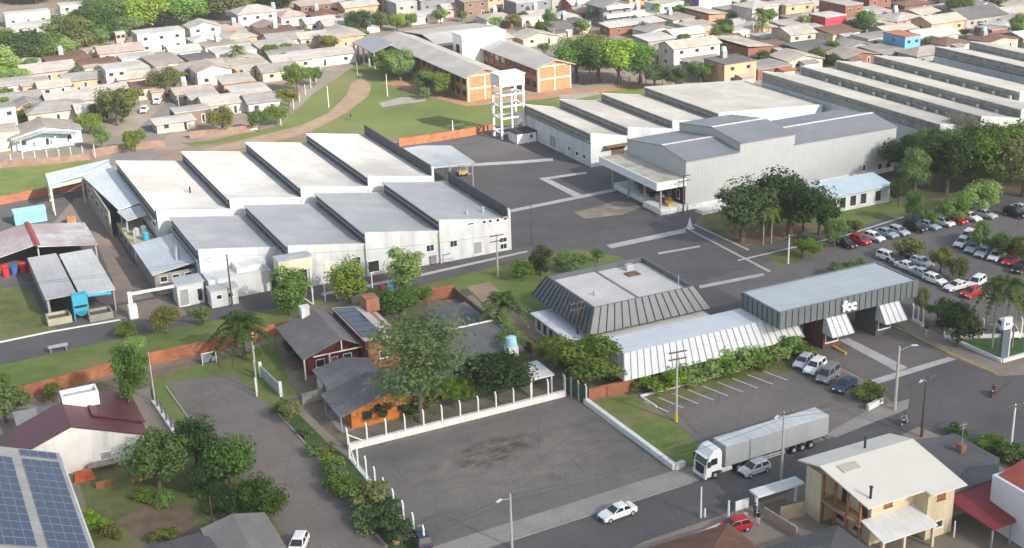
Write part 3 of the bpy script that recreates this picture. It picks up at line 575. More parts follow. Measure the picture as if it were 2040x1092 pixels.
# ---- admin building with dark metal mansard
ad = thing('office_building', 'flat-roofed office with dark ribbed metal mansard beside the entrance road', 'office', (-1, -38, 0))
MET = M('dark ribbed metal', (.1, .114, .126), .45, .12, .4, spec=.5)
MET2 = M('darker rib metal', (.05, .056, .064), .5, .1, .5)
DECK = M('pale roof deck', (.62, .6, .58), .85, .12, .2, 'fine')
MB().box(-8.9, 6.9, -45.2, -31.9, 0, 4.2).build('wall', WHITE, ad)
x0, x1, y0, y1, zt, zb = -9.2, 7.4, -45.8, -31.4, 7.1, 3.9; X0, X1, Y0, Y1 = -11, 9.2, -47.6, -29.8
mb = MB(); T = [(x0, y0, zt), (x1, y0, zt), (x1, y1, zt), (x0, y1, zt)]; Bq = [(X0, Y0, zb), (X1, Y0, zb), (X1, Y1, zb), (X0, Y1, zb)]
mb.add(T+Bq, [(0, 4, 5, 1), (1, 5, 6, 2), (2, 6, 7, 3), (3, 7, 4, 0)]); I = [(x0+.25, y0+.25, zt), (x1-.25, y0+.25, zt), (x1-.25, y1-.25, zt), (x0+.25, y1-.25, zt)]
J = [(a, b, 6.2) for a, b, c in I]; mb.add(T+I, [(0, 1, 5, 4), (1, 2, 6, 5), (2, 3, 7, 6), (3, 0, 4, 7)]); mb.add(I+J, [(0, 1, 5, 4), (1, 2, 6, 5), (2, 3, 7, 6), (3, 0, 4, 7)])
K = [(-8.95, -45.25, zb), (6.95, -45.25, zb), (6.95, -31.8, zb), (-8.95, -31.8, zb)]; mb.add(Bq+K, [(0, 1, 5, 4), (1, 2, 6, 5), (2, 3, 7, 6), (3, 0, 4, 7)])
ms = mb.build('mansard', MET, ad)
def ribs(P0, P1, Q0, Q1, n, parent, w=.07, d=.16, name='rib', mat=MET2):
    P0, P1, Q0, Q1 = map(Vector, (P0, P1, Q0, Q1))
    nrm = (P1-P0).cross(Q0-P0).normalized()
    if nrm.z < 0: nrm = -nrm
    for i in range(n+1):
        f = i/n; a = P0.lerp(P1, f); b = Q0.lerp(Q1, f); t = (P1-P0).normalized()*w/2
        mb = MB(); v = [a-t, a+t, b+t, b-t]; v2 = [p+nrm*d for p in v]
        mb.add(v+v2, [(0, 1, 2, 3), (7, 6, 5, 4), (0, 4, 5, 1), (1, 5, 6, 2), (2, 6, 7, 3), (3, 7, 4, 0)]); mb.build(name, mat, parent)
ribs(T[0], T[1], Bq[0], Bq[1], 15, ms); ribs(T[3], T[0], Bq[3], Bq[0], 15, ms); ribs(T[2], T[3], Bq[2], Bq[3], 12, ms)
mb = MB(); mb.box(x0+.252, -1.3, y0+.252, y1-.252, 6.0, 6.35); mb.box(-.7, x1-.252, y0+.252, y1-.252, 6.0, 6.3); dk2 = mb.build('roof_deck', DECK, ad)
MB().box(-1.298, -.702, y0+.253, y1-.253, 6.0, 6.22).build('deck_gutter', M('dark gutter', (.2, .2, .21)), ad)
MB().box(2.2, 4.2, -36.2, -34.6, 6.31, 6.5).build('roof_hatch', RUST, ad); MB().box(3.2, 4.4, -33.8, -33, 6.3, 7.2).build('roof_unit', ZINC, ad)
MB().tube((-6, -40, 6.35), (-6, -40, 7.0), .18, n=8).build('roof_vent', STEEL, ad); MB().tube((6.2, -43.5, 6.3), (6.2, -43.5, 8.3), .04, n=6).build('antenna', KERB, ad)
mb = MB(); mb.box(-10.2, 8.7, -48.9, -46.2, 2.6, 3.1); mb.box(-9.9, 8.4, -46.0, -45.25, 0, 2.6); mb.box(-10.4, 8.9, -50.2, -48.95, 1.6, 2.0); mb.build('front_ledge', M('white ledge', (.66, .66, .64), .8, .1, .5, 'stain'), ad)
sd = MB(); sd.box(-13.2, -9.0, -46.5, -33.5, 2.5, 2.75); sd.build('side_canopy', M('white slab', (.7, .7, .72), .7, .06), ad)
mb = MB(); mb.box(-12.7, -12.45, -46, -34, 0, 2.49); mb.box(-12.44, -9, -34.3, -34, 0, 2.49); mb.build('side_wall', KERB, ad)
for i in range(6): win(ad, (-12.7, -44.9+i*1.9, 1.3), 1.3, 1.7, '-x')
# ---- long white canopy and the gatehouse
cn = thing('ribbed_canopy', 'long low building with white ribbed slanted front, between hedge and gatehouse', 'building', (2, -56, 0))
WMET = M('white ribbed metal', (.54, .55, .56), .5, .05, .4, spec=.4); WRIB = M('grey rib metal', (.33, .34, .36), .5, .05)
RED = M('dark brick wall', (.17, .075, .05), .9, .2, .6, 'world brick')
mb = MB(); mb.box(-11.2, 11.3, -57.4, -52, 4.85, 5.0); mb.build('roof', M('pale blue white roof', (.6, .635, .67), .4, .06, .2, 'corry', period=.6, amt=.06), cn)
A, B_, C_, D_ = (-11.2, -57.4, 5.02), (16.2, -57.4, 5.02), (16.6, -59.9, 2.3), (-12.6, -59.9, 2.3)
mb = MB(); mb.add([A, B_, C_, D_, (-11.2, -57.25, 4.86), (16.2, -57.25, 4.86), (16.6, -59.75, 2.3), (-12.6, -59.75, 2.3)], [(0, 3, 2, 1), (4, 5, 6, 7), (0, 1, 5, 4), (1, 2, 6, 5), (2, 3, 7, 6), (3, 0, 4, 7)])
A2, D2_ = (-11.2, -52, 5.02), (-12.6, -52, 2.3); mb.add([A, A2, D2_, D_, (-11.05, -57.4, 4.86), (-11.05, -52, 4.86), (-12.45, -52, 2.3), (-12.45, -59.8, 2.3)], [(0, 1, 2, 3), (7, 6, 5, 4), (0, 4, 5, 1), (1, 5, 6, 2), (2, 6, 7, 3), (3, 7, 4, 0)])
fr = mb.build('slanted_front', WMET, cn); ribs(A, B_, D_, C_, 27, fr, .06, .12, mat=WRIB); ribs(A2, A, D2_, D_, 4, fr, .06, .12, mat=WRIB)
mb = MB(); mb.box(-11.5, 11, -58.2, -58.0, 0, 3.85); mb.box(-11.5, -11.3, -57.99, -52.2, 0, 4.0); mb.box(-11.3, 11, -52.19, -52.0, 0, 4.8); mb.build('wall', RED, cn)
for i in range(7): win(cn, (-9+i*3, -58.2, 1.6), 1.8, 1.1)
gh = thing('gatehouse', 'gatehouse with large flat pale roof and dark ribbed fascia over the entrance lanes', 'gatehouse', (23, -56, 0))
MB().box(11.6, 35.4, -60.7, -52.1, 7.2, 7.35).build('roof', M('pale blue gate roof', (.46, .5, .52), .45, .06, .15, 'corry', period=.8, amt=.05), gh)
mb = MB(); mb.box(11.3, 35.7, -61, -60.72, 5.0, 7.5); mb.box(11.3, 11.58, -60.718, -51.9, 5.0, 7.5); mb.box(35.42, 35.7, -60.718, -51.9, 5.0, 7.5); mb.box(11.582, 35.418, -52.1, -51.9, 5.0, 7.5)
fa = mb.build('fascia', M('dark fascia metal', (.15, .17, .18), .45, .1, .4), gh); MB().box(11.7, 35.3, -60.7, -52.2, 5.1, 5.2).build('ceiling', M('grey soffit', (.25, .25, .25)), gh)
for i in range(23): MB().box(11.3+1.06*i, 11.38+1.06*i, -61.09, -61.002, 5.02, 7.48).build('rib', MET2, fa)
for i in range(8): MB().box(11.21, 11.298, -60.6+1.15*i, -60.52+1.15*i, 5.02, 7.48).build('rib', MET2, fa)
for xa, xb, lo in ((19.2, 22.7, 'brick'), (28.6, 32.2, 'dark')):
    mb = MB(); mb.box(xa+.2, xb-.4, -60.6, -56, 0, 5.0); mb.build('booth', RED if lo == 'brick' else M('dark booth wall', (.1, .1, .1)), gh)
    mb = MB(); mb.add([(xa, -61.15, 5.0), (xb, -61.15, 5.0), (xb+.25, -62.9, 2.7), (xa-.1, -62.9, 2.7), (xa, -60.65, 5.0), (xb, -60.65, 5.0), (xb+.25, -60.65, 2.7), (xa-.1, -60.65, 2.7)], [(0, 3, 2, 1), (4, 5, 6, 7), (0, 1, 5, 4), (1, 2, 6, 5), (2, 3, 7, 6), (3, 0, 4, 7)])
    aw = mb.build('slanted_awning', WMET, gh); ribs((xa, -61.15, 5), (xb, -61.15, 5), (xa-.1, -62.9, 2.7), (xb+.25, -62.9, 2.7), 4, aw, .05, .1, mat=WRIB)
    win(gh, ((xa+xb)/2-.1, -60.6, 1.55), 2.2, 1.2)
for x in (12, 16.8, 24.5, 27.5, 35): MB().box(x-.15, x+.15, -53, -52.7, 0, 5).build('column', STEEL, gh)
mb = MB(); mb.box(12, 18.5, -52.4, -52.25, 0, 5.0); mb.build('rear_wall', RED, gh)
def text(parent, s, size, loc, mat, rot=(R_(90), 0, 0), ext=.06, bold=.02):
    cu = bpy.data.curves.new('lettering', 'FONT'); cu.body = s; cu.size = size; cu.extrude = ext; cu.offset = bold; cu.align_x = 'CENTER'
    o = bpy.data.objects.new('tmp', cu); COL.objects.link(o); dg = bpy.context.evaluated_depsgraph_get(); me = bpy.data.meshes.new_from_object(o.evaluated_get(dg))
    bpy.data.objects.remove(o); me.materials.clear(); me.materials.append(mat)
    o = bpy.data.objects.new('lettering', me); COL.objects.link(o); o.rotation_euler = rot
    if parent: o.parent = parent; o.location = Vector(loc)-woff(parent)
    else: o.location = loc
    return o
WL = M('white sign letters', (.85, .85, .85), .4, .02)
sg = thing('logo_sign', 'white rounded fcc letter sign mounted on the dark gatehouse fascia', 'sign', (21.9, -61.1, 5.2))
q = oy(1692, 604, -61.2)
tx = text(sg, 'fcc', 2.15, (q.x, -61.26, 5.55), WL, ext=.15, bold=.075)
# ---- brick boundary walls
BRK = M('orange brick wall', (.42, .17, .085), .9, .25, .35, 'world brick stain', col2=(.3, .13, .08))
def wall(pts, h, t, mat, label, cap=None, cat='wall', name='brick_wall', px=True):
    P = [g(*p) for p in pts] if px else [Vector((*p, 0)) for p in pts]
    r = thing(name, label, cat, tuple((P[0]+P[-1])/2)); mb = MB()
    for a, b in zip(P, P[1:]): mb.bar((a.x, a.y, h/2), (b.x, b.y, h/2), t, h)
    mb.build('wall_panel', mat, r)
    if cap:
        mb = MB()
        for a, b in zip(P, P[1:]): mb.bar((a.x, a.y, h+.05), (b.x, b.y, h+.05), t+.1, .1)
        mb.build('coping', cap, r)
    n = max(1, int(sum((b-a).length for a, b in zip(P, P[1:]))/4)); mb = MB()
    return r
wall([(28, 800), (120, 776), (236, 742)], 1.9, .3, BRK, 'left stretch of orange brick boundary wall behind the maroon-roofed house')
wall([(300, 727), (400, 705), (478, 686)], 1.9, .3, BRK, 'middle stretch of orange brick boundary wall at the end of the street')
wall([(500, 682), (600, 655), (625, 648)], 1.9, .3, BRK, 'orange brick boundary wall behind the red gabled house')
wall([(738, 622), (800, 607), (905, 590)], 1.9, .3, BRK, 'orange brick wall stretch between the lawn and the house row')
wall([(905, 590), (965, 640), (1050, 695), (1060, 705)], 1.6, .3, M('dark shaded brick', (.2, .14, .105), .9, .2, .5, 'world brick'), 'dark boundary wall running diagonally beside the garden path')  # brown brick, darker than the orange boundary walls
wall([(795, 292), (880, 280), (985, 262)], 1.8, .3, BRK, 'orange brick wall between the school field and the factory yard')
wall([(-60, 415), (0, 408), (90, 390), (190, 372)], 1.7, .3, BRK, 'orange brick wall below the left field, behind the pale blue container')
wall([(0, 335), (110, 327), (180, 318)], 1.6, .25, M('brown lane wall', (.26, .17, .13), .9, .25, .5, 'world stain'), 'brown plastered lane wall in front of the blue porch house')
wall([(180, 312), (260, 300), (330, 292)], 1.7, .25, M('brown lane wall', (.26, .17, .13)), 'brown lane wall behind the cream-roofed hall, below two trees', name='lane_wall', cat='wall')
wall([(378, 276), (440, 270), (510, 262)], 1.7, .25, M('brown lane wall', (.26, .17, .13)), 'brown lane wall with pale posts left of the parked white car', name='lane_wall')
wall([(1172, 798), (1270, 775)], 1.7, .3, BRK, 'orange brick wall between the mesh fence and the white ribbed canopy')
# ================================================================ houses
WOOD = M('varnished timber', (.25, .115, .05), .6, .2, .8)
def gable_roof(mb, x0, x1, y0, y1, ze, rz_, ridge, off=0, t=.16):
    """solid gable roof; ridge 'x' or 'y', off shifts the ridge sideways"""
    if ridge == 'y':
        c = (x0+x1)/2+off; mb.ext([(x0, ze), (c, rz_), (x1, ze), (x1, ze-t), (c, rz_-t), (x0, ze-t)], y0, y1, 'y')
    else:
        c = (y0+y1)/2+off; mb.ext([(y0, ze), (c, rz_), (y1, ze), (y1, ze-t), (c, rz_-t), (y0, ze-t)], x0, x1, 'x')
def hip_roof(mb, x0, x1, y0, y1, ze, rz_, t=.15):
    w, d = x1-x0, y1-y0; k = min(w, d)/2
    if w >= d: r = [(x0+k, (y0+y1)/2, rz_), (x1-k, (y0+y1)/2, rz_)]
    else: r = [((x0+x1)/2, y0+k, rz_), ((x0+x1)/2, y1-k, rz_)]
    b = [(x0, y0, ze), (x1, y0, ze), (x1, y1, ze), (x0, y1, ze)]; b2 = [(x, y, z-t) for x, y, z in b]
    mb.add(b+r+b2, ([(0, 1, 5, 4), (2, 3, 4, 5), (1, 2, 5), (3, 0, 4)] if w >= d else [(0, 1, 4), (1, 2, 5, 4), (2, 3, 5), (3, 0, 4, 5)])+[(0, 6, 7, 1), (1, 7, 8, 2), (2, 8, 9, 3), (3, 9, 6, 0), (9, 8, 7, 6)])
FARF = M('far window frame', (.33, .32, .3))
def house(x, y, w, d, h, roof, rc, wc, label, cat='house', name='house', o=.45, rise=None, off=0, wins=True, far=False, rz=0, group=None, left=True, wn=None, wf=None, door=True):
    """x,y = middle of the front wall on the ground; the house reaches d metres back"""
    t = thing(name, label, cat, (x, y, 0), group); x0, x1, y0, y1 = x-w/2, x+w/2, y, y+d
    span = w if roof == 'gable_y' else d
    rise = rise if rise is not None else (min(w, d)*.2 if roof == 'hip' else span*.16)
    mb = MB(); mb.box(x0, x1, y0, y1, 0, h)
    if roof == 'gable_y': c = x+off; k = rise*.93; mb.add([(x0, y0, h), (x1, y0, h), (c, y0, h+k), (x0, y1, h), (x1, y1, h), (c, y1, h+k)], [(0, 1, 2), (5, 4, 3)])
    if roof == 'gable_x': c = (y0+y1)/2+off; k = rise*.93; mb.add([(x0, y0, h), (x0, y1, h), (x0, c, h+k), (x1, y0, h), (x1, y1, h), (x1, c, h+k)], [(2, 1, 0), (3, 4, 5)])
    mb.build('wall', wc, t); mb = MB(); s = rise/(span/2)*o
    if roof == 'gable_y': gable_roof(mb, x0-o, x1+o, y0-o, y1+o, h-s+.14, h+rise+.14, 'y', off)
    elif roof == 'gable_x': gable_roof(mb, x0-o, x1+o, y0-o, y1+o, h-s+.14, h+rise+.14, 'x', off)
    elif roof == 'hip': hip_roof(mb, x0-o, x1+o, y0-o, y1+o, h+.16, h+rise+.16)
    elif roof == 'shed': mb.ext([(y0-o, h+.02), (y1+o, h+.02+rise), (y1+o, h+.18+rise), (y0-o, h+.18)], x0-o, x1+o, 'x')
    elif roof == 'shedx': mb.ext([(x0-o, h+.02), (x1+o, h+.02+rise), (x1+o, h+.18+rise), (x0-o, h+.18)], y0-o, y1+o, 'y')
    elif roof == 'shedl': mb.ext([(x0-o, h+.02+rise), (x1+o, h+.02), (x1+o, h+.18), (x0-o, h+.18+rise)], y0-o, y1+o, 'y')
    else: mb.box(x0-.1, x1+.1, y0-.1, y1+.1, h, h+.25)
    mb.build('roof', rc, t)
    if wins:
        fl = 2 if h > 4.8 else 1
        for f in range(fl):
            zz = 1.55 if fl == 1 else 1.5+f*h/2
            n = wn or max(2, int(w/3))
            for i in range(n):
                if door and i == n//2 and f == 0: win(t, (x0+w*(i+.5)/n, y0, 1.06), .95, 2.1, pane=wf or WOOD, name='door', far=far)
                else: win(t, (x0+w*(i+.5)/n, y0, zz), 1.3, 1.1, far=far, pane=GLASS(), frame=FARF if far else None)
            if left:
                for i in range(max(1, int(d/(7 if far else 4.5)))): win(t, (x0, y0+d*(i+.5)/max(1, int(d/(7 if far else 4.5))), zz), 1.2, 1.0, '-x', far=far, frame=FARF if far else None)
    t.rotation_euler[2] = rz
    return t
MAROON = M('maroon metal roof', (.115, .032, .04), .45, .1, .25, 'corrx', period=.45, amt=.12, spec=.4)
GREYT = M('grey fibre tile roof', (.2, .19, .19), .85, .2, .5, 'corry fine', period=.35, amt=.18, col2=(.15, .14, .14))
GREYT2 = M('pale grey fibre roof', (.28, .262, .25), .85, .2, .5, 'corry fine', period=.35, amt=.15, col2=(.2, .19, .18))
GREYDK = M('dark grey fibre roof', (.12, .115, .118), .8, .2, .5, 'corrx fine', period=.35, amt=.18)
BROWNT = M('brown clay tile roof', (.17, .085, .055), .85, .25, .6, 'corry', period=.3, amt=.3)
REDT = M('red roof sheet', (.24, .035, .045), .6, .12, .3, 'corrx', period=.4)
PLASTW = M('white render', (.64, .63, .61), .85, .08, .4, 'stain')
BEIGE = M('beige render', (.62, .52, .36), .85, .07, .4, 'stain')
ORANGE = M('bright orange render', (.55, .18, .04), .85, .08, .5)
CREAMROOF = M('cream sheet roof', (.66, .62, .55), .7, .03, .2)
# maroon-roofed house
mh = thing('house', 'white house with wide maroon metal roof beside the solar-panel roof', 'house', (-80, -45, 0))
ap = oy(141, 851, -45.0); rx, rzz = ap.x, ap.z
zl, zr = oy(66, 893, -45).z, oy(286, 866, -45).z
xl, xr = oy(30, 914, -45).x, oy(286, 866, -45).x
sl = (rzz-zl)/(rx-oy(66, 893, -45).x); zl = rzz-(rx-xl)*sl
mb = MB(); mb.ext([(xl, 0), (rx, 0), (rx, rzz-.1), (xl, zl-.1)], -45, -37.9, 'y'); mb.ext([(rx+.001, 0), (xr, 0), (xr, zr-.1), (rx+.001, rzz-.1)], -45, -34, 'y'); mb.build('wall', PLASTW, mh)
mb = MB(); mb.ext([(xl-.4, zl-.05), (rx, rzz+.05), (rx, rzz+.2), (xl-.4, zl+.1)], -45.12, -37.6, 'y'); mb.build('roof', MAROON, mh)
sr = (rzz-zr)/(xr-rx)
mb = MB(); mb.ext([(rx+.002, rzz+.05), (xr+.6, zr-.05-sr*.5), (xr+.6, zr+.1-sr*.5), (rx+.002, rzz+.2)], -45.12, -37, 'y'); mb.build('roof', MAROON, mh)
mb = MB(); mb.ext([(rx+3.0, rzz+.35-sr*3), (xr+.9, zr+.2-sr*.8), (xr+.9, zr+.35-sr*.8), (rx+3.0, rzz+.5-sr*3)], -41.5, -32.6, 'y'); mb.ext([(rx+.002, rzz+.05), (rx+3.4, rzz+.03-sr*3.4), (rx+3.4, rzz+.18-sr*3.4), (rx+.002, rzz+.2)], -36.99, -33.2, 'y'); mb.build('roof', MAROON, mh)
p = oy(160, 800, -37.2); x, z = p.x, rzz-.1
tb = MB()
for a in ((x-2.2, x+2.2, -38.3, -38.1), (x-2.2, x+2.2, -36.2, -36), (x-2.2, x-2, -38.099, -36.201), (x+2, x+2.2, -38.099, -36.201)): tb.box(*a, z-.8, z+1.1)
tk = tb.build('water_tank_box', M('bright white render', (.8, .79, .78), .8, .04), mh); MB().box(x-1.99, x+1.99, -38.09, -36.21, z-.4, z+.6).build('tank_cover', M('grey lid', (.4, .42, .43)), tk)
rb = MB()
for s in (-1, 1): rb.box(rx-2.2+s*.0, rx-2.1, -40, -39.9, 0, .1)
win(mh, (-77, -45, 1.3), 1.4, 1.1, pane=GREYD)
wk = thing('garden_bench', 'old wooden workbench against the white gable wall of the maroon-roofed house', 'bench', (-78, -45.9, 0))
MB().box(-79.4, -76.2, -46.6, -45.3, .75, .85).build('top', M('weathered planks', (.28, .25, .22), .9, .3, .8), wk)
for x in (-79.2, -76.4):
    for y in (-46.5, -45.4): MB().box(x-.06, x+.06, y-.06, y+.06, 0, .749).build('leg', WOOD, wk)
p = g(168, 955); t = thing('brick_stack', 'stack of orange bricks on the garden soil below the white gable wall', 'bricks', tuple(p))
mb = MB(); 
for i in range(4): mb.box(p.x-1.2+.05*i, p.x+1.2-.08*i, p.y-.6, p.y+.6, i*.26, i*.26+.24)
mb.build('bricks', M('loose orange bricks', (.5, .13, .05), .9, .25, .8, 'world brick'), t)
# solar roof building
sb2 = thing('solar_building', 'building with large sloping roof covered in blue solar panels at lower left', 'building', (-88, -60, 0))
SX, SZ, SLP = -82.5, 4.6, .40
def sz(x): return SZ+(SX-x)*SLP
ROOFG = M('grey walkway roof', (.36, .35, .34), .8, .12, .4, 'corry', period=.4)
mb = MB(); mb.ext([(SX, SZ), (-94.5, sz(-94.5)), (-104, SZ+.4), (-104, SZ+.2), (-94.5, sz(-94.5)-.25), (SX, SZ-.2)], -84, -48.2, 'y'); mb.build('roof', ROOFG, sb2)
mb = MB(); mb.ext([(SX-.4, 0), (SX-.4, SZ-.1), (-94.5, sz(-94.5)-.35), (-103.6, SZ+.05), (-103.6, 0)], -83.5, -48.6, 'y'); mb.build('wall', M('grey render', (.42, .4, .38), .85, .1), sb2)
mb = MB(); mb.box(SX+.01, SX+.16, -84, -48.2, SZ-.25, SZ-.08); mb.build('gutter', KERB, sb2)
PAN = M('blue solar cells', (.032, .05, .1), .3, .25, 2.0, spec=.6); PFR = M('panel frame', (.22, .26, .32), .4)
def panel(xa, xb, ya, yb):
    mb = MB(); o1, o2 = .06, .1
    v = lambda x, y, dz: (x, y, sz(x)+dz)
    mb.add([v(xa, ya, o1), v(xb, ya, o1), v(xb, yb, o1), v(xa, yb, o1), v(xa, ya, o2), v(xb, ya, o2), v(xb, yb, o2), v(xa, yb, o2)], [(3, 2, 1, 0), (0, 1, 5, 4), (1, 2, 6, 5), (2, 3, 7, 6), (3, 0, 4, 7), (4, 5, 6, 7)], 1)
    e = .035; mb.add([v(xa+e, ya+e, o2+.006), v(xb-e, ya+e, o2+.006), v(xb-e, yb-e, o2+.006), v(xa+e, yb-e, o2+.006)], [(0, 1, 2, 3)], 0)
    return mb.build('solar_panel', [PAN, PFR], sb2)
for r in range(12):
    for c in range(8):
        xb = -82.9-c*.98-(.95 if c > 3 else 0); yb = -51.1-r*1.78
        panel(xb-.93, xb, yb-1.72, yb)
for c in range(4): panel(-82.9-c*.98-.93, -82.9-c*.98, -50.3, -48.6)
# mint shed, grey roofs at the bottom
house(-83, -33.2, 5.4, 3, 2.3, 'shed', M('grey shed roof', (.3, .3, .29), .8, .15), M('mint render', (.36, .56, .48), .85, .12, .5, 'stain'), 'small mint green shed with dark openings behind the maroon roof', 'shed', 'shed', rise=.3, o=.2)
house(-74.6, -80, 6.6, 8.6, 2.8, 'gable_x', GREYDK, PLASTW, 'low house with dark grey roof at the bottom edge, left of the pale grey roof', rise=.8, off=-1)
house(-67.8, -81.5, 6.2, 10.5, 3.0, 'gable_y', GREYT2, PLASTW, 'low house with pale grey fibre roof at the bottom edge beside the street', rise=.7)
# red gabled house with grey roof
rh = thing('house', 'maroon wooden house with wide grey gabled roof and white gable cross', 'house', (-43.5, -33, 0))
REDW = M('maroon planks', (.12, .02, .024), .7, .15, .6)
mb = MB(); gable_roof(mb, -48.4, -38.9, -34.2, -21.3, 3.35, 5.3, 'y', 1.0); mb.build('roof', GREYT, rh)
mb = MB(); mb.box(-47.3, -39.8, -32.6, -21.8, 0, 3.25); mb.add([(-47.3, -32.6, 3.25), (-39.8, -32.6, 3.25), (-42.7, -32.6, 4.95)], [(0, 1, 2)]); mb.build('wall', REDW, rh)
MB().box(-48.2, -48.0, -33.9, -33.7, 0, 3.3).build('post', KERB, rh); MB().box(-44.6, -44.4, -34, -33.8, 0, 3.3).build('post', KERB, rh)
mb = MB(); mb.bar((-46.8, -33.9, 3.3), (-39.5, -33.9, 3.3), .14, .14); mb.bar((-42.65, -33.9, 3.38), (-42.65, -33.9, 4.9), .14, .14); mb.build('gable_cross', KERB, rh)
for x in (-45.5, -41.5): win(rh, (x, -32.6, 1.6), 1.3, 1.2)
win(rh, (-43.4, -32.6, 1.06), .95, 2.1, pane=WOOD, name='door')
mb = MB(); mb.box(-44.8, -43.6, -22.9, -21.9, 4.2, 6.2); mb.box(-44.9, -43.5, -23, -21.8, 6.2, 6.32); mb.build('chimney', PLASTW, rh)
# dark solar-topped narrow house next to it
nh = thing('house', 'narrow maroon-sided house with dark solar collectors on its curved roof', 'house', (-38, -29, 0))
mb = MB(); mb.box(-39.2, -34.6, -35, -22.4, 0, 4.2); mb.build('wall', M('orange brick', (.36, .17, .1), .9, .25, .5, 'world brick'), nh)
mb = MB(); mb.ext([(-39.9, 4.9), (-36.4, 4.5), (-33.8, 3.9), (-33.8, 3.78), (-36.4, 4.36), (-39.9, 4.75)], -35.6, -21.8, 'y'); rf = mb.build('roof', M('pale eave sheet', (.42, .4, .38), .8, .15, .4), nh)
mb = MB(); mb.box(-39.75, -39.25, -35.5, -21.9, 3.4, 4.72); mb.build('side_fascia', REDW, nh)
for i in range(6):
    y = -34.6+i*2.05; mb = MB(); mb.add([(-39.7, y, 4.95), (-36.6, y, 4.6), (-36.6, y+1.9, 4.6), (-39.7, y+1.9, 4.95), (-39.7, y, 5.03), (-36.6, y, 4.68), (-36.6, y+1.9, 4.68), (-39.7, y+1.9, 5.03)], [(3, 2, 1, 0), (4, 5, 6, 7), (0, 1, 5, 4), (1, 2, 6, 5), (2, 3, 7, 6), (3, 0, 4, 7)]); mb.build('solar_collector', M('dark collector glass', (.03, .038, .055), .2, .2, spec=.6), rf)
MB().box(-35.4, -33.4, -24.5, -21.9, 4.2, 6.1).build('brick_chimney', M('orange brick', (.45, .18, .08)), nh)
win(nh, (-37, -35, 2), 1.2, 1.1); win(nh, (-39.2, -30, 1.6), 1.2, 1.0, '-x')
# pale grey low house and orange house
house(-43.8, -43.2, 7.2, 6.4, 2.55, 'gable_y', GREYT2, PLASTW, 'low house with pale grey roof between the red gable and the orange house', rise=.75, off=.6)
oh = thing('house', 'bright orange rendered house with grey gabled roof by the white-posted fence', 'house', (-44, -51, 0))
ap = oy(770, 785, -51.6); le = oy(676, 832, -51.6)
ax, az_ = ap.x, max(ap.z, 4.0); lx = le.x; lz = max(le.z, 2.0)
s = (az_-lz)/(ax-lx)
mb = MB(); mb.ext([(lx, lz), (ax, az_), (ax+6.4, az_-s*5.6), (ax+6.4, az_-s*5.6-.15), (ax, az_-.15), (lx, lz-.15)], -51.7, -44, 'y'); mb.build('roof', GREYT, oh)
wx = g(703, 857).x
mb = MB(); mb.ext([(wx, 0), (ax+5.8, 0), (ax+5.8, az_-s*5.2-.2), (ax, az_-.2), (wx, az_-s*(ax-wx)-.2)], -50.9, -44.4, 'y'); mb.build('wall', ORANGE, oh)
pw(oh, -50.9, 720, 818, 742, 836, frame=WOOD, pane=GLASS()); pw(oh, -50.9, 790, 806, 803, 818, frame=WOOD, pane=GLASS()); pw(oh, -50.9, 815, 800, 824, 820, pane=DARK, name='door')
MB().box(lx+.2, lx+.35, -51.4, -51.25, 0, lz-.1).build('porch_post', STEEL, oh); MB().box(lx+.2, lx+.35, -45, -44.85, 0, lz-.1).build('porch_post', STEEL, oh)
MB().box(lx+.1, wx-.01, -51.2, -44.4, 0, .12).build('porch_floor', CONC, oh); win(oh, (wx, -47.5, 1.05), .95, 2.1, '-x', pane=DARK, name='door')
ws = thing('side_wall', 'low grey wall with mossy top between the red house and the street', 'wall', (-50, -40, 0))
mb = MB(); mb.bar((-50.9, -41, .8), (-46.2, -40.4, .8), .3, 1.6); mb.build('wall_panel', WG, ws)
# dark-roofed houses in the middle behind the big feathery tree
ch = thing('house', 'low house with broad dark grey mono-pitch roof, partly hidden by the feathery tree', 'house', (-26, -44, 0))
mb = MB(); mb.ext([(-45.3, 2.7), (-36.6, 4.0), (-36.6, 4.15), (-45.3, 2.85)], -32.6, -20, 'x'); mb.build('roof', M('charcoal fibre roof', (.15, .147, .152), .8, .2, .5, 'corrx fine', period=.4), ch)
MB().box(-32, -20.6, -44.6, -37, 0, 2.7).build('wall', M('pale blue grey render', (.5, .52, .5), .85, .12, .5, 'stain'), ch); mb = MB(); mb.box(-32.7, -19.9, -36.59, -36.3, 3.6, 4.3); mb.build('parapet', KERB, ch)
for x in (-30, -27, -24.5): win(ch, (x, -44.6, 1.5), 1.3, 1.1)
win(ch, (-22.5, -44.6, 1.06), .95, 2.1, pane=DARK, name='door')
tk = thing('water_tank', 'pale blue plastic water tank on a white pillar by the dark mono-pitch roof', 'water tank', (-22.2, -40.5, 0))
MB().box(-22.9, -21.4, -46.3, -44.9, 0, 4.1).build('pillar', KERB, tk); t = MB(); t.tube((-22.15, -45.6, 4.102), (-22.15, -45.6, 5.3), .85, .7, n=16); t.tube((-22.15, -45.6, 5.3), (-22.15, -45.6, 5.5), .75, .3, n=16); t.build('tank', M('pale blue plastic', (.35, .6, .7), .5, .05), tk)
house(-23.2, -32, 6, 7, 2.6, 'hip', M('charcoal fibre roof', (.15, .148, .15)), PLASTW, 'small house with dark hipped roof between orange brick wall and big palm', rise=.8)
wb = thing('carport', 'small white flat-roofed carport beside the mesh fence', 'carport', (-21.6, -52, 0))
MB().box(-23.6, -20, -54.2, -49.2, 2.55, 2.8).build('roof', KERB, wb); MB().box(-23.4, -23.2, -54, -49.4, 0, 2.54).build('wall', KERB, wb); MB().box(-23.19, -20.2, -49.6, -49.4, 0, 2.54).build('wall', KERB, wb); MB().box(-20.4, -20.2, -54, -53.8, 0, 2.54).build('post', KERB, wb)
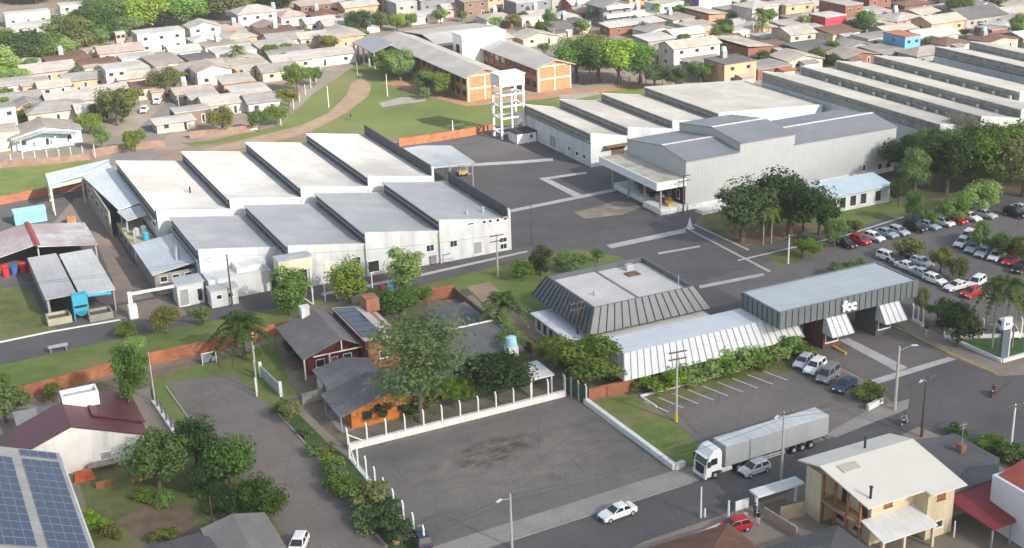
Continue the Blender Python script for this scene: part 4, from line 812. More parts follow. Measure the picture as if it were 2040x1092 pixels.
# beige two-storey house
bh = thing('house', 'two-storey beige house with cream roof, timber balcony and white porch roof', 'house', (-4, -103, 0))
mb = MB(); mb.box(-8.2, 1.2, -103.4, -94.6, 0, 5.75); mb.box(-2.4, 1.22, -105.4, -103.41, 0, 5.6); mb.box(-9.9, -8.21, -97.2, -94.6, 0, 5.9); mb.ext([(-103.4, 5.75), (-94.6, 5.75), (-98, 6.9)], -8.15, 1.15, 'x'); mb.build('wall', BEIGE, bh)
RY, RZ, BE, FE = -97.6, 7.35, 6.35, 5.95
mb = MB(); mb.add([(-10.6, -93.9, BE), (2.2, -93.9, BE), (2.2, RY, RZ), (-10.6, RY, RZ), (-10.2, -105.1, FE), (-2.6, -105.1, FE), (-2.6, -106.1, FE-.12), (2.2, -106.1, FE-.12)]+
    [(-10.6, -93.9, BE-.16), (2.2, -93.9, BE-.16), (2.2, RY, RZ-.16), (-10.6, RY, RZ-.16), (-10.2, -105.1, FE-.16), (-2.6, -105.1, FE-.16), (-2.6, -106.1, FE-.28), (2.2, -106.1, FE-.28)],
    [(0, 3, 2, 1), (3, 4, 5, 6, 7, 2), (8, 9, 10, 11), (11, 10, 15, 14, 13, 12), (0, 1, 9, 8), (1, 2, 10, 9), (2, 7, 15, 10), (7, 6, 14, 15), (6, 5, 13, 14), (5, 4, 12, 13), (4, 3, 11, 12), (3, 0, 8, 11)])
rf = mb.build('roof', CREAMROOF, bh)
def rzat(y): return RZ+(y-RY)*((RZ-FE)/(RY+105.1)) if y < RY else RZ-(y-RY)*(RZ-BE)/(-93.9-RY)
for q, Y in (((1723, 890), -96.2), ((1734, 995), -103.9)):
    x = oy(*q, Y).x; mb = MB(); mb.tube((x, Y, rzat(Y)-.1), (x, Y, rzat(Y)+1.25), .14, n=10); mb.tube((x, Y, rzat(Y)+1.25), (x, Y, rzat(Y)+1.4), .2, n=10); mb.build('chimney_pipe', M('dark flue', (.04, .045, .05), .5), rf)
mb = MB(); y0, y1 = -99.6, -98.4; mb.add([(-8.9, y0, rzat(y0)+.12), (-6.6, y0, rzat(y0)+.12), (-6.6, y1, rzat(y1)+.12), (-8.9, y1, rzat(y1)+.12), (-8.9, y0, rzat(y0)), (-6.6, y0, rzat(y0)), (-6.6, y1, rzat(y1)), (-8.9, y1, rzat(y1))], [(0, 1, 2, 3), (0, 4, 5, 1), (1, 5, 6, 2), (2, 6, 7, 3), (3, 7, 4, 0)]); mb.build('skylight', M('dirty skylight', (.45, .44, .38), .3), rf)
MB().box(-9.9, -8.21, -103.6, -97.21, 2.7, 2.95).build('balcony_floor', M('tile floor', (.35, .22, .15)), bh)
for y in (-103.4, -101.4, -99.4, -97.4): MB().box(-9.85, -9.6, y-.12, y+.12, 0, 5.9).build('timber_post', WOOD, bh)
mb = MB()
for z in (3.3, 3.6, 3.9): mb.bar((-9.72, -103.4, z), (-9.72, -97.3, z), .06, .08)
mb.build('balcony_rail', WOOD, bh)
for y in (-102.3, -99.3): win(bh, (-8.2, y, 3.95), 1.2, 1.9, '-x', frame=WOOD)
for y in (-101.5, -98.6): win(bh, (-8.2, y, 1.4), 1.2, 1.2, '-x', frame=WOOD)
win(bh, (-6.0, -103.4, 4.6), 1.1, 1.1, frame=WOOD, pane=WOOD, name='window'); win(bh, (-4.2, -103.4, 4.9), .9, .6, mull=1); win(bh, (-.6, -105.4, 4.9), 1.1, .9, frame=WOOD, pane=WOOD); win(bh, (-5.6, -103.4, 1.2), 2.2, 2.2, frame=WOOD, mull=2, pane=GLASS()); win(bh, (-.6, -105.4, 1.5), 1.0, .9)
mb = MB(); mb.add([(-9.6, -107, 2.55), (-2.3, -107, 2.55), (-2.3, -103.42, 3.3), (-9.6, -103.42, 3.3), (-9.6, -107, 2.7), (-2.3, -107, 2.7), (-2.3, -103.42, 3.45), (-9.6, -103.42, 3.45)], [(3, 2, 1, 0), (4, 5, 6, 7), (0, 1, 5, 4), (1, 2, 6, 5), (2, 3, 7, 6), (3, 0, 4, 7)]); mb.build('porch_roof', M('white porch roof', (.68, .68, .66), .7, .08, .4, 'corrx', period=.35), bh)
for x in (-9.3, -6.5, -2.6): MB().box(x-.15, x+.15, -106.8, -106.5, 0, 2.5).build('porch_column', BEIGE, bh)
# neighbours on the right
fh = thing('flat_annex', 'low building with large dark grey flat roof behind the beige house', 'building', (7, -98, 0))
MB().prism([(1.9, -103.6), (9.4, -103.6), (12.6, -100.5), (12.6, -93.6), (6.6, -92.3), (2.3, -93.5)], 3.3, 3.5).build('roof', M('dark flat roof', (.12, .12, .125), .9, .2, .25, 'fine', col2=(.16, .16, .16)), fh)
MB().prism([(2.3, -103.2), (9.3, -103.2), (12.2, -100.3), (12.2, -93.9), (6.6, -92.7), (2.5, -93.8)], 0, 3.299).build('wall', WG, fh)
MB().box(9.6, 10.4, -97.6, -96.8, 3.5, 4.5).build('chimney', M('brick stack', (.32, .15, .1), .9, .2, .6, 'world brick'), fh)
lr = thing('lean_to', 'maroon lean-to roof between the beige house and the white wall at right', 'lean-to', (4, -107, 0))
mb = MB(); mb.add([(1.6, -103.9, 3.1), (9.0, -103.7, 3.25), (5.2, -110.4, 2.6), (2.1, -110.4, 2.5), (1.6, -103.9, 3.22), (9.0, -103.7, 3.37), (5.2, -110.4, 2.72), (2.1, -110.4, 2.62)], [(3, 2, 1, 0), (4, 5, 6, 7), (0, 1, 5, 4), (1, 2, 6, 5), (2, 3, 7, 6), (3, 0, 4, 7)]); mb.build('roof', REDT, lr)
for p in ((2.3, -110.1), (1.8, -104.4), (4.9, -110.1)): MB().box(p[0]-.08, p[0]+.08, p[1]-.08, p[1]+.08, 0, 2.6).build('post', STEEL, lr)
wh = thing('house', 'tall plain white side wall and red roof at the lower right edge', 'house', (8, -112, 0))
MB().box(5.5, 16, -130, -106.3, 0, 6.2).build('wall', M('cool white render', (.66, .67, .7), .85, .05, .4), wh)
mb = MB(); mb.ext([(5.9, 6.25), (10.7, 7.6), (15.6, 6.25), (15.6, 6.1), (10.7, 7.45), (5.9, 6.1)], -129.6, -106.7, 'y'); mb.build('roof', M('red tile roof', (.36, .09, .06), .85, .2, .5, 'corry', period=.3, amt=.2), wh)
# front row at the bottom edge
t = thing('house', 'house with brown clay tile hipped roof at the bottom edge near the red car', 'house', (-27, -104, 0))
mb = MB(); hip_roof(mb, -33.5, -21.2, -112, -96.2, 2.7, 5.0); mb.build('roof', BROWNT, t); MB().box(-32.8, -21.9, -111, -96.9, 0, 2.6).build('wall', M('brown render', (.35, .24, .16), .85, .1), t)
for y in (-107, -102): win(t, (-32.8, y, 1.4), 1.1, .9, '-x')
t = thing('house', 'house with dark grey hipped roof at the bottom edge left of the beige house', 'house', (-16, -106, 0))
mb = MB(); hip_roof(mb, -21.0, -11.6, -113, -102.2, 2.9, 4.4); mb.build('roof', GREYDK, t); MB().box(-20.4, -12.2, -112, -102.8, 0, 2.8).build('wall', PLASTW, t); win(t, (-20.4, -106, 1.5), 1.1, 1, '-x')
bs = thing('bus_shelter', 'small white flat-roofed shelter on posts beside the road, left of the beige house', 'shelter', (-12, -92, 0))
MB().box(-15.2, -8.9, -93.2, -91.5, 2.45, 2.7).build('roof', KERB, bs, bevel=.03)
for x in (-14.8, -9.4): MB().box(x-.12, x+.12, -92.5, -92.2, 0, 2.449).build('post', KERB, bs)
MB().box(-13.5, -10.5, -92.2, -91.8, .4, .48).build('seat', WOOD, bs)
wl = thing('yard_wall', 'low cream yard wall with open gate left of the beige house', 'wall', (-12, -96, 0))
mb = MB(); mb.bar((-14.6, -93.6, .7), (-14.0, -98.6, .7), .2, 1.4); mb.bar((-13.5, -95, .9), (-10.4, -95.3, .9), .2, 1.8); mb.build('wall_panel', M('brown cream wall', (.42, .33, .25), .9, .2, .5, 'stain'), wl)
wl = thing('yard_wall', 'low brick yard wall around the parked red car', 'wall', (-21, -94, 0))
mb = MB(); mb.bar((-27, -94.2, .45), (-16.4, -92.9, .45), .2, .9); mb.build('wall_panel', M('pale yard wall', (.5, .46, .4), .9, .15), wl)
# ================================================================ the school
SB = M('orange school brick', (.5, .23, .115), .85, .15, .4, 'world brick'); SF = M('cream concrete frame', (.66, .6, .48), .85, .08, .4)
SCR = M('weathered school roof', (.37, .355, .335), .9, .14, .12, 'corrx', period=.5, amt=.12)
def wing(x0, x1, y0, y1, label):
    t = thing('school_wing', label, 'school', ((x0+x1)/2, y0, 0)); h = 6.4; c = (x0+x1)/2
    mb = MB(); mb.box(x0, x1, y0, y1, 0, h); mb.add([(x0, y0, h), (x1, y0, h), (c, y0, h+1.35), (x0, y1, h), (x1, y1, h), (c, y1, h+1.35)], [(0, 1, 2), (5, 4, 3)]); mb.build('wall', SB, t)
    mb = MB(); gable_roof(mb, x0-1.1, x1+1.1, y0-.8, y1+.8, h-.15, h+1.6, 'y'); mb.build('roof', SCR, t)
    mb = MB()
    for x in (x0+.02, c-.16, x1-.36): mb.box(x, x+.34, y0-.14, y0-.002, 0, 6.3)
    mb.box(x0+.362, c-.162, y0-.12, y0-.003, 3.0, 3.4); mb.box(c+.182, x1-.362, y0-.12, y0-.003, 3.0, 3.4); mb.box(x0+.02, x1-.02, y0-.13, y0-.003, 6.302, 6.6); mb.build('gable_frame', SF, t)
    n = int((y1-y0)/3.6); 
    for i in range(n):
        y = y0+(i+.5)*(y1-y0)/n
        for z in (1.75, 4.9): win(t, (x0, y, z), 2.5, 1.7, '-x', frame=M('brick red mullions', (.25, .1, .06)), far=True)
        MB().box(x0-.3, x0-.002, y-1.8-.15, y-1.8+.15, 0, 6.2).build('pier', M('school pier', (.3, .2, .15), .9, .15), t)
    return t
wing(39, 48.4, 105.4, 166, 'long two-storey orange brick school wing with pale roof, behind the trees of the field')
wing(58.6, 68.2, 105, 150, 'shorter two-storey orange brick school wing with pale roof, right of the long wing')
t = thing('school_link', 'broad low grey-roofed link building joining both school wings at the back', 'school', (58, 150, 0))
mb = MB(); mb.ext([(150, 5.6), (162, 7.2), (178, 5.6), (178, 5.4), (162, 7.0), (150, 5.4)], 50, 74, 'x'); mb.build('roof', SCR, t); MB().box(50.5, 73.5, 150.6, 177.4, 0, 5.3).build('wall', SB, t)
for i in range(5): win(t, (53+i*4, 150.6, 3.6), 2.2, 1.6, far=True)
q = g(962, 112)
a0 = oy(918, 100, 138); a1 = oy(1008, 100, 138)
t = thing('school_hall', 'bright white blank hall block standing between the two school wings', 'school', (a0.x, 138, 0))
MB().box(a0.x+.5, a1.x, 138, 144.5, 0, oy(960, 68, 138).z).build('wall', M('bright white hall', (.8, .79, .77), .8, .04), t); MB().box(a0.x+.3, a1.x+.2, 137.9, 144.7, oy(960, 68, 138).z, oy(960, 68, 138).z+.3).build('parapet', KERB, t)
win(t, (a0.x+.5, 141, 4.5), 2.5, 6, '-x', pane=DARK)
t = thing('school_porch', 'open dark porch with sloping grey roof at the far end of the long wing', 'porch', (35, 164, 0))
mb = MB(); mb.ext([(32.5, 4.6), (38.9, 6.6), (38.9, 6.8), (32.5, 4.8)], 156, 174, 'y'); mb.build('roof', M('blue grey porch roof', (.26, .265, .29), .7, .12), t)
for y in (156.5, 161, 165.5, 170, 173.6): MB().box(32.8, 33.2, y-.2, y+.2, 0, 4.65).build('column', M('porch column', (.32, .32, .35)), t)
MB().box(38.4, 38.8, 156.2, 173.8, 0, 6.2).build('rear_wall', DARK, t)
# ================================================================ the town behind
def RM(n, c, k='corry', v=.2, c2=None): return M(n, c, .85, v, .45, k+' fine', col2=c2 or tuple(q*.72 for q in c), period=.4, amt=.12)
RC = {'grey': RM('town grey roof', (.29, .275, .265)), 'pale': RM('town pale roof', (.42, .39, .365), v=.2), 'pink': RM('town pinkish roof', (.39, .32, .285), v=.2, c2=(.46, .39, .35)),
      'white': RM('town white roof', (.5, .49, .47), v=.06), 'dark': RM('town dark roof', (.14, .135, .14)), 'brown': RM('town brown tile roof', (.18, .105, .08)), 'cream': RM('town cream roof', (.45, .41, .35), v=.2),
      'mint': RM('town mint roof', (.42, .47, .42)), 'stained': RM('town stained roof', (.33, .285, .255), v=.25, c2=(.25, .22, .2)), 'rust': RM('town terracotta roof', (.42, .16, .09))}
WCN = {'white': (.54, .515, .48), 'cream': (.5, .44, .34), 'pink': (.44, .32, .27), 'orange': (.48, .25, .13), 'peach': (.52, .33, .2), 'brick': (.24, .11, .075), 'grey': (.3, .29, .28), 'slate': (.2, .205, .23),
       'purple': (.2, .13, .34), 'blue': (.12, .34, .6), 'sky': (.45, .62, .68), 'mint': (.42, .6, .5), 'mauve': (.5, .43, .44), 'red': (.45, .05, .07), 'salmon': (.68, .33, .2), 'wood': (.2, .13, .1)}
WC = {k: M('town '+k+' wall', v, .88, .1, .4, 'brick world' if k in ('brick', 'orange') else 'stain') for k, v in WCN.items()}
RWORD = {'grey': 'grey', 'pale': 'pale grey', 'pink': 'pinkish', 'white': 'white', 'dark': 'dark grey', 'brown': 'brown', 'cream': 'cream', 'mint': 'pale mint', 'stained': 'stained grey', 'rust': 'terracotta'}
WWORD = {'orange': 'orange brick', 'brick': 'red brick', 'sky': 'pale blue'}
TOWNRECT = [(96, 145, 0, 62.5), (150, 176, 16, 62.5), (34, 97, 36, 68.5), (37, 70, 103, 180), (30, 39, 155, 176)]; LAND = []
def overlap(a, m=.6): return any(a[0]-m < b[1] and a[1]+m > b[0] and a[2]-m < b[3] and a[3]+m > b[2] for b in TOWNRECT)
def tw(px, py, w, d, h, roof, rc, wc, label=None, land=None, rz=0, cat='house', **k):
    p = g(px, py); TOWNRECT.append((p.x-w/2, p.x+w/2, p.y, p.y+d))
    k.setdefault('wn', 2 if w < 11 else 3)
    t = house(p.x, p.y, w, d, h, roof, RC[rc], WC[wc], label, cat=cat, o=k.pop('o', .5), far=True, rz=rz, wf=DARK, **k)
    if not label: auto(t, ('two-storey ' if h > 4.8 else '')+RWORD[rc]+'-roofed house with '+WWORD.get(wc, wc)+' walls', (px, py))
    if land: LAND.append((px, py-10, land))
    return t
tw(58, 50, 15, 6, 4.2, 'flat', 'white', 'white', 'long white flat-roofed block in the clearing at the edge of the wood', 'the long white block')
tw(72, 68, 14, 7, 2.4, 'shed', 'white', 'white', 'low shed with white sloping roof in front of the long white block', rise=.8)
tw(150, 40, 9, 7, 5.2, 'flat', 'white', 'white', 'tall white flat-roofed house between clearing and trees', 'the tall white house')
tw(325, 102, 14.5, 9, 5.6, 'flat', 'white', 'white', 'large white flat-roofed house standing above the pink roofs', 'the large white house')
tw(412, 85, 9.5, 8, 5.0, 'gable_y', 'cream', 'white', 'white two-storey house with low gable right of the large white flat-roofed house', 'the white gabled house')
tw(516, 61, 13, 10, 5.8, 'hip', 'pale', 'mauve', 'wide two-storey mauve house with pale hipped roof just below the wood', 'the mauve house')
tw(245, 121, 13, 9, 2.8, 'gable_x', 'pink', 'cream', 'low house with broad pinkish roof behind the town tree')
tw(244, 98, 3, 3, 5, 'flat', 'white', 'pink', 'small pale square tower house beside pink roofs', cat='tower', left=False)
tw(372, 120, 9, 8, 2.7, 'gable_x', 'mint', 'white', 'low house with pale mint roof left of the town palm')
tw(430, 169, 9.5, 9, 4.0, 'gable_y', 'pink', 'white', 'bright white gabled house facing the camera, below the town palm', 'the bright white gable')
tw(478, 190, 8, 7, 3.4, 'shed', 'pale', 'orange', 'orange brick house right below the bright white gable', 'the orange brick house', rise=.9)
tw(100, 163, 14, 10, 3, 'gable_x', 'pale', 'pink', land='the long pale roofs'); tw(36, 191, 8, 7, 3, 'shed', 'pale', 'white', rise=.6)
tw(75, 189, 7, 7, 2.8, 'shed', 'pale', 'peach', rise=.5); tw(112, 192, 8, 7, 2.6, 'gable_x', 'cream', 'white'); tw(172, 178, 11, 8, 2.8, 'gable_x', 'grey', 'peach')
tw(236, 177, 5.5, 6, 5.2, 'flat', 'white', 'white', 'narrow bright white two-storey house among grey roofs left of the street', 'the narrow white house')
tw(272, 175, 9, 8, 2.8, 'gable_x', 'cream', 'pink'); tw(30, 224, 14, 9, 2.8, 'gable_x', 'grey', 'pink'); tw(160, 222, 15, 10, 2.9, 'gable_x', 'pale', 'cream')
tw(215, 205, 11, 8, 2.8, 'gable_x', 'pale', 'white'); tw(118, 243, 14, 9, 2.7, 'hip', 'grey', 'cream'); tw(62, 238, 8, 8, 3, 'gable_y', 'grey', 'peach'); tw(195, 240, 9, 8, 2.6, 'gable_x', 'white', 'cream')
tw(10, 262, 6.5, 6, 5.6, 'flat', 'grey', 'white', 'white two-storey house cut by the left edge', left=False); tw(8, 302, 8, 9, 4.2, 'flat', 'cream', 'cream', 'cream flat-roofed garage block at the left edge', cat='garage')
bp = tw(96, 292, 15.5, 9, 3.1, 'gable_y', 'stained', 'sky', 'house with wide stained gable roof and pale blue porch behind the lane wall', 'the blue porch house', rise=1.7)
b0 = bp.location; mb = MB()
for x in (-6, -2.2, 1.6, 5.4): mb.box(b0.x+x-.15, b0.x+x+.15, b0.y-2.2, b0.y-1.9, 0, 2.7)
mb.build('porch_post', KERB, bp); mb = MB(); mb.ext([(b0.x-7.5, 2.7), (b0.x-1, 4.0), (b0.x+6.5, 2.7), (b0.x+6.5, 2.55), (b0.x-1, 3.85), (b0.x-7.5, 2.55)], b0.y-2.4, b0.y-.1, 'y'); mb.build('porch_roof', RC['pale'], bp)
MB().box(b0.x-6.2, b0.x+5.6, b0.y-2.1, b0.y-1.95, .1, .9).build('porch_rail', WC['sky'], bp)
tw(388, 246, 9, 6, 3, 'flat', 'pale', 'wood', 'flat-roofed dark carport by the town street, behind the brown lane wall', cat='carport', left=False); tw(352, 262, 9, 5, 2.2, 'shed', 'white', 'cream', 'low white-roofed shed at the corner of the town street', cat='shed', rise=.3)
tw(412, 217, 7, 6, 2.8, 'shed', 'pale', 'peach', rise=.5); tw(470, 226, 15, 9, 2.8, 'gable_x', 'pale', 'white'); tw(528, 224, 8, 8, 2.8, 'gable_x', 'grey', 'mauve'); tw(505, 205, 9, 8, 2.6, 'shed', 'white', 'pink', rise=.5)
tw(560, 160, 10, 8, 2.8, 'gable_x', 'grey', 'cream'); tw(585, 140, 11, 8, 2.8, 'gable_x', 'pale', 'white')
tw(648, 132, 19, 10, 3, 'gable_x', 'pale', 'white', 'long low white-walled house with pale roof beside the school field', 'the long low white house', rise=1.2)
tw(690, 97, 12, 8, 3.6, 'shed', 'cream', 'peach', 'peach and orange walled house left of the school porch', 'the peach house', rise=.5)
tw(722, 39, 12, 8, 4.6, 'gable_x', 'pale', 'peach', 'wide peach house with grey roof above the round dark tree', 'the wide peach house'); tw(632, 39, 11, 8, 5.0, 'shed', 'pink', 'brick', 'red brick house with pinkish roof left of the wide peach house', 'the red brick house', rise=.5); tw(760, 25, 5, 7, 5, 'shed', 'pink', 'brick', rise=.4)
tw(586, 52, 8.5, 8, 3.2, 'hip', 'pink', 'mauve'); tw(642, 61, 10, 8, 2.7, 'gable_x', 'white', 'white'); tw(576, 97, 12, 9, 2.9, 'gable_x', 'grey', 'white'); tw(628, 92, 9, 8, 2.7, 'gable_x', 'pale', 'cream'); tw(676, 66, 9, 8, 2.8, 'gable_x', 'pale', 'white')
tw(812, 43, 7.5, 8, 6.2, 'flat', 'white', 'grey', 'tall pale grey house left of the big white roof', 'the tall pale grey house'); tw(878, 20, 15, 11, 4, 'shed', 'white', 'slate', 'house with very large white sloping roof above the school', 'the big white roof', rise=1.2); tw(850, 47, 12, 7, 2.7, 'shed', 'white', 'white', rise=.4)
tw(903, 34, 6, 7, 3, 'gable_x', 'pale', 'pink'); tw(950, 34, 9, 8, 5.4, 'shed', 'stained', 'wood', rise=.5); tw(987, 27, 6, 7, 6.4, 'flat', 'cream', 'peach', 'narrow peach tower-like house left of the dark slate house'); tw(1013, 20, 4.5, 6, 7.2, 'flat', 'white', 'mint')
tw(1064, 34, 13, 10, 5.2, 'flat', 'white', 'slate', 'dark slate grey clad house with white roof edge', 'the slate grey house'); tw(1062, 52, 8, 5, 2.7, 'flat', 'white', 'cream', cat='garage'); tw(1120, 22, 8, 8, 4.4, 'flat', 'pale', 'grey'); tw(1168, 24, 11, 9, 3, 'gable_x', 'white', 'red')
tw(1230, 52, 10.5, 11, 6.4, 'gable_y', 'grey', 'slate', 'grey gabled three-level house with white balconies behind the round trees', 'the grey balcony house', rise=1.8)
q = g(1230, 52); mb = MB()
gb = [o for o in bpy.data.objects if o.get('label', '').startswith('grey gabled three-level')][0]
for z in (.2, 3.1, 5.8): MB().box(q.x-4.6, q.x+5, q.y-1.6, q.y-.08, z, z+.9).build('balcony', KERB, gb)
tw(1272, 27, 7, 7, 6, 'flat', 'pale', 'salmon', 'salmon two-storey flat-roofed house behind the grey balcony house', 'the salmon house')
pu = tw(1424, 28, 13, 9, 5.6, 'flat', 'pale', 'purple', 'two-storey purple-sided house with white front at the top edge', 'the purple house'); q = pu.location
MB().box(q.x-6.3, q.x+6.4, q.y-.14, q.y-.09, .05, 5.5).build('front_panel', M('white front render', (.74, .7, .72)), pu)
tw(1428, 53, 6.2, 15, 3.8, 'shedl', 'cream', 'orange', 'long narrow house with orange front and brick side below the purple house', 'the long orange house', rise=.6); tw(1270, 66, 20, 6, 2.7, 'shed', 'white', 'brick', rise=.5)
tw(1388, 131, 15, 8, 5.6, 'gable_x', 'cream', 'white', 'wide white two-storey house with cream roof right of the school trees', 'the wide white house'); tw(1512, 126, 7.5, 17, 4.4, 'shedl', 'cream', 'brick', 'long house with bare brick side and white front near the long plant', 'the brick-sided house', rise=.7)
tw(1375, 88, 11, 8, 3, 'gable_x', 'white', 'white'); tw(1318, 100, 9, 8, 3, 'shed', 'white', 'grey', rise=.5); tw(1476, 84, 6, 7, 3.2, 'flat', 'white', 'white')
tw(1664, 63, 8, 8, 4.6, 'flat', 'white', 'red', 'bright red flat-roofed house among pale roofs', 'the red house'); tw(1700, 48, 7, 13, 6, 'flat', 'pale', 'brick', 'tall bare red brick block behind the red house', 'the tall brick block'); tw(1752, 30, 9, 16, 5.4, 'shedl', 'pale', 'brick', rise=.6)
tw(1592, 77, 5.5, 6, 3.4, 'flat', 'pale', 'mint', 'small mint green house left of the red house'); tw(1628, 77, 7, 6, 2.8, 'shed', 'pale', 'peach', rise=.4)
bl2 = tw(1816, 113, 5.5, 9, 5.6, 'flat', 'rust', 'blue', 'two-storey blue house with terracotta terrace behind the long plant', 'the blue house'); tw(1888, 64, 13, 9, 3.2, 'gable_x', 'cream', 'peach', land='the cream gable'); tw(2010, 19, 6, 6, 4.4, 'flat', 'pale', 'blue', 'small bright blue house at the top right corner', 'the bright blue house')
tw(1990, 84, 6, 7, 3.6, 'flat', 'stained', 'brick'); tw(1962, 52, 16, 13, 3, 'gable_x', 'dark', 'grey', 'house with very large dark grey roof near the right edge', 'the big dark roof'); tw(1640, 22, 10, 8, 5.6, 'flat', 'grey', 'grey', 'unfinished grey concrete two-storey house at the top edge', 'the grey concrete house'); tw(1558, 9, 6.5, 7, 5.2, 'flat', 'white', 'white')
tw(1870, 92, 14, 9, 3, 'gable_x', 'white', 'white', 'house with bright white roof just above the long plant', 'the bright white roof'); tw(1860, 128, 12, 8, 2.7, 'hip', 'stained', 'grey'); tw(1925, 140, 9, 6, 2.8, 'shed', 'pink', 'grey', rise=.5)
LAND += [(1012, 200, 'the water tower'), (1088, 150, 'the right school wing'), (860, 110, 'the long school wing'), (960, 90, 'the white school hall'), (475, 105, 'the town palm'), (1560, 150, 'the long plant'), (1000, 600, 'the big yard palm'), (1690, 385, 'the white office annex'),
         (1720, 590, 'the gatehouse'), (1230, 580, 'the mansard office'), (1500, 870, 'the truck trailer'), (760, 810, 'the orange house'), (150, 840, 'the maroon roof'), (1750, 960, 'the beige house'), (335, 215, 'the town street'), (1995, 690, 'the corner lawn'), (820, 700, 'the feathery tree')]
def inside(x, y, P):
    c = False; n = len(P)
    for i in range(n):
        a, b = P[i], P[(i+1) % n]
        if (a[1] > y) != (b[1] > y) and x < (b[0]-a[0])*(y-a[1])/(b[1]-a[1])+a[0]: c = not c
    return c
ZR = [(560, -22), (2070, -22), (2070, 95), (1950, 105), (1790, 122), (1640, 140), (1520, 160), (1440, 172), (1330, 150), (1310, 66), (1140, 64), (1085, 96), (1010, 55), (800, 50), (740, 62), (560, 62)]
ZL = [(0, 178), (60, 140), (200, 104), (300, 104), (390, 86), (480, 62), (560, 62), (745, 72), (720, 100), (640, 118), (560, 170), (500, 235), (410, 232), (375, 190), (340, 178), (290, 225), (235, 262), (160, 250), (0, 285)]
STREETS = [[(200, 330), (270, 255), (330, 200), (375, 165), (405, 158), (385, 190), (345, 262)], [(955, -25), (1040, 85), (1090, 85), (1005, -25)], [(195, 215), (285, 180), (300, 235), (250, 305), (165, 300), (150, 258)], [(300, 180), (360, 180), (360, 215), (300, 215)]]
rng = random.Random(5); FILL = []
rk = ['grey']*4+['pale']*6+['stained']*4+['pink']*5+['white']*2+['cream']*4+['dark', 'dark', 'brown', 'brown', 'brown', 'rust']
wk_ = ['white']*4+['cream']*4+['pink']*4+['peach']*3+['grey']*4+['brick']*3+['mauve']*3+['sky', 'mint']
v = 60
nfill = 0; last = -1
while v < 470:
    u = -120+rng.uniform(0, 6)
    while u < 330:
        w = rng.uniform(7.5, 12.5); d = rng.uniform(7.5, 11); x = u+w/2; y = v+rng.uniform(-1.2, 1.2)
        p = proj((x, y, 0)); q = proj((x, y+d, 3))
        if -60 < p[0] < 2100 and (inside(*p, ZR) or inside(*p, ZL)) and not any(inside(*p, s) for s in STREETS):
            r = (x-w/2, x+w/2, y, y+d)
            if not overlap(r) and nfill < 245:
                roof = rng.choice(['gable_x', 'gable_x', 'gable_y', 'hip', 'shed', 'shed', 'flat']); h = rng.choice([2.4, 2.5, 2.7, 2.9, 2.6, 2.8, 5.4 if p[0] > 600 else 2.6])
                rc = rng.choice(rk); wc = rng.choice(wk_)
                tw(p[0], p[1], w, d, h, roof, rc, wc, rise=rng.uniform(.7, 1.5) if roof != 'shed' else rng.uniform(.4, .9), rz=rng.choice([0, 0, rng.uniform(-.12, .12), rng.uniform(-.12, .12)]), wn=2, left=rng.random() < .4); nfill += 1; tt = AUTO[-1][0]
                if rng.random() < .75:
                    s = rng.choice([-1, 1]); wl_ = rng.uniform(2.5, 4.5); dl = rng.uniform(3, d*.7); xx = x+s*(w/2-wl_/2)*rng.random(); yy = y-dl*.55; hh = rng.uniform(2.0, 2.3); mb = MB(); mb.box(xx-wl_/2, xx+wl_/2, yy, y-.01, 0, hh); mb.build('extension', WC[rng.choice(wk_)], tt); mb = MB(); mb.ext([(yy-.4, hh+.02), (y-.01, hh+.4), (y-.01, hh+.52), (yy-.4, hh+.14)], xx-wl_/2-.3, xx+wl_/2+.3, 'x'); mb.build('extension_roof', RC[rng.choice(rk)], tt)
                if rng.random() < .22:
                    mb = MB(); xx = x+rng.uniform(-2, 2); yy = y+d*.75; mb.box(xx-.7, xx+.7, yy-.7, yy+.7, h, h+2.1); mb.build('tank_stand', WC['grey'], tt); mb = MB(); mb.tube((xx, yy, h+2.102), (xx, yy, h+3.1), .75, .62, n=12); mb.build('water_tank', M('pale blue plastic', (.35, .6, .7)), tt)
        u += (w+rng.uniform(.3, 1.8)) if nfill != last else 2.0; last = nfill
    v += rng.uniform(5.2, 6.6)
print('filler houses', nfill)
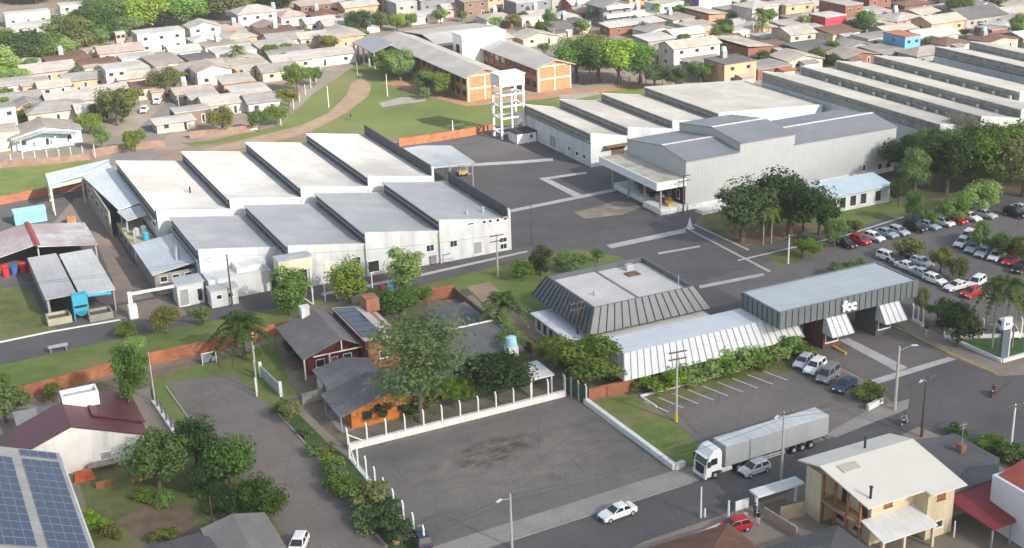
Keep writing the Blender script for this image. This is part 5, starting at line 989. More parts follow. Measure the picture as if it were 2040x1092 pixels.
# ================================================================ vegetation
LD = LEAF('dark foliage', (.045, .085, .026), (.085, .135, .04)); LM = LEAF('mid foliage', (.1, .18, .036), (.17, .25, .06)); LB = LEAF('bright foliage', (.17, .3, .045), (.26, .38, .08)); LO = LEAF('olive foliage', (.145, .17, .045), (.21, .22, .07)); LW = LEAF('feathery foliage', (.14, .21, .065), (.21, .27, .1)); LF = LEAF('palm foliage', (.095, .16, .04), (.17, .21, .07)); LG = LEAF('grey bare foliage', (.2, .2, .15), (.28, .26, .2))
BARK = M('bark', (.13, .1, .075), .95, .25, 1.5, 'fine'); BARKP = M('pale bark', (.3, .27, .22), .95, .2, 1.5)
def crown_mesh(name, R, H, z0, n, leaf, lobes, seed, spread=.62, fill=.5, egg=False):
    """leaf-sized faces through the volume of several unequal lobes; z0 is the crown's bottom"""
    r = random.Random(seed); L = []
    for i in range(lobes):
        a = r.uniform(0, 6.283); rr = R*spread*math.sqrt(r.random()); z = z0+H*(.22+.6*r.random())
        f = 1-.45*abs((z-z0)/H-.45)*2
        if egg: z = z0+H*(.12+.76*(i+.5)/lobes); f = 1.25*math.sin(math.pi*min(1, .3+.62*(1-(z-z0)/H)))
        L.append((Vector((rr*f*math.cos(a), rr*f*math.sin(a), z)), R*r.uniform(.2, .5)))
    V, F = [], []
    for i in range(n):
        c, s = L[r.randrange(lobes)] if lobes > 1 else (Vector((0, 0, z0+H/2)), R)
        while True:
            d = Vector((r.uniform(-1, 1), r.uniform(-1, 1), r.uniform(-1, 1)))
            if .05 < d.length < 1: break
        d.normalize(); rad = s*(fill+(1.05-fill)*r.random()**.6)*(1+.18*math.sin(d.x*5+c.x*3)*math.cos(d.y*4+c.z))
        p = c+Vector((d.x*rad, d.y*rad, d.z*rad*(.85 if H < 2*R else 1.15)))
        if p.z < z0*.6: continue
        nrm = (d+Vector((r.uniform(-.8, .8), r.uniform(-.8, .8), r.uniform(-.4, .9)))).normalized()
        t = nrm.cross(Vector((r.uniform(-1, 1), r.uniform(-1, 1), r.uniform(-1, 1)))).normalized(); b = nrm.cross(t)
        l = leaf*r.uniform(.6, 1.35); k = len(V)
        V += [p-t*l*.5, p+b*l*.33+nrm*l*.08, p+t*l*.55, p-b*l*.33+nrm*l*.08]; F.append((k, k+1, k+2, k+3))
    me = bpy.data.meshes.new(name); me.from_pydata([tuple(v) for v in V], [], F); me.materials.append(LM); return me, L
def trunk_mesh(name, L, z0, r0, seed, H):
    r = random.Random(seed); mb = MB(); top = z0+H*.35
    bend = Vector((r.uniform(-.25, .25), r.uniform(-.25, .25), 0)); pts = [Vector((0, 0, -.1)), Vector((bend.x*.5, bend.y*.5, z0*.6)), Vector((bend.x, bend.y, top))]
    mb.tube(pts[0], pts[1], r0*1.25, r0, 8); mb.tube(pts[1], pts[2], r0, r0*.6, 8)
    for c, s in L[:7]:
        a = pts[1].lerp(pts[2], r.uniform(.2, 1)); m = a.lerp(c, .55)+Vector((0, 0, -.1*s)); mb.tube(a, m, r0*.5, r0*.3, 6); mb.tube(m, c, r0*.3, r0*.1, 5)
    me = bpy.data.meshes.new(name); me.from_pydata(mb.v, [], mb.f); me.materials.append(BARK); return me
# kind: R, H, z0, n, leaf, lobes, trunk radius
KINDS = {'round': (3.4, 4.8, 1.5, 5200, .33, 19, .2), 'wide': (5.0, 6.4, 2.4, 7600, .4, 27, .32), 'oval': (2.4, 5.6, .9, 4600, .27, 20, .13), 'tall': (3.4, 8.5, 2.2, 5600, .36, 24, .25), 'bush': (1.5, 1.9, .05, 1500, .22, 10, .07), 'feather': (4.6, 9.5, 4.4, 6200, .33, 34, .2), 'small': (2.0, 2.8, 1.2, 1800, .32, 9, .1)}
PROTO = {}
for ki, (k, (R, H, z0, n, lf, lo, tr)) in enumerate(KINDS.items()):
    for s in range(4 if k != 'feather' else 1):
        me, L = crown_mesh('crown', R, H, z0, n, lf, lo, ki*17+s*5+1, spread={'feather': .85, 'oval': .42}.get(k, .74), fill=.15 if k == 'feather' else .3, egg=k == 'oval')
        PROTO.setdefault(k, []).append((me, trunk_mesh('trunk', L, z0, tr, ki*7+s, H), H+z0*.9))
trng = random.Random(3); WIDE = {'oval': 1.6, 'feather': 1.5, 'bush': 1.25, 'round': 1.22, 'small': 1.3, 'wide': 1.15, 'tall': 1.15}
def tree(px, py, h, kind, mat, phrase, wide=1.0, label=None, group=None, cat='tree', name=None, world=None, rgrp=True):
    p = Vector(world) if world else g(px, py); me, tm, H = trng.choice(PROTO[kind]); s = h/H
    name = name or ('shrub' if kind == 'bush' else 'tree')
    t = thing(name, label, 'shrub' if kind == 'bush' else cat, (p.x, p.y, 0), group); t.rotation_euler[2] = trng.uniform(0, 6.28); wa = trng.uniform(.86, 1.16); t.scale = (s*wide*WIDE.get(kind, 1.2)*wa, s*wide*WIDE.get(kind, 1.2)/wa, s)
    c = bpy.data.objects.new('crown', me); COL.objects.link(c); c.parent = t; c.material_slots[0].link = 'OBJECT'; c.material_slots[0].material = mat
    k = bpy.data.objects.new('stem' if kind == 'bush' else 'trunk', tm); COL.objects.link(k); k.parent = t
    if not label: auto(t, phrase, (px, py-6*h) if not world else proj((p.x, p.y, h/2)))
    return t
PALMV = []
def palm_proto(seed, nf, L, droop, wleaf):
    r = random.Random(seed); V, F = [], []
    for i in range(nf):
        a = i*2.39996+r.uniform(-.2, .2); e = r.uniform(.35, 1.35) if i > nf*.3 else r.uniform(-.35, .4); l = L*r.uniform(.8, 1.1); h = Vector((math.cos(a), math.sin(a), 0)); side = Vector((-math.sin(a), math.cos(a), 0)); prev = None; n = 9
        for j in range(n+1):
            f = j/n; p = h*(l*f*math.cos(e)*(1-.12*f))+Vector((0, 0, l*f*math.sin(e)-droop*l*f*f*1.0))
            if prev is not None:
                for sg in (-1, 1):
                    ll = wleaf*math.sin(math.pi*min(1, .12+f*.9))**.6*r.uniform(.8, 1.15); q = p.lerp(prev, .5); k = len(V)
                    tip = q+side*sg*ll+h*ll*.35+Vector((0, 0, -ll*.35)); V += [prev, p, tip]; F.append((k, k+1, k+2))
                k = len(V); w = .04; V += [prev-side*w, prev+side*w, p+side*w, p-side*w]; F.append((k, k+1, k+2, k+3))
            prev = p
    me = bpy.data.meshes.new('fronds'); me.from_pydata([tuple(v) for v in V], [], F); me.materials.append(LF); return me
PALMS = [palm_proto(1, 52, 4.6, .66, .72), palm_proto(2, 30, 2.7, .8, .55)]
def palm(px, py, h, big, phrase, label=None, sc=1.0, mat=None):
    p = g(px, py); t = thing('palm_tree', label, 'palm', (p.x, p.y, 0)); t.rotation_euler[2] = trng.uniform(0, 6)
    r = .28 if big else .13; mb = MB()
    for i in range(6): mb.tube((p.x, p.y, h*i/6), (p.x, p.y, h*(i+1)/6+.02), r*(1.15-.05*i), r*(1.05-.05*i), 8)
    mb.build('trunk', BARKP if not big else BARK, t)
    c = bpy.data.objects.new('fronds', PALMS[0 if big else 1]); COL.objects.link(c); c.parent = t; c.location = (0, 0, h); c.scale = (sc,)*3
    if mat: c.material_slots[0].link = 'OBJECT'; c.material_slots[0].material = mat
    if not label: auto(t, phrase, (px, py-8*h))
    return t
# trees by the grey-roofed hall
tree(580, 628, 7.4, 'oval', LB, '', label='bright green oval tree below the beige entrance canopy, leftmost of three', group='bright oval trees along the compound road')
tree(697, 604, 6.9, 'oval', LB, '', label='bright green oval tree in the middle of three by the white hall', group='bright oval trees along the compound road')
tree(810, 578, 7.2, 'oval', LB, '', label='bright green oval tree nearest the dark garden path, rightmost of three', group='bright oval trees along the compound road')
tree(333, 666, 4.4, 'round', LO, 'olive round tree beside the white roller-door hut', .95); tree(403, 648, 2.9, 'small', LM, 'small round tree in front of the low white hut'); tree(252, 668, 2.0, 'bush', LM, 'leafy shrub at the foot of the white gate pillar', 1.2)
palm(487, 716, 5.2, True, '', label='large dark palm on the verge at the end of the brick wall', sc=1.35, mat=LD); palm(1003, 680, 5.8, True, "", label="big drooping palm left of the mansard office", sc=1.25)
tree(268, 830, 10.5, 'tall', LM, '', .78, label='tall vine-covered green tree between the two brick wall stretches'); tree(272, 712, 3.0, 'round', LB, 'bright shrubby tree on the verge behind the brick wall', 1.0)
tree(14, 842, 5.4, 'round', LM, 'mid green tree above the mint shed'); tree(108, 800, 2.6, 'small', LM, 'small round tree in front of the brick wall'); tree(-6, 800, 4, 'round', LM, 'leafy tree cut by the left edge')
for q, h, k, m, ph, w in (((318, 972), 6.6, 'round', LM, 'leafy tree against the white gable wall', 1.1), ((392, 935), 6.2, 'round', LD, 'dark leafy tree beside the left street', 1.0), ((462, 975), 6.4, 'round', LM, 'mid green tree overhanging the left street', 1.0), ((524, 1040), 5.4, 'round', LD, 'dense dark round street-edge tree', 1.0), ((420, 985), 4, 'round', LD, 'dark low tree in the left garden', 1.1), ((470, 1035), 3.4, 'round', LD, 'dark bushy tree in the left garden', 1.0)): tree(*q, h, k, m, ph, w)
for i in range(26):
    x = trng.uniform(165, 480); y = trng.uniform(985, 1085)
    if 230 < x < 400 and 1005 < y < 1062: continue
    tree(x, y, trng.uniform(.9, 1.9), 'bush', trng.choice([LM, LB, LO, LM]), 'low garden shrub', 1.2, group='garden shrubs beside the solar roof')
tree(838, 842, 14.5, 'feather', LW, '', 1.0, label='tall feathery grey green tree towering over the dark-roofed houses')
tree(1078, 550, 5.0, 'oval', LD, 'dark clipped egg-shaped tree left of the mansard office', .9); tree(1137, 540, 3.1, 'round', LM, 'broad round bush left of the mansard office', 1.6); tree(1190, 524, 2.4, 'small', LM, 'small tree behind the mansard office'); tree(1040, 560, 3.4, 'small', LM, 'small leafy tree beside the clipped egg-shaped tree')
tree(1018, 716, 4.6, 'round', LM, 'round tree right of the blue water tank', .85); tree(995, 800, 6.4, 'round', LD, '', 1.3, label='dense dark round tree behind the white-posted fence'); tree(1098, 722, 4.0, 'round', LM, 'leafy tree right of the small white carport'); tree(1158, 772, 7.2, 'round', LM, 'large leafy tree left of the white ribbed canopy', 1.25); tree(1130, 750, 4.5, 'round', LD, 'dark tree beside the mesh fence')
tree(905, 812, 4.2, 'round', LM, 'mid green tree right of the orange house', 1.1); tree(868, 826, 3.4, 'small', LO, 'olive small tree in front of the feathery trunk', 1.3); tree(762, 838, 2.8, 'small', LD, 'dark garden tree before the orange wall', 1.1); tree(812, 834, 2.1, 'bush', LM, 'leafy bush before the orange wall', 1.2); tree(760, 628, 4.2, 'round', LM, 'leafy tree behind the narrow maroon-sided house', 1.1); tree(800, 640, 5.2, 'round', LM, 'mid green tree beside the feathery tree', 1.1); tree(850, 610, 3, 'small', LM, 'small tree near the orange brick wall')
tree(600, 730, 3, 'small', LD, 'dark tree beside the red gabled house'); tree(575, 842, 3.0, 'small', LO, 'small olive tree at the top of the kerb garden'); tree(590, 700, 3.0, 'bush', LD, 'dark shrub beside the street wall')
for q, h, m in (((628, 905), 1.6, LM), ((650, 935), 1.9, LB), ((672, 962), 2.2, LM), ((700, 985), 2.4, LM), ((742, 1022), 3.4, LO), ((712, 1010), 2.6, LM), ((770, 1062), 3.0, LD), ((800, 1085), 2.6, LD), ((735, 1045), 2.4, LM), ((562, 822), 1.5, LM), ((605, 870), 1.3, LM), ((655, 905), 1.3, LO), ((780, 1035), 2.4, LD)): tree(*q, h, 'bush' if h < 2.5 else 'small', m, 'kerb garden shrub', 1.25, group='shrubs of the kerb garden')
tree(1722, 792, 2.6, 'bush', LM, '', 1.35, label='dense clipped round bush beside the parked dark blue car')
for q, h in (((1908, 868), 1.7), ((1965, 895), 2.6), ((2005, 915), 2.3), ((2030, 932), 2.2)): tree(*q, h, 'bush', LM, 'leafy bush beside the dark flat roof', 1.2)
# hedge before the white ribbed canopy
hp0, hp1 = g(1288, 778), g(1590, 704)
for i in range(19):
    f = i/18; p = hp0.lerp(hp1, f); tree(0, 0, trng.uniform(2.3, 3.0)+(.5 if i > 15 else 0), 'bush', LB if i % 3 else LM, 'hedge bush below the white ribbed canopy', 1.15, world=(p.x, p.y+trng.uniform(-.3, .3), 0), group='hedge bushes along the parking kerb')
# trees by the annex, lots and gate
for q, h, k, m, ph, w in (((1478, 482), 10.2, 'wide', LD, 'large dark annex grove tree', 1.1), ((1572, 474), 11.5, 'wide', LD, 'tallest dark tree of the annex grove', 1.0), ((1632, 468), 8, 'round', LD, 'dark tree touching the office annex', .9), ((1530, 470), 7, 'round', LM, 'mid green tree inside the annex grove', .9), ((1600, 462), 8, 'tall', LM, 'tall tree inside the annex grove', .9),
    ((1600, 516), 3.6, 'small', LM, 'small street tree at the lawn island', 1.1), ((1662, 492), 5, 'round', LM, 'leafy tree beside the parked black car', .8), ((1700, 478), 3.4, 'small', LO, 'small olive tree above the red car', 1), ((1818, 446), 6.5, 'tall', LM, 'tree standing right of the office annex', .9), ((1790, 412), 5, 'round', LD, 'dark tree at the corner of the office annex', .7), ((1902, 446), 5.2, 'round', LB, 'bright tree behind the parked red car', 1.1), ((1952, 428), 6, 'round', LB, 'bright spreading tree at the end of the car row', 1.15), ((1850, 450), 3, 'small', LB, 'small bright tree left of the spreading tree', 1.1),
    ((1812, 517), 3.6, 'small', LO, 'olive tree over the middle car row', 1.25), ((1872, 545), 4.2, 'round', LO, 'olive tree in the middle of the car park', 1.0), ((1910, 560), 3.8, 'round', LO, 'olive tree nearest the gatehouse in the car park', .9), ((1952, 496), 4.4, 'round', LM, 'mid green tree above the right car row', 1.0), ((1992, 515), 4.2, 'round', LM, 'mid green tree over the right car row', 1.0), ((2036, 525), 4.5, 'round', LM, 'mid green tree at the right edge of the car park', .9),
    ((1836, 622), 3.6, 'round', LO, 'bushy tree at the right end of the gatehouse', .8), ((1905, 690), 6.2, 'round', LD, 'dark bushy tree behind the corner lawn', 1.0), ((1870, 650), 4, 'small', LM, 'small tree behind the gate pavement', 1.2), ((1662, 552), 2.2, 'small', LM, 'low tree behind the gatehouse roof', 1.4), ((1690, 545), 1.6, 'bush', LM, 'hedge plant behind the gatehouse', 1.6), ((1720, 538), 1.5, 'bush', LM, 'hedge plant behind the gatehouse', 1.6)): tree(*q, h, k, m, ph, w)
for q, h in (((1520, 488), 6.4), ((1536, 486), 6.6)): palm(*q, h, False, 'slender annex grove palm')
for q, h in (((1976, 694), 9.6), ((2000, 700), 10), ((2016, 694), 9), ((2040, 700), 9.6)): palm(*q, h, False, 'slender palm above the corner lawn', sc=1.5)
GR = [(1820, 395, 10), (1800, 350, 8), (1850, 372, 11), (1885, 384, 11), (1905, 345, 8), (1935, 375, 12), (1960, 345, 10), (1985, 380, 12), (2015, 360, 11), (2040, 392, 12), (1870, 335, 9), (1925, 320, 7), (1990, 330, 7), (2035, 330, 8), (1835, 330, 8), (2060, 365, 12), (2010, 305, 6), (1960, 305, 6)]
for i, (x, y, h) in enumerate(GR): tree(x, y, h, 'wide' if i % 2 else 'tall', [LM, LD, LM, LD, LO][i % 5], ['leafy', 'dark', 'broad', 'dense', 'olive'][i % 5]+' tree of the big grove at right', .95, group='trees of the big right grove')
tree(1905, 318, 10, 'feather', LG, '', .75, label='pale half-bare tree rising at the back of the right grove')
# school trees
for q, h, k, m, ph in (((798, 160), 8.5, 'wide', LM, 'large tree in front of the long school wing'), ((775, 150), 7, 'round', LM, 'tree at the far corner of the school field'), ((850, 182), 5.5, 'round', LM, 'tree left of the school gable'), ((885, 192), 6, 'wide', LM, 'spreading tree before the school gable'), ((905, 188), 5, 'round', LM, 'round tree close to the school gable'), ((848, 198), 3, 'small', LM, 'small tree on the school field'),
    ((1150, 162), 11.5, 'wide', LM, 'tall school grove tree'), ((1192, 165), 11.5, 'wide', LM, 'broad school grove tree'), ((1234, 168), 11.5, 'wide', LB, 'bright school grove tree'), ((1276, 166), 10.5, 'wide', LM, 'rounded school grove tree'), ((1175, 140), 10, 'wide', LO, 'olive school grove tree'), ((1222, 135), 9, 'wide', LM, 'rear school grove tree'), ((1305, 178), 6.5, 'wide', LD, 'dark low school grove tree'), ((1345, 180), 6, 'round', LD, 'dark plant-side school grove tree'), ((1395, 165), 6, 'wide', LM, 'leafy tree near the plant'), ((1425, 158), 5, 'round', LM, 'tree behind the plant roofs'), ((1095, 60), 7, 'tall', LM, 'tree below the slate house'), ((1085, 75), 5, 'round', LD, 'dark tree right of the far street'), ((1190, 50), 6, 'round', LM, 'tree left of the grey balcony house'), ((1160, 70), 5, 'round', LM, 'tree above the school grove'), ((1085, 110), 3.5, 'small', LO, 'small tree behind the right school wing')): tree(*q, h, k, m, ph, group='school grove' if 'grove' in ph else None)
# town trees
for q, h, k, m, ph in (((330, 192), 7.5, 'wide', LO, 'large olive town tree beside the street'), ((236, 250), 9, 'wide', LO, 'large olive town tree left of the street'), ((205, 300), 6.5, 'tall', LM, 'tall tree on the lane'), ((182, 268), 5, 'round', LM, 'tree right of the blue porch house'), ((270, 302), 5, 'round', LM, 'round lane tree'), ((445, 268), 6.5, 'wide', LO, 'olive tree behind the brown lane wall'), ((516, 262), 5, 'round', LM, 'tree near the parked white car'), ((552, 250), 5, 'round', LM, 'tree at the corner of the school field'), ((592, 185), 7.5, 'wide', LM, 'broad tree at the edge of the school field'), ((628, 170), 5, 'round', LM, 'tree at the edge of the school field'), ((575, 215), 5, 'round', LO, 'olive tree at the edge of the school field'), ((63, 240), 4, 'small', LO, 'small tree between town roofs'), ((540, 118), 4.5, 'round', LM, 'tree right of the town palm'), ((572, 112), 4, 'round', LM, 'bushy tree behind the long low house'), ((715, 68), 7.5, 'round', LD, 'dark round tree below the wide peach house'), ((760, 62), 6, 'round', LO, 'olive tree above the school'), ((792, 62), 5.5, 'round', LB, 'bright tree above the school'), ((820, 55), 4.5, 'small', LM, 'small tree above the school'), ((878, 48), 5, 'small', LB, 'bright small tree above the school'), ((990, 62), 4.5, 'small', LB, 'small bright tree behind the white hall'), ((1310, 28), 6, 'small', LM, 'tree right of the salmon house'), ((1440, 85), 5.5, 'round', LM, 'tree left of the brick-sided house'), ((1485, 34), 5.5, 'round', LD, 'dark tree right of the purple house'), ((1590, 25), 6, 'round', LD, 'dark tree left of the grey concrete house'), ((1725, 65), 6.5, 'round', LM, 'green tree right of the red house'), ((1700, 68), 4.5, 'round', LD, 'dark tree beside the red house'), ((1656, 113), 4.5, 'round', LM, 'tree just above the long plant'), ((1628, 128), 3.5, 'small', LO, 'small tree touching the long plant'), ((1855, 100), 4, 'round', LO, 'olive tree beside the blue house'), ((1900, 35), 6.5, 'round', LD, 'dark tree above the cream gable'), ((1925, 30), 5.5, 'round', LM, 'tree above the big dark roof'), ((2025, 80), 8, 'tall', LM, 'tall tree at the right edge of the town'), ((1985, 20), 4, 'small', LO, 'olive tree left of the bright blue house'), ((1350, 40), 5, 'round', LM, 'tree left of the purple house'), ((1130, 15), 6, 'round', LM, 'tree right of the slate house'), ((1280, 70), 4, 'small', LO, 'small tree below the grey balcony house'), ((1600, 60), 4.5, 'small', LM, 'small tree among pale roofs')): tree(*q, h, k, m, ph)
palm(476, 132, 4.5, True, '', label='town palm with drooping fronds above the bright white gable', sc=1.1); palm(1518, 78, 5, True, 'town palm between pale roofs', sc=.95, mat=LO); palm(1512, 60, 5.5, True, 'tall town palm between pale roofs', sc=.9); palm(1308, 45, 5.5, False, 'slender town palm')
for i in range(62):
    z = trng.choice([ZR, ZR, ZL])
    for _ in range(30):
        x = trng.uniform(0, 2040); y = trng.uniform(-18, 280)
        if not inside(x, y, z): continue
        w_ = g(x, y); r = (w_.x-1.2, w_.x+1.2, w_.y-1.2, w_.y+1.2)
        if not overlap(r, 0): break
    else: continue
    tree(x, y, trng.uniform(2.5, 5), 'small', trng.choice([LM, LD, LO]), trng.choice(['small', 'little', 'low'])+' town tree')
# the wood on the left
WOODP = [(-40, -30), (600, -30), (590, 25), (560, 28), (470, 22), (470, 48), (380, 52), (375, 66), (290, 66), (275, 92), (200, 92), (150, 118), (60, 132), (0, 165), (-40, 165)]
CLEAR = [(-50, 12), (100, 8), (120, 2), (185, 4), (180, 95), (120, 108), (40, 115), (-50, 125)]
n = 0; y = -34.0; wr = random.Random(9)
while y < 160:
    x = -40+wr.uniform(0, 20)
    while x < 610:
        px, py = x+wr.uniform(-6, 6), y+wr.uniform(-3, 3)
        if inside(px, py, WOODP) and not inside(px, py, CLEAR):
            k = wr.choice(['wide', 'wide', 'tall', 'round']); m = wr.choice([LM, LM, LD, LO, LB, LM]); wn_ = {LM: 'mid green', LD: 'dark', LO: 'olive', LB: 'bright green'}
            nm = [a for a in wn_ if a == m][0]
            tree(px, py, wr.uniform(7, 12) if py > 20 else wr.uniform(9, 14), k, m, wn_[nm]+' wood tree', 1.3, group='trees of the left wood'); n += 1
        x += 36
    y += 14.5
print('wood trees', n)
for i, q in enumerate([(20, 160), (40, 172), (8, 140), (60, 152), (15, 178), (48, 134), (85, 126), (118, 121), (155, 113), (190, 104), (-5, 168)]): tree(*q, 8.0 if i in (2, 5, 6, 7, 8, 9) else 5, 'wide' if i > 4 else 'round', [LM, LB, LO][i % 3], 'bushy wood-edge tree', 1.2)
# ================================================================ vehicles
TYRE = M('tyre rubber', (.02, .02, .02), .85); RIM = M('alloy rim', (.35, .36, .37), .4, .1, 2); CGL = M('car glass', (.025, .032, .04), .08, .3, .5, spec=.7); HL = M('headlight glass', (.6, .62, .62), .15); TL = M('tail light', (.35, .02, .02), .3)
CCOL = {'white': (.75, .75, .75), 'silver': (.42, .44, .46), 'grey': (.17, .175, .185), 'black': (.018, .018, .02), 'red': (.42, .015, .025), 'blue': (.03, .045, .09), 'bluish silver': (.3, .35, .41), 'maroon': (.2, .02, .025)}
PAINT = {k: M('car paint '+k, v, .3, .04, .5, spec=.5) for k, v in CCOL.items()}
SHAPES = { # lower profile (x,z); cabin bottom x0,x1; roof x0,x1; belt z; roof z; length
 'hatch': ([(-1.92, .32), (-1.98, .62), (-1.9, .92), (.82, .92), (1.62, .8), (1.93, .62), (1.95, .32)], -1.86, .98, -1.55, .1, .92, 1.48),
 'sedan': ([(-2.2, .32), (-2.25, .62), (-2.18, .92), (-1.45, .95), (.85, .92), (1.8, .78), (2.18, .58), (2.2, .3)], -1.62, .98, -1.0, .12, .93, 1.44),
 'suv': ([(-2.1, .38), (-2.15, .75), (-2.08, 1.05), (.9, 1.04), (1.8, .92), (2.12, .72), (2.14, .38)], -2.05, 1.05, -1.85, .2, 1.04, 1.68),
 'van': ([(-2.2, .36), (-2.24, .8), (-2.2, 1.1), (1.35, 1.08), (1.95, .9), (2.15, .65), (2.16, .36)], -2.19, 1.5, -2.08, .65, 1.08, 1.88)}
def car_proto(kind, taxi=False):
    prof, b0, b1, r0, r1, bz, rz = SHAPES[kind]; W = .86 if kind != 'van' else .9
    root = thing('parked_car', None, 'car'); mb = MB()
    def ring(y, k): return [(x*(1-.0*k), y, z) for x, z in prof]
    n = len(prof); rings = []
    for y, dz, sx in ((-W, .1, .93), (-W+.1, 0, 1.0), (W-.1, 0, 1.0), (W, .1, .93)):
        rings.append([(x*sx, y, z if z < .5 else z-dz*.5) for x, z in prof])
    mb.loft(rings); W2 = W-.09; T = W-.26
    def cab(b0, b1, r0, r1, w, t, z0, z1): return [[(b0, -w, z0), (b1, -w, z0), (b1, w, z0), (b0, w, z0)], [(b0+(r0-b0)*.55, -w+(w-t)*.45, z0+(z1-z0)*.55), (b1+(r1-b1)*.55, -w+(w-t)*.45, z0+(z1-z0)*.55), (b1+(r1-b1)*.55, w-(w-t)*.45, z0+(z1-z0)*.55), (b0+(r0-b0)*.55, w-(w-t)*.45, z0+(z1-z0)*.55)], [(r0, -t, z1-.05), (r1, -t, z1-.05), (r1, t, z1-.05), (r0, t, z1-.05)], [(r0+.15, -t+.1, z1), (r1-.2, -t+.1, z1), (r1-.2, t-.1, z1), (r0+.15, t-.1, z1)]]
    mb.loft(cab(b0, b1, r0, r1, W2, T, bz-.03, rz)); body = mb.build('body', PAINT['white'], root, bevel=.03)
    def glass(pts, name, nrm):
        o = Vector(nrm).normalized()*.012; P = [Vector(p)+o for p in pts]; c = sum(P, Vector())/4; P = [c+(p-c)*.88 for p in P]; Q = [p-Vector(nrm).normalized()*.04 for p in P]
        m = MB(); m.add(P+Q, [(0, 1, 2, 3), (7, 6, 5, 4), (0, 4, 5, 1), (1, 5, 6, 2), (2, 6, 7, 3), (3, 7, 4, 0)]); m.build(name, CGL, root)
    k = .62; zt = bz+(rz-bz)*.86
    def L(a, b): return a+(b-a)*.86
    wt = W2+(T-W2)*.86
    glass([(b1, -W2, bz), (b1, W2, bz), (L(b1, r1), wt, zt), (L(b1, r1), -wt, zt)], 'windscreen', (rz-bz, 0, b1-r1))
    glass([(b0, -W2, bz), (b0, W2, bz), (L(b0, r0), wt, zt), (L(b0, r0), -wt, zt)], 'rear_window', (-(rz-bz), 0, r0-b0))
    for s in (-1, 1):
        mid = (b0+b1)/2-.1
        for xa, xb, ta, tb in ((b0+.12, mid-.04, L(b0, r0)+.05, mid-.04), (mid+.04, b1-.12, mid+.04, L(b1, r1)-.05)):
            glass([(xa, s*W2, bz+.02), (xb, s*W2, bz+.02), (tb, s*wt, zt), (ta, s*wt, zt)], 'side_window', (0, s*(rz-bz), W2-T))
        for x in (prof[0][0]+.68, prof[-1][0]-.72):
            m = MB(); m.tube((x, s*(W-.2), .31), (x, s*(W+.015), .31), .31, n=16); w = m.build('wheel', TYRE, root)
            m = MB(); m.tube((x, s*(W+.0), .31), (x, s*(W+.03), .31), .2, .18, n=12); m.build('rim', RIM, w)
        xf = prof[-2][0]; zf = prof[-2][1]; m = MB(); m.box(xf-.22, xf+.02, s*(W-.38)-.16, s*(W-.38)+.16, zf-.06, zf+.09); m.build('headlight', HL, root, bevel=.02)
        xr = prof[1][0]; m = MB(); m.box(xr-.02, xr+.14, s*(W-.28)-.12, s*(W-.28)+.12, .68, .88); m.build('tail_light', TL, root)
    xf = prof[-1][0]; m = MB(); m.box(xf-.1, xf+.025, -.5, .5, .36, .5); m.build('grille', DARK, root)
    return root
CARS = {k: car_proto(k) for k in SHAPES}; USED = set(); crng = random.Random(1)
def car(kind, col, rear, front, label, group=None, centre=None, heading=None, name='parked_car', z=0.045):
    if centre: p = g(*centre); h = Vector((math.cos(heading), math.sin(heading), 0))
    else:
        a, b = g(*rear), g(*front); p = (a+b)/2; h = (b-a).normalized()
    t = CARS[kind] if kind not in USED else copy_tree(CARS[kind]); USED.add(kind)
    if t is not CARS[kind]: t.name = name
    t.location = (p.x, p.y, z); t.rotation_euler[2] = math.atan2(h.y, h.x)
    t['label'] = label; t['category'] = 'car' if kind != 'van' else 'van'
    if group: t['group'] = group
    elif 'group' in t: del t['group']
    for ch in t.children:
        if ch.name.startswith('body'): ch.material_slots[0].link = 'OBJECT'; ch.material_slots[0].material = PAINT[col]
    return t
for k in CARS:
    for ch in CARS[k].children:
        pass
car('sedan', 'white', (1262, 1018), (1197, 1041), 'white sedan driving alone on the main road beside the gravel lot pavement')
car('hatch', 'silver', (1530, 932), (1474, 952), 'silver hatchback on the main road beside the truck trailer')
car('hatch', 'red', (1492, 1050), (1430, 1065), 'bright red hatchback parked in the yard left of the beige house')
car('hatch', 'white', (598, 1088), (592, 1102), 'white car roof just entering the bottom edge on the left street')
G1 = 'cars in the small front parking lot'
car('hatch', 'silver', (1612, 718), (1588, 739), 'silver hatchback parked beside the yellow kerb, leftmost of the front four', G1)
car('suv', 'white', (1637, 729), (1609, 751), 'white car parked between silver hatchback and grey van in the front lot', G1)
car('van', 'grey', (1663, 744), (1634, 768), 'grey van with roof rack in the front parking lot', G1)
car('sedan', 'blue', (1697, 764), (1666, 786), 'dark blue car parked beside the clipped round bush', G1)
HD = lambda a, b: math.atan2((g(*b)-g(*a)).y, (g(*b)-g(*a)).x)
H1 = HD((1721, 471), (1761, 484)); H2 = HD((1931, 479), (1901, 499)); H3 = HD((1924, 567), (1880, 579)); GP = 'cars in the large car park'
W_ = ['first', 'second', 'third', 'fourth', 'fifth', 'sixth', 'seventh', 'eighth', 'ninth', 'tenth', 'eleventh', 'twelfth']
for i, (x, y, c, k) in enumerate([(1684, 491, 'black', 'sedan'), (1713, 485, 'red', 'hatch'), (1741, 479, 'white', 'hatch'), (1766, 471, 'bluish silver', 'sedan'), (1790, 467, 'silver', 'hatch'), (1823, 460, 'black', 'suv'), (1850, 455, 'bluish silver', 'sedan'), (1880, 449, 'white', 'hatch'), (1906, 444, 'red', 'hatch'), (1932, 438, 'white', 'sedan'), (1962, 433, 'silver', 'sedan')]):
    car(k, c, 0, 0, c+' car, '+W_[i]+' from the left in the row below the office annex trees', GP, (x, y), H1+crng.uniform(-.06, .06))
car('suv', 'black', 0, 0, 'dark car alone at the far right end of the car park, by two poles', GP, (2022, 432), H1)
car('sedan', 'silver', 0, 0, 'silver car behind the dark car at the far right end of the car park', GP, (2036, 422), H1)
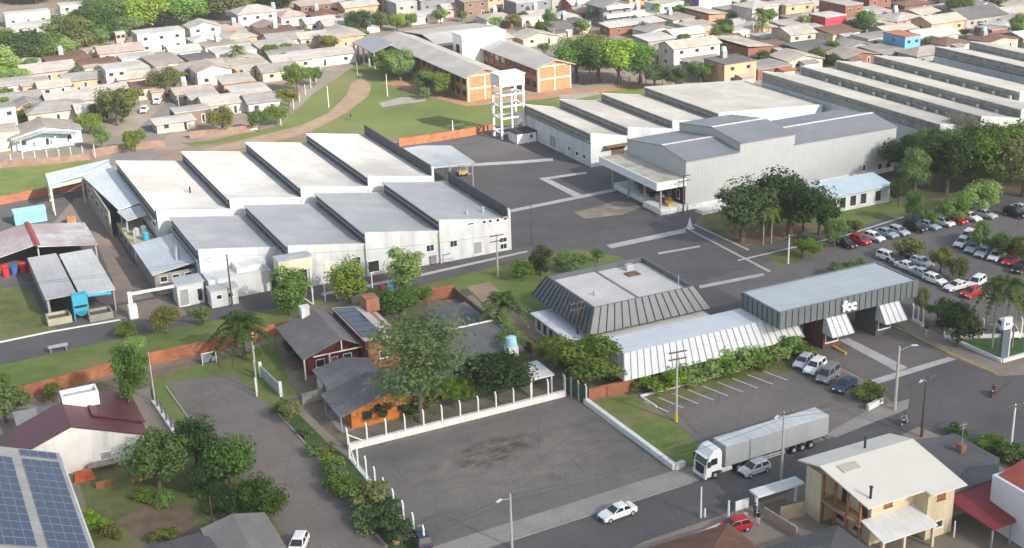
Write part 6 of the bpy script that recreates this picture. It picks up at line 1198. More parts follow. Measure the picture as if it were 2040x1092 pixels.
for i, (x, y, c, k) in enumerate([(1916, 490, 'white', 'hatch'), (1938, 500, 'bluish silver', 'sedan'), (1960, 509, 'silver', 'sedan'), (1984, 517, 'white', 'hatch'), (2011, 526, 'red', 'hatch'), (2032, 540, 'black', 'sedan')]):
    car(k, c, 0, 0, c+' car, '+W_[i]+' from the left in the slanted right car park row', GP, (x, y), H2+crng.uniform(-.06, .06))
for i, (x, y, c, k) in enumerate([(1926, 478, 'white', 'suv'), (1952, 488, 'black', 'sedan'), (1976, 496, 'grey', 'hatch'), (2002, 505, 'black', 'sedan')]):
    car(k, c, 0, 0, c+' car half hidden under the right car park trees, '+W_[i]+' from the left', GP, (x, y), H2+crng.uniform(-.06, .06))
for i, (x, y, c, k) in enumerate([(1770, 520, 'white', 'suv'), (1792, 527, 'black', 'sedan'), (1815, 521, 'black', 'suv'), (1836, 529, 'white', 'hatch'), (1808, 538, 'white', 'sedan'), (1838, 552, 'silver', 'sedan'), (1862, 564, 'white', 'hatch'), (1905, 577, 'white', 'sedan'), (1936, 590, 'red', 'hatch'), (1944, 571, 'white', 'suv')]):
    car(k, c, 0, 0, c+' car, '+W_[i]+' from the left in the mixed rows just behind the gatehouse', GP, (x, y), (H1 if i not in (7, 8, 9) else (H2 if i == 9 else H3))+crng.uniform(-.06, .06))
car('van', 'white', 0, 0, 'white van standing behind the white fence of the corner lawn', None, (2008, 668), R_(250))
car('hatch', 'white', (292, 218), (284, 229), 'white car parked on the town street, nearer of two'); car('sedan', 'white', (318, 200), (310, 211), 'white car parked on the town street, farther of two'); car('hatch', 'red', (346, 188), (338, 191), 'dark red car at the top end of the town street'); car('hatch', 'white', (506, 254), (507, 264), 'white car parked on the dirt lane beside the school field')
car('suv', 'blue', (846, 1096), (830, 1068), 'dark blue car half hidden by shrubs at the end of the white post fence')
# truck with trailer
tr = thing('semi_truck', 'white cab semi truck with long silver grey trailer on the main road', 'truck')
wfr = g(1425, 955); wre = g(1640, 887); hd = (wfr-wre).normalized(); sd = Vector((hd.y, -hd.x, 0))
ctr = wfr+Vector((-sd.x, -sd.y, 0))*(-1.2 if False else 1.2) if False else wfr
# local frame: +x forward, front axle at x=0
TW = M('truck white paint', (.74, .74, .75), .3, .04, .4, spec=.5); TG = M('trailer tarpaulin', (.33, .345, .355), .6, .1, .25); TT = M('trailer top sheet', (.55, .57, .585), .6, .1, .2, 'corrx', period=1.2, amt=.08); CH = M('truck chassis', (.05, .05, .055), .7, .2, 1)
mb = MB(); mb.ext([(1.25, .45), (1.38, 1.2), (1.3, 2.1), (.95, 3.0), (.35, 3.75), (-.6, 3.85), (-.85, 3.3), (-.9, .95), (-.6, .95), (-.5, 1.05), (.5, 1.05), (.6, .45)], -1.24, 1.24, 'y')
mb.v = [(x, y, z) for y, x, z in [(v[1], v[0], v[2]) for v in mb.v]]
cabm = mb.build('cab', TW, tr, bevel=.09)
mb = MB(); mb.add([(1.335, -1.08, 2.0), (1.335, 1.08, 2.0), (1.02, 1.0, 2.9), (1.02, -1.0, 2.9), (1.27, -1.08, 2.0), (1.27, 1.08, 2.0), (.95, 1.0, 2.9), (.95, -1.0, 2.9)], [(0, 1, 2, 3), (7, 6, 5, 4), (0, 4, 5, 1), (1, 5, 6, 2), (2, 6, 7, 3), (3, 7, 4, 0)]); mb.build('windscreen', CGL, tr)
mb = MB(); mb.bar((1.2, -1.1, 3.0), (1.2, 1.1, 3.0), .35, .08); mb.build('sun_visor', TW, tr)
MB().box(1.33, 1.42, -.8, .8, .75, 1.85).build('grille', M('black grille', (.02, .02, .022), .5, .3, 3, 'corrz', period=.2), tr)
MB().box(1.2, 1.5, -1.24, 1.24, .3, .72).build('bumper', TW, tr, bevel=.06)
for s in (-1, 1):
    MB().box(1.38, 1.53, s*.95-.2, s*.95+.2, .75, .98).build('headlight', HL, tr, bevel=.03)
    MB().box(.9, 1.2, s*1.45-.1, s*1.45+.1, 1.9, 2.6).build('mirror', CH, tr, bevel=.03)
    mb = MB(); y = s*1.25; mb.add([(.95, y, 1.95), (-.2, y, 1.95), (-.2, y, 2.75), (.65, y, 2.75)]+[(a, y-s*.05, c) for a, c in ((.95, 1.95), (-.2, 1.95), (-.2, 2.75), (.65, 2.75))], [(0, 1, 2, 3), (7, 6, 5, 4), (0, 4, 5, 1), (1, 5, 6, 2), (2, 6, 7, 3), (3, 7, 4, 0)])
    mb.v = [(a, b+s*.012, c) for a, b, c in mb.v]; mb.build('side_window', CGL, tr)
    for x, w in ((0, .3), (-3.4, .5), (-4.7, .5)):
        m = MB(); m.tube((x, s*(1.2-w), .5), (x, s*1.2, .5), .5, n=18); wh_ = m.build('wheel', TYRE, tr); m = MB(); m.tube((x, s*1.17, .5), (x, s*1.225, .5), .28, .22, n=14); m.build('rim', RIM, wh_)
MB().box(-5.4, .4, -.45, .45, .55, .95).build('chassis', CH, tr); 
for s in (-1, 1): m = MB(); m.tube((-.95, s*.9, .75), (-2.4, s*.9, .75), .32, n=12); m.build('fuel_tank', M('polished tank', (.5, .5, .52), .25, .1), tr)
TX0, TX1 = -1.35, -16.7
mb = MB(); mb.box(TX1, TX0, -1.28, 1.28, 1.25, 3.86); mb.build('trailer_box', TG, tr, bevel=.04)
MB().box(TX1+.05, TX0-.05, -1.22, 1.22, 3.862, 3.93).build('trailer_top', TT, tr)
mb = MB()
for i in range(9): x = TX0-.8-i*1.62; mb.box(x-.02, x+.02, -1.29, -1.282, 1.3, 3.8); mb.box(x-.02, x+.02, 1.282, 1.29, 1.3, 3.8)
mb.build('side_strap', M('strap grey', (.33, .345, .355), .7), tr)
MB().box(TX1+.1, TX0-2, -.9, .9, .95, 1.249).build('trailer_frame', CH, tr)
mb = MB()
for s in (-1, 1):
    for z in (.55, .85): mb.box(-10.2, -5.8, s*1.2-.04, s*1.2+.04, z, z+.12)
    for x in (-6, -8, -10): mb.box(x-.04, x+.04, s*1.2-.05, s*1.2+.05, .5, 1.2)
mb.build('side_guard', M('pale guard rail', (.5, .5, .5), .5), tr)
for s in (-1, 1):
    for x in (-11.6, -12.9, -14.2):
        m = MB(); m.tube((x, s*.75, .5), (x, s*1.2, .5), .5, n=18); wh_ = m.build('wheel', TYRE, tr); m = MB(); m.tube((x, s*1.17, .5), (x, s*1.225, .5), .28, .22, n=14); m.build('rim', RIM, wh_)
    MB().box(TX1-.03, TX1+.02, s*1.0-.2, s*1.0+.2, 1.0, 1.2).build('tail_light', TL, tr)
MB().box(TX1-.02, TX1+.1, -1.1, 1.1, .5, .62).build('rear_bumper', CH, tr)
c0 = wfr+Vector((-hd.y, hd.x, 0))*(-1.2)
if (c0-CAM).length < (wfr-CAM).length: c0 = wfr+Vector((-hd.y, hd.x, 0))*1.2
tr.location = (c0.x, c0.y, .04); tr.rotation_euler[2] = math.atan2(hd.y, hd.x)
# ---------------------------------------------------------------- people
SKIN = M('skin', (.42, .24, .16), .6, .05, 3); HAIR = M('dark hair', (.02, .015, .012), .7)
def person(px, py, label, pose, shirt, trousers, heading, helmet=None, world=None, zoff=0):
    """one continuous skinned body, posed; local +x is forward"""
    P = {'pelvis': (0, 0, .95), 'waist': (.01, 0, 1.1), 'chest': (.02, 0, 1.33), 'neck': (.01, 0, 1.5), 'head0': (.03, 0, 1.6), 'head1': (.03, 0, 1.74)}
    if pose == 'ride':
        P = {'pelvis': (-.25, 0, .82), 'waist': (-.2, 0, .98), 'chest': (-.06, 0, 1.2), 'neck': (.02, 0, 1.36), 'head0': (.06, 0, 1.46), 'head1': (.07, 0, 1.6)}
    R = {'pelvis': .15, 'waist': .13, 'chest': .16, 'neck': .06, 'head0': .085, 'head1': .095}
    E = [('pelvis', 'waist'), ('waist', 'chest'), ('chest', 'neck'), ('neck', 'head0'), ('head0', 'head1')]
    for s, n in ((-1, 'r'), (1, 'l')):
        if pose == 'ride': q = {'hip': (-.22, s*.12, .8), 'knee': (.2, s*.2, .72), 'ank': (-.08, s*.18, .34), 'toe': (.12, s*.18, .28), 'sho': (-.03, s*.2, 1.28), 'elb': (.2, s*.3, 1.08), 'wri': (.44, s*.29, 1.03)}
        else:
            st = .22*s if pose == 'walk' else .03*s
            q = {'hip': (0, s*.1, .9), 'knee': (st*.6+.04, s*.1, .5), 'ank': (st-.02, s*.1, .08), 'toe': (st+.16, s*.11, .035), 'sho': (.02, s*.2, 1.42), 'elb': (-st*.4-.02, s*.25, 1.14), 'wri': (-st*.7+.06, s*.26, .9)}
        rr = {'hip': .095, 'knee': .065, 'ank': .045, 'toe': .04, 'sho': .06, 'elb': .045, 'wri': .03}
        for k in q: P[k+n] = q[k]; R[k+n] = rr[k]
        w = Vector(q['wri']); e = (w-Vector(q['elb'])).normalized(); P['palm'+n] = tuple(w+e*.08); R['palm'+n] = .034
        E += [('pelvis', 'hip'+n), ('hip'+n, 'knee'+n), ('knee'+n, 'ank'+n), ('ank'+n, 'toe'+n), ('chest', 'sho'+n), ('sho'+n, 'elb'+n), ('elb'+n, 'wri'+n), ('wri'+n, 'palm'+n)]
        sidev = Vector((0, 1, 0)) if pose == 'ride' else Vector((1, 0, 0))
        for i, (o, l) in enumerate(((-.028, .065), (-.01, .08), (.01, .075), (.027, .06), (.05, .045))):
            b = w+e*(.1 if i < 4 else .04)+sidev*o*(1 if i < 4 else 1.0); c = b+e*l*.55; d = c+e*l*.4+Vector((.012 if pose != 'ride' else 0, -s*.012, -.012 if pose == 'ride' else 0))
            for nm, v in (('f%da' % i, b), ('f%db' % i, c), ('f%dc' % i, d)): P[nm+n] = tuple(v); R[nm+n] = .009
            E += [('palm'+n, 'f%da' % i+n), ('f%da' % i+n, 'f%db' % i+n), ('f%db' % i+n, 'f%dc' % i+n)]
    keys = list(P); me = bpy.data.meshes.new('tmp'); me.from_pydata([P[k] for k in keys], [(keys.index(a), keys.index(b)) for a, b in E], [])
    o = bpy.data.objects.new('tmp', me); COL.objects.link(o); md = o.modifiers.new('skin', 'SKIN'); md.use_smooth_shade = True
    for i, k in enumerate(keys): me.skin_vertices[0].data[i].radius = (R[k], R[k]); me.skin_vertices[0].data[i].use_root = (i == 0)
    sb_ = o.modifiers.new('sub', 'SUBSURF'); sb_.levels = 1; sb_.render_levels = 1
    dg = bpy.context.evaluated_depsgraph_get(); m2 = bpy.data.meshes.new_from_object(o.evaluated_get(dg)); bpy.data.objects.remove(o)
    m2.name = 'body'; m2.materials.clear()
    for m in (SKIN, shirt, trousers, M('dark shoes', (.03, .03, .03))): m2.materials.append(m)
    ny = P['neck'][2]; pz = P['pelvis'][2]+.04
    for p in m2.polygons:
        c = p.center; arm = abs(c.y) > .2 and (pose != 'ride' or c.x > -.05) and c.z > .8
        if c.z > ny+.01: p.material_index = 0
        elif pose == 'ride': p.material_index = 0 if (c.x > .38 and c.z > .9) else (3 if c.z < .38 else (2 if c.z < pz else 1))
        else:
            p.material_index = 3 if c.z < .09 else (2 if c.z < pz and abs(c.y) < .19 else (0 if c.z < 1.1 and abs(c.y) >= .19 else 1))
        p.use_smooth = True
    t = thing('person', label, 'person'); b = bpy.data.objects.new('body', m2); COL.objects.link(b); b.parent = t
    hx, hy, hz = P['head1']; hm = MB(); seg = []
    for j in range(6):
        a = j/5*math.pi/2; rr = .118*math.cos(a)+.002; seg.append([(hx-.012+rr*math.cos(6.283*i/12), rr*.9*math.sin(6.283*i/12), hz-.02+.125*math.sin(a)-(.06 if j == 0 else 0)) for i in range(12)])
    hm.loft(seg); hm.build('hair' if not helmet else 'helmet', helmet or HAIR, t, smooth=True)
    fm = MB(); fx = hx+.098
    fm.tube((fx-.02, 0, hz-.07), (fx+.02, 0, hz-.1), .012, .02, 6); f = fm.build('nose', SKIN, t)
    for s in (-1, 1): MB().box(fx-.02, fx+.004, s*.035-.012, s*.035+.012, hz-.066, hz-.05).build('eye', HAIR, t)
    MB().box(fx-.03, fx-.002, -.025, .025, hz-.142, hz-.132).build('mouth', M('lips', (.3, .1, .08)), t)
    w = Vector(world) if world else g(px, py); t.location = (w.x, w.y, zoff); t.rotation_euler[2] = heading
    return t
CLO = lambda n, c: M('cloth '+n, c, .9, .1, 5)
person(1845, 668, 'person in dark top and white trousers walking on the gate pavement', 'walk', CLO('dark', (.03, .03, .04)), CLO('white', (.6, .6, .6)), R_(200))
person(1510, 1046, 'person in black shirt and white shorts standing beside the red hatchback', 'stand', CLO('black', (.02, .02, .02)), CLO('white', (.6, .6, .6)), R_(230))
person(1588, 690, 'person in white shirt standing at the gatehouse end of the hedge', 'stand', CLO('pure white', (.7, .7, .7)), CLO('dark', (.03, .03, .04)), R_(-60))
person(699, 240, 'person in dark clothes walking on the dirt path of the school field', 'walk', CLO('dark', (.03, .03, .04)), CLO('grey', (.1, .1, .1)), R_(250))
person(1504, 1030, 'person in blue shirt standing behind the one with white shorts', 'stand', CLO('blue', (.05, .1, .2)), CLO('dark', (.03, .03, .04)), R_(200))
def motorbike(px, py, heading, colr, label, rlabel, shirt, helm):
    t = thing('motorcycle', label, 'motorcycle'); fr_ = M('bike frame', (.04, .04, .045), .5); pt = M('bike paint '+label[:5], colr, .35)
    for x in (-.62, .68):
        m = MB(); n = 20; R0, r0 = .29, .06; rings = []
        for i in range(n): a = 6.2832*i/n; c = Vector((x+R0*math.cos(a), 0, .31+R0*math.sin(a))); rad = Vector((math.cos(a), 0, math.sin(a))); rings.append([tuple(c+rad*r0*math.cos(b)+Vector((0, r0*math.sin(b), 0))) for b in (0, 1.57, 3.14, 4.71)])
        rings.append(rings[0]); m.loft(rings, caps=False); w = m.build('wheel', TYRE, t); m = MB(); m.tube((x, -.03, .31), (x, .03, .31), .24, n=16); m.build('rim', RIM, w)
    m = MB(); m.bar((-.62, 0, .31), (0, 0, .4), .1, .12); m.bar((0, 0, .35), (.25, 0, .75), .08, .1); m.box(-.2, .25, -.13, .13, .25, .58); m.bar((.68, -.07, .31), (.45, -.07, .95), .05); m.bar((.68, .07, .31), (.45, .07, .95), .05); m.build('frame', fr_, t)
    m = MB(); m.loft([[(-.1, -.08, .68), (-.1, .08, .68), (-.1, .08, .76), (-.1, -.08, .76)], [(.15, -.15, .62), (.15, .15, .62), (.15, .12, .86), (.15, -.12, .86)], [(.4, -.08, .68), (.4, .08, .68), (.4, .06, .85), (.4, -.06, .85)]]); m.build('fuel_tank', pt, t, bevel=.02)
    MB().box(-.75, -.1, -.13, .13, .66, .76).build('seat', M('black seat', (.015, .015, .016), .7), t, bevel=.03); m = MB(); m.tube((.42, -.34, 1.0), (.42, .34, 1.0), .02, n=8); m.build('handlebar', fr_, t); m = MB(); m.tube((.46, 0, .86), (.6, 0, .84), .1, n=12); m.build('headlight', HL, t); MB().box(-.86, -.74, -.08, .08, .6, .7).build('tail_light', TL, t)
    p = g(px, py); t.location = (p.x, p.y, .01); t.rotation_euler[2] = heading
    person(0, 0, rlabel, 'ride', shirt, CLO('dark', (.03, .03, .04)), heading, helmet=helm, world=(p.x, p.y, 0), zoff=.01)
motorbike(1978, 788, R_(215), (.3, .02, .03), 'red motorcycle riding at the road junction on the right', 'person in dark red jacket and black helmet riding the junction motorcycle', CLO('dark red', (.16, .03, .04)), M('black helmet', (.02, .02, .02), .3))
motorbike(1802, 846, R_(200), (.4, .4, .42), 'silver motorcycle riding behind the truck trailer', 'person in pale jacket and black helmet riding behind the truck trailer', CLO('pale', (.4, .4, .42)), M('black helmet', (.02, .02, .02), .3))
motorbike(1730, 654, R_(-70), (.03, .03, .035), 'black motorcycle in the entrance lane under the gatehouse', 'person in black jacket riding the motorcycle under the gatehouse', CLO('black', (.02, .02, .02)), M('red helmet', (.35, .02, .02), .3))
# ================================================================ poles, fences, wires
PC = M('concrete pole', (.4, .38, .35), .9, .12, .8); PWD = M('dark timber pole', (.1, .075, .06), .9, .2, .8); PWH = M('white post paint', (.7, .7, .68), .8, .08, 1)
POLES = []
def pole(px, py, top, label, mat=PC, arms=0, lamp=0, r=.14, base=None, cat='utility pole', name='utility_pole', adir=(1, 0)):
    p = g(px, py); h = hgt(p, top); t = thing(name, label, cat, (p.x, p.y, 0)); MB().tube((p.x, p.y, 0), (p.x, p.y, h), r*1.2, r*.75, 10).build('post', mat, t); a = Vector((adir[0], adir[1], 0)).normalized()
    for k in range(arms):
        z = h-.25-k*.95; m = MB(); m.bar(Vector((p.x, p.y-.15, z))-a*1.25, Vector((p.x, p.y-.15, z))+a*1.25, .12, .14); c = m.build('crossarm', PWD, t)
        for s in (-1.1, -.55, .55, 1.1): m = MB(); q = Vector((p.x, p.y-.15, z+.07))+a*s; m.tube(q, q+Vector((0, 0, .2)), .05, .03, 6); m.build('insulator', M('insulator', (.35, .3, .28), .3), c)
    if lamp:
        d = Vector((lamp, -.5, 0)).normalized(); b = Vector((p.x, p.y, h-.6)); m = MB(); m.tube(b, b+d*1.6+Vector((0, 0, .7)), .05, .045, 6); ar = m.build('lamp_arm', STEEL, t); e = b+d*1.6+Vector((0, 0, .7)); m = MB(); m.bar(e-d*.1, e+d*.7, .24, .12); m.build('lamp_head', M('lamp housing', (.6, .6, .58), .4), ar)
    if base: MB().tube((p.x, p.y, .0), (p.x, p.y, 1.4), r*1.45, r*1.4, 10).build('painted_base', base, t)
    POLES.append((p, h)); return t
YB = M('yellow pole paint', (.6, .45, .03), .7)
pole(1347, 840, 697, 'concrete pole with two crossarms and yellow base on the grass triangle', PC, 2, 0, .15, YB, adir=(1, -.1))
pole(992, 552, 466, 'thin pole with two crossarms in front of the white hall corner', PC, 2)
pole(1151, 700, 600, 'dark timber pole with crossarms left of the mansard office', PWD, 2)
pole(463, 610, 507, 'tall dark pole between the white huts and the hall', PWD, 0)
pole(309, 802, 702, 'thin grey pole beside the vine-covered tree', PC, 0, 0, .1); pole(513, 782, 682, 'thin grey pole at the end of the street', PC, 0, 0, .1)
pole(1361, 425, 348, 'dark pole with two crossarms at the loading dock', PWD, 2); pole(1060, 492, 402, 'thin dark lamp pole in the middle of the yard', PWD, 0, 0, .08)
pole(1570, 526, 468, 'white pole with crossarm on the lawn island', PWH, 1, 0, .12); pole(1782, 816, 690, 'tall concrete street light at the entrance corner', PC, 0, 1, .2, None, 'street light', 'street_light')
pole(1836, 870, 750, 'dark timber pole with crossarms on the road beside the flat roof', PWD, 1, -1, .16); pole(1556, 958, 820, 'concrete pole with street lamp in front of the truck trailer', PC, 1, -1, .15)
pole(1396, 1032, 970, 'short white post beside the road before the truck', PWH, 0, 0, .1, None, 'post', 'white_post'); pole(1451, 1034, 998, 'short white gate post left of the red hatchback', PWH, 0, 0, .14, None, 'post', 'white_post'); pole(1404, 1030, 1013, 'lowest white post beside the road', PWH, 0, 0, .12, None, 'post', 'white_post')
pole(1020, 1092, 984, 'concrete street light at the bottom edge in front of the gravel lot', PC, 0, -1, .14, None, 'street light', 'street_light'); pole(2014, 888, 805, 'white pole at the right edge by the leafy bushes', PWH, 1, 0, .13); pole(1900, 1070, 1038, 'white post at the front corner of the beige house', PWH, 0, 0, .1, None, 'post', 'white_post')
pole(655, 214, 172, 'white goal-side pole on the left of the school field', PWH, 0, 0, .1, None, 'pole', 'field_pole'); pole(772, 192, 148, 'thin field pole near the school trees', PWH, 0, 0, .09, None, 'pole', 'field_pole'); pole(902, 260, 240, 'short white post on the school field near the brick wall', PWH, 0, 0, .12, None, 'post', 'field_pole')
for q, l in (((1048, 82, 35), 'pole beside the far street'), ((1104, 86, 58), 'pale pole above the right school wing'), ((1915, 34, 8), 'pale pole above the cream gable'), ((1940, 28, 4), 'grey pole at the top right'), ((494, 24, 3), 'pole in front of the wood'), ((342, 192, 158), 'pole on the town street'), ((357, 214, 180), 'pole on the town street bend'), ((1885, 130, 112), 'pole at the long plant roof'), ((1678, 40, 0), 'pole by the tall brick block'), ((712, 150, 122), 'pole at the top of the school field'), ((1500, 80, 40), 'pole above the brick-sided house')): pole(*q, l+', thin and grey', PC, 0, 0, .1)
pole(1758, 320, 278, 'thin lamp pole against the right part of the clad warehouse wall', PC, 0, 1, .08)
ct = thing('traffic_cone', 'white cone-shaped marker at the corner of the yard bands', 'cone', tuple(g(1374, 455))); p = g(1374, 455); m = MB(); m.tube((p.x, p.y, .1), (p.x, p.y, 2.1), .55, .05, 12); m.build('cone', KERB, ct); MB().box(p.x-.65, p.x+.65, p.y-.65, p.y+.65, 0, .099).build('base', KERB, ct)
def fence(pts, n, h, label, base=0, bh=.0, mat=PWH, px=True, mesh=None, brace=True, r=.09, tilt=0):
    P = [g(*p) for p in pts] if px else [Vector((*p, 0)) for p in pts]; a, b = P[0], P[-1]; t = thing('post_fence', label, 'fence', tuple((a+b)/2)); d = (b-a).normalized()
    if bh: m = MB(); m.bar((a.x, a.y, bh/2), (b.x, b.y, bh/2), .5, bh); m.build('base_wall', KERB, t)
    for i in range(n):
        p = a.lerp(b, i/(n-1)); m = MB(); m.box(p.x-r, p.x+r, p.y-r, p.y+r, bh, h); q = Vector((p.x, p.y, h)); m.bar(q-Vector((0, 0, .05)), q+Vector((0, .25, .3)), r*1.6); m.build('post', mat, t)
    m = MB()
    for z in [bh+.25+k*(h-bh-.35)/5 for k in range(6)]: m.bar((a.x, a.y, z), (b.x, b.y, z), .012)
    m.build('wire', STEEL, t)
    if brace: m = MB(); m.bar(a+d*2+Vector((0, 0, bh)), a+Vector((0, 0, h*.8)), .12); m.build('brace', mat, t)
    if mesh: m = MB(); m.bar((a.x, a.y, bh+(h-bh)/2), (b.x, b.y, bh+(h-bh)/2), .03, h-bh-.2); m.build('screen', mesh, t)
    return t
fence([(694, 897), (1126, 789)], 13, 2.7, 'long white base wall and white posts between the houses and the gravel lot', bh=.85)
fence([(697, 912), (846, 1094)], 9, 2.6, 'leaning white post fence between the left street shrubs and the gravel lot', bh=.15)
fence([(600, 612), (742, 578)], 7, 2.6, 'white concrete post fence behind the red gabled house on the verge')
fence([(1124, 785), (1168, 806)], 4, 2.6, 'dark green mesh fence running from the white posts to the brick wall', mesh=M('green mesh screen', (.05, .08, .06), .9, .3, 3), mat=M('grey fence post', (.45, .45, .44)), brace=False)
fence([(1881, 674), (2110, 668)], 7, 2.6, 'white post fence at the back of the corner lawn', bh=.4); fence([(1818, 640), (1838, 652)], 3, 2.4, 'short white fence at the right end of the gatehouse', bh=.5, brace=False); fence([(0, 336), (190, 314)], 9, 2.6, 'pale lane fence posts in front of the blue porch house', mat=M('grey fence post', (.45, .45, .44)), brace=False); fence([(560, 250), (640, 150)], 8, 2.4, 'pale post fence along the left side of the school field', mat=M('grey fence post', (.45, .45, .44)), brace=False); fence([(305, 800), (352, 870)], 6, 1.6, 'dark bar fence between maroon-roofed house and street', mat=M('dark fence bars', (.08, .08, .085)), brace=False, bh=.3)
fence([(1140, 160+5), (1320, 170)], 12, 1.8, 'wooden stake fence under the school grove', mat=M('red stake', (.3, .16, .1)), brace=False)
fence([(505, 690), (512, 790)], 4, 2.4, 'white post fence along the yard at the street end', brace=False)
# street-end gate wall, sign pylon, satellite dish
tw_ = thing('street_gate', 'grey metal gate and pale pillars at the end of the street', 'gate', tuple(g(540, 770))); a, b = g(520, 750), g(560, 790)
m = MB(); m.bar((a.x, a.y, .9), (b.x, b.y, .9), .12, 1.7); m.build('gate_leaf', M('grey gate metal', (.4, .42, .44), .5, .1, 1), tw_)
for p in (a, b): MB().box(p.x-.2, p.x+.2, p.y-.2, p.y+.2, 0, 2.2).build('pillar', KERB, tw_)
p = g(1999, 716); sg2 = thing('sign_pylon', 'tall slim dark sign pylon with white head on the tip of the corner lawn', 'sign', (p.x, p.y, 0)); MB().box(p.x-.75, p.x+.55, p.y-.2, p.y+.2, 0, 4.6).build('panel', M('slate sign panel', (.11, .135, .165), .4, .05), sg2); MB().box(p.x+.552, p.x+.75, p.y-.22, p.y+.22, 0, 6.3).build('edge', M('sign edge', (.55, .57, .6), .4), sg2); MB().box(p.x-.8, p.x+.551, p.y-.24, p.y+.24, 4.602, 6.3).build('head', WL, sg2)
text(sg2, 'fcc', .72, (p.x-.12, p.y-.28, 5.2), M('slate sign panel', (.11, .135, .165)), ext=.02, bold=.015)
p = g(905, 590); 
for q, lab in (((418, 725), 'grey backboard frame leaning on the wall at the street end'),):
    p = g(*q); t = thing('backboard', lab, 'backboard', (p.x, p.y, 0)); MB().box(p.x-.95, p.x+.95, p.y-.06, p.y+.06, .35, 1.7).build('panel', M('dark grey board', (.2, .21, .23), .6), t)
    m = MB(); m.box(p.x-1.05, p.x-.951, p.y-.08, p.y+.08, 0, 1.8); m.box(p.x+.951, p.x+1.05, p.y-.08, p.y+.08, 0, 1.8); m.box(p.x-.95, p.x+.95, p.y-.08, p.y+.08, 1.701, 1.8); m.build('frame', KERB, t)
p = g(117, 700); t = thing('verge_bench', 'small pale bench-like rack on the verge below the compound road', 'rack', (p.x, p.y, 0)); MB().box(p.x-1.4, p.x+1.4, p.y-.5, p.y+.5, .85, .95).build('top', ZINC, t)
for x in (-1.1, 1.1): MB().box(p.x+x-.05, p.x+x+.05, p.y-.4, p.y+.4, 0, .849).build('leg', STEEL, t)
p = g(1962, 925); t = thing('roof_antenna', 'dark antenna mast on the brick stack of the flat roof', 'antenna', (10, -97.2, 4.5)); m = MB(); m.tube((10, -97.2, 4.5), (10, -97.2, 7.2), .05, n=6); m.build('mast', STEEL, t); m = MB(); m.bar((9.4, -97.2, 6.9), (10.6, -97.2, 6.9), .05); m.bar((9.6, -97.2, 6.5), (10.4, -97.2, 6.5), .05); m.build('aerial', STEEL, t)
# power lines (sagging wires between poles)
def wire(a, b, label, sag=.8, r=.02):
    a, b = Vector(a), Vector(b); m = MB(); n = 14; prev = a
    for i in range(1, n+1): f = i/n; q = a.lerp(b, f)-Vector((0, 0, sag*4*f*(1-f))); m.tube(prev, q, r, r, 5); prev = q
    return tag(m.build('power_line', M('wire', (.06, .06, .06), .6)), label, 'wire', 'power lines')
def ptop(px, py, top): p = g(px, py); return Vector((p.x, p.y, hgt(p, top)-.2))
w1, w2, w3, w4 = ptop(1020, 1092, 984), ptop(1556, 958, 820), ptop(1836, 870, 750), ptop(1347, 840, 697)
for i in range(2): o = Vector((0, i*.5, i*.3)); wire(w1-o, w2-o, ('upper','lower')[i]+' thin power line from the bottom street light to the trailer pole'); wire(w2-o, w3-o, ('upper','lower')[i]+' thin power line from the trailer pole to the timber pole')
wire(w1, (-78, -92, 8), 'upper thin power line crossing the bottom of the left street'); wire(w1+Vector((0, 0, -.6)), (-78, -92, 7.2), 'lower thin power line crossing the bottom of the left street')
wire(ptop(992, 552, 466), ptop(463, 610, 507), 'thin power line along the front of the white hall'); wire(ptop(463, 610, 507), (-95, 12, 7), 'upper thin power line over the flat grey shed'); wire(ptop(463, 610, 507)-Vector((0, 0, .5)), (-95, 13, 6.5), 'lower thin power line over the flat grey shed')

pole(398, 978, 932, 'thin pale post standing between the trees of the left garden', PWH, 0, 0, .07, None, 'post', 'garden_post'); pole(491, 1034, 990, 'thin pale post beside the dense dark street-edge tree', PWH, 0, 0, .07, None, 'post', 'garden_post'); pole(424, 1042, 988, 'weathered wooden post at the corner of the garden soil', PWD, 0, 0, .09, None, 'post', 'garden_post')
wall([(192, 975), (228, 966)], .9, .25, BRK, 'short ruined orange brick wall in the left garden, nearer the solar roof'); wall([(262, 962), (318, 948)], .8, .25, BRK, 'short ruined orange brick wall in the left garden, under the leafy tree')
p = g(1478, 1022); t = thing('notice_board', 'white board panel standing behind the red hatchback', 'board', (p.x, p.y, 0)); MB().box(p.x-.9, p.x+.9, p.y-.05, p.y+.05, .5, 1.7).build('panel', KERB, t)
for s_ in (-.7, .7): MB().box(p.x+s_-.05, p.x+s_+.05, p.y+.051, p.y+.15, 0, 1.6).build('leg', STEEL, t)
p = g(790, 1083); t = thing('rubbish_bag', 'yellow rubbish bag among the shrubs near the bottom edge', 'bag', (p.x, p.y, 0)); m = MB(); m.loft([[(p.x+r*math.cos(a), p.y+r*math.sin(a), z) for a in [i*.785 for i in range(8)]] for r, z in ((.35, 0), (.5, .3), (.42, .6), (.12, .8), (.18, .92))]); m.build('sack', YELM, t)
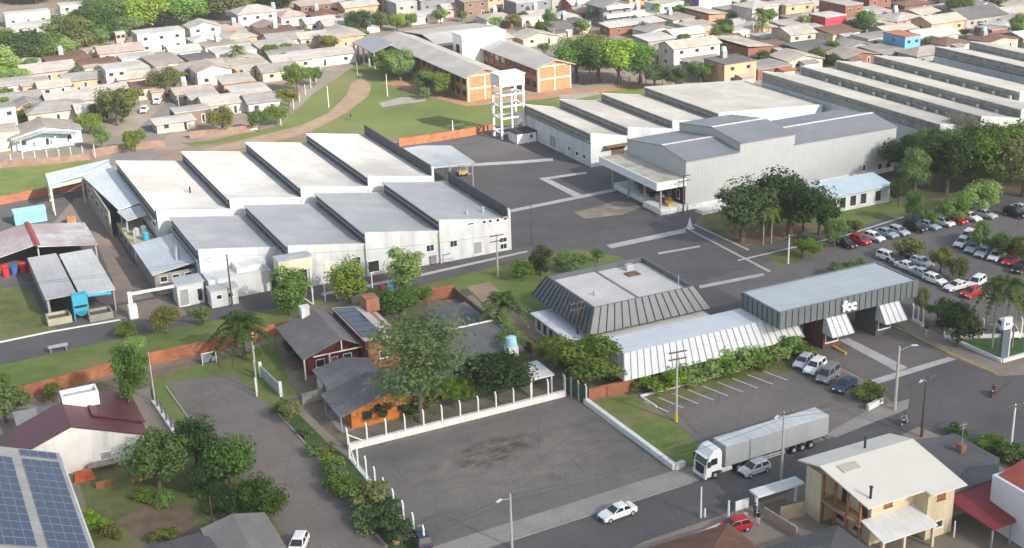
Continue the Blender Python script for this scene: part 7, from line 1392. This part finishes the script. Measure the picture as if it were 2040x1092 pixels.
# ================================================================ light and sky
W = bpy.data.worlds.new('World'); SC.world = W; W.use_nodes = True; nt = W.node_tree; bgn = nt.nodes['Background']
sky = nt.nodes.new('ShaderNodeTexSky'); sky.sky_type = 'NISHITA'; sky.sun_disc = False
SV = Vector((.36, -.933, 0)).normalized(); EL = R_(30)
sky.sun_elevation = EL; sky.sun_rotation = math.atan2(SV.x, SV.y); sky.air_density = 1.2; sky.dust_density = 2.0; sky.ozone_density = 1.0
hsn = nt.nodes.new('ShaderNodeHueSaturation'); hsn.inputs['Saturation'].default_value = .72; nt.links.new(sky.outputs[0], hsn.inputs['Color']); nt.links.new(hsn.outputs[0], bgn.inputs[0]); bgn.inputs[1].default_value = .125
sl = bpy.data.lights.new('sun', 'SUN'); sl.energy = 4.3; sl.angle = R_(.55); sl.color = (1, .93, .83); so = bpy.data.objects.new('sun', sl); COL.objects.link(so)
D3 = Vector((SV.x*math.cos(EL), SV.y*math.cos(EL), math.sin(EL))); so.rotation_euler = D3.to_track_quat('Z', 'Y').to_euler()
# a thin cloud between sun and foreground: its soft shade lies over the near half of the place
cm = bpy.data.materials.new('thin cloud'); cm.use_nodes = True; cn_ = cm.node_tree.nodes; cn_.remove(cn_['Principled BSDF']); vs = cn_.new('ShaderNodeVolumePrincipled'); vs.inputs['Color'].default_value = (.98, .98, 1, 1); vs.inputs['Density'].default_value = CLOUD_D; vs.inputs['Anisotropy'].default_value = .6; cm.node_tree.links.new(vs.outputs[0], cn_['Material Output'].inputs['Volume'])
bm = bmesh.new(); bmesh.ops.create_icosphere(bm, subdivisions=4, radius=1); crn = random.Random(2)
for v in bm.verts: d = v.co.copy(); v.co *= 1+.05*math.sin(d.x*5+1)*math.cos(d.y*6)+.04*math.sin(d.y*9+d.x*4)
me = bpy.data.meshes.new('cloud'); bm.to_mesh(me); bm.free(); me.materials.append(cm); cl = bpy.data.objects.new('cloud', me); COL.objects.link(cl)
ALT = 260.0; c0 = Vector((10, -105, 0))+D3*(ALT/D3.z); cl.location = c0; cl.scale = (230, 150, 22); cl['kind'] = 'stuff'
SC.view_settings.view_transform = 'Standard'; SC.view_settings.look = 'None'; SC.view_settings.exposure = EXPO; SC.view_settings.gamma = 1; SC.view_settings.use_curve_mapping = False
SC.cycles.max_bounces = 6; SC.cycles.diffuse_bounces = 3; SC.cycles.glossy_bounces = 2; SC.cycles.transmission_bounces = 2; SC.cycles.volume_bounces = 1; SC.cycles.transparent_max_bounces = 8

hm = bpy.data.materials.new('thin haze'); hm.use_nodes = True; hn = hm.node_tree.nodes; hn.remove(hn['Principled BSDF']); hv = hn.new('ShaderNodeVolumePrincipled'); hv.inputs['Color'].default_value = (.93, .95, 1, 1); hv.inputs['Density'].default_value = HAZE; hv.inputs['Anisotropy'].default_value = .2; hm.node_tree.links.new(hv.outputs[0], hn['Material Output'].inputs['Volume'])
if HAZE:
    hb = MB(); hb.box(-2000, 2100, -900, 2800, -1.01, 84); ho = hb.build('haze', hm); ho['kind'] = 'stuff'
# ================================================================ labels for the many repeats: kind + nearest landmark
def rel(px, py):
    best = None
    for x, y, n in LAND:
        dx, dy = px-x, (py-y)*2.2; d = math.hypot(dx, dy)
        if d < 1: continue
        if best is None or d < best[0]: best = (d, dx, dy, n)
    d, dx, dy, n = best
    return ('left of ' if dx < 0 else 'right of ')+n if abs(dx) > abs(dy) else ('behind ' if dy < 0 else 'in front of ')+n, d
ORD = ['nearest one']+[w+' nearest' for w in 'second third fourth fifth sixth seventh eighth ninth tenth eleventh twelfth thirteenth fourteenth fifteenth sixteenth seventeenth eighteenth nineteenth twentieth'.split()]+[('twenty-%s' % w)+' nearest' for w in 'first second third fourth fifth sixth seventh eighth ninth'.split()]+['farthest']*400
groups = {}
for o, ph, px in AUTO:
    if o.get('category') in ('drum', 'crate'): r, d = '', px[0]
    else: r, d = rel(*px)
    groups.setdefault((ph, r), []).append((d, o))
seen = {}
for (ph, r), L in groups.items():
    L.sort(key=lambda q: q[0])
    for i, (d, o) in enumerate(L):
        if r: r = r.replace(' school wing', ' wing') if len((ph+r).split()) > 12 else r
        if r: o['label'] = (ph+' '+r) if len(L) == 1 else ph+' '+r+', '+ORD[i]
        else: o['label'] = ph if len(L) == 1 else ph+', '+'first second third fourth fifth sixth seventh eighth ninth tenth eleventh twelfth'.split()[i]+' from the left'
for o in list(bpy.data.objects):
    if o.get('category') == 'house' and 'group' not in o and not o.parent and o.location.y > 55: o['group'] = 'houses of the town behind'
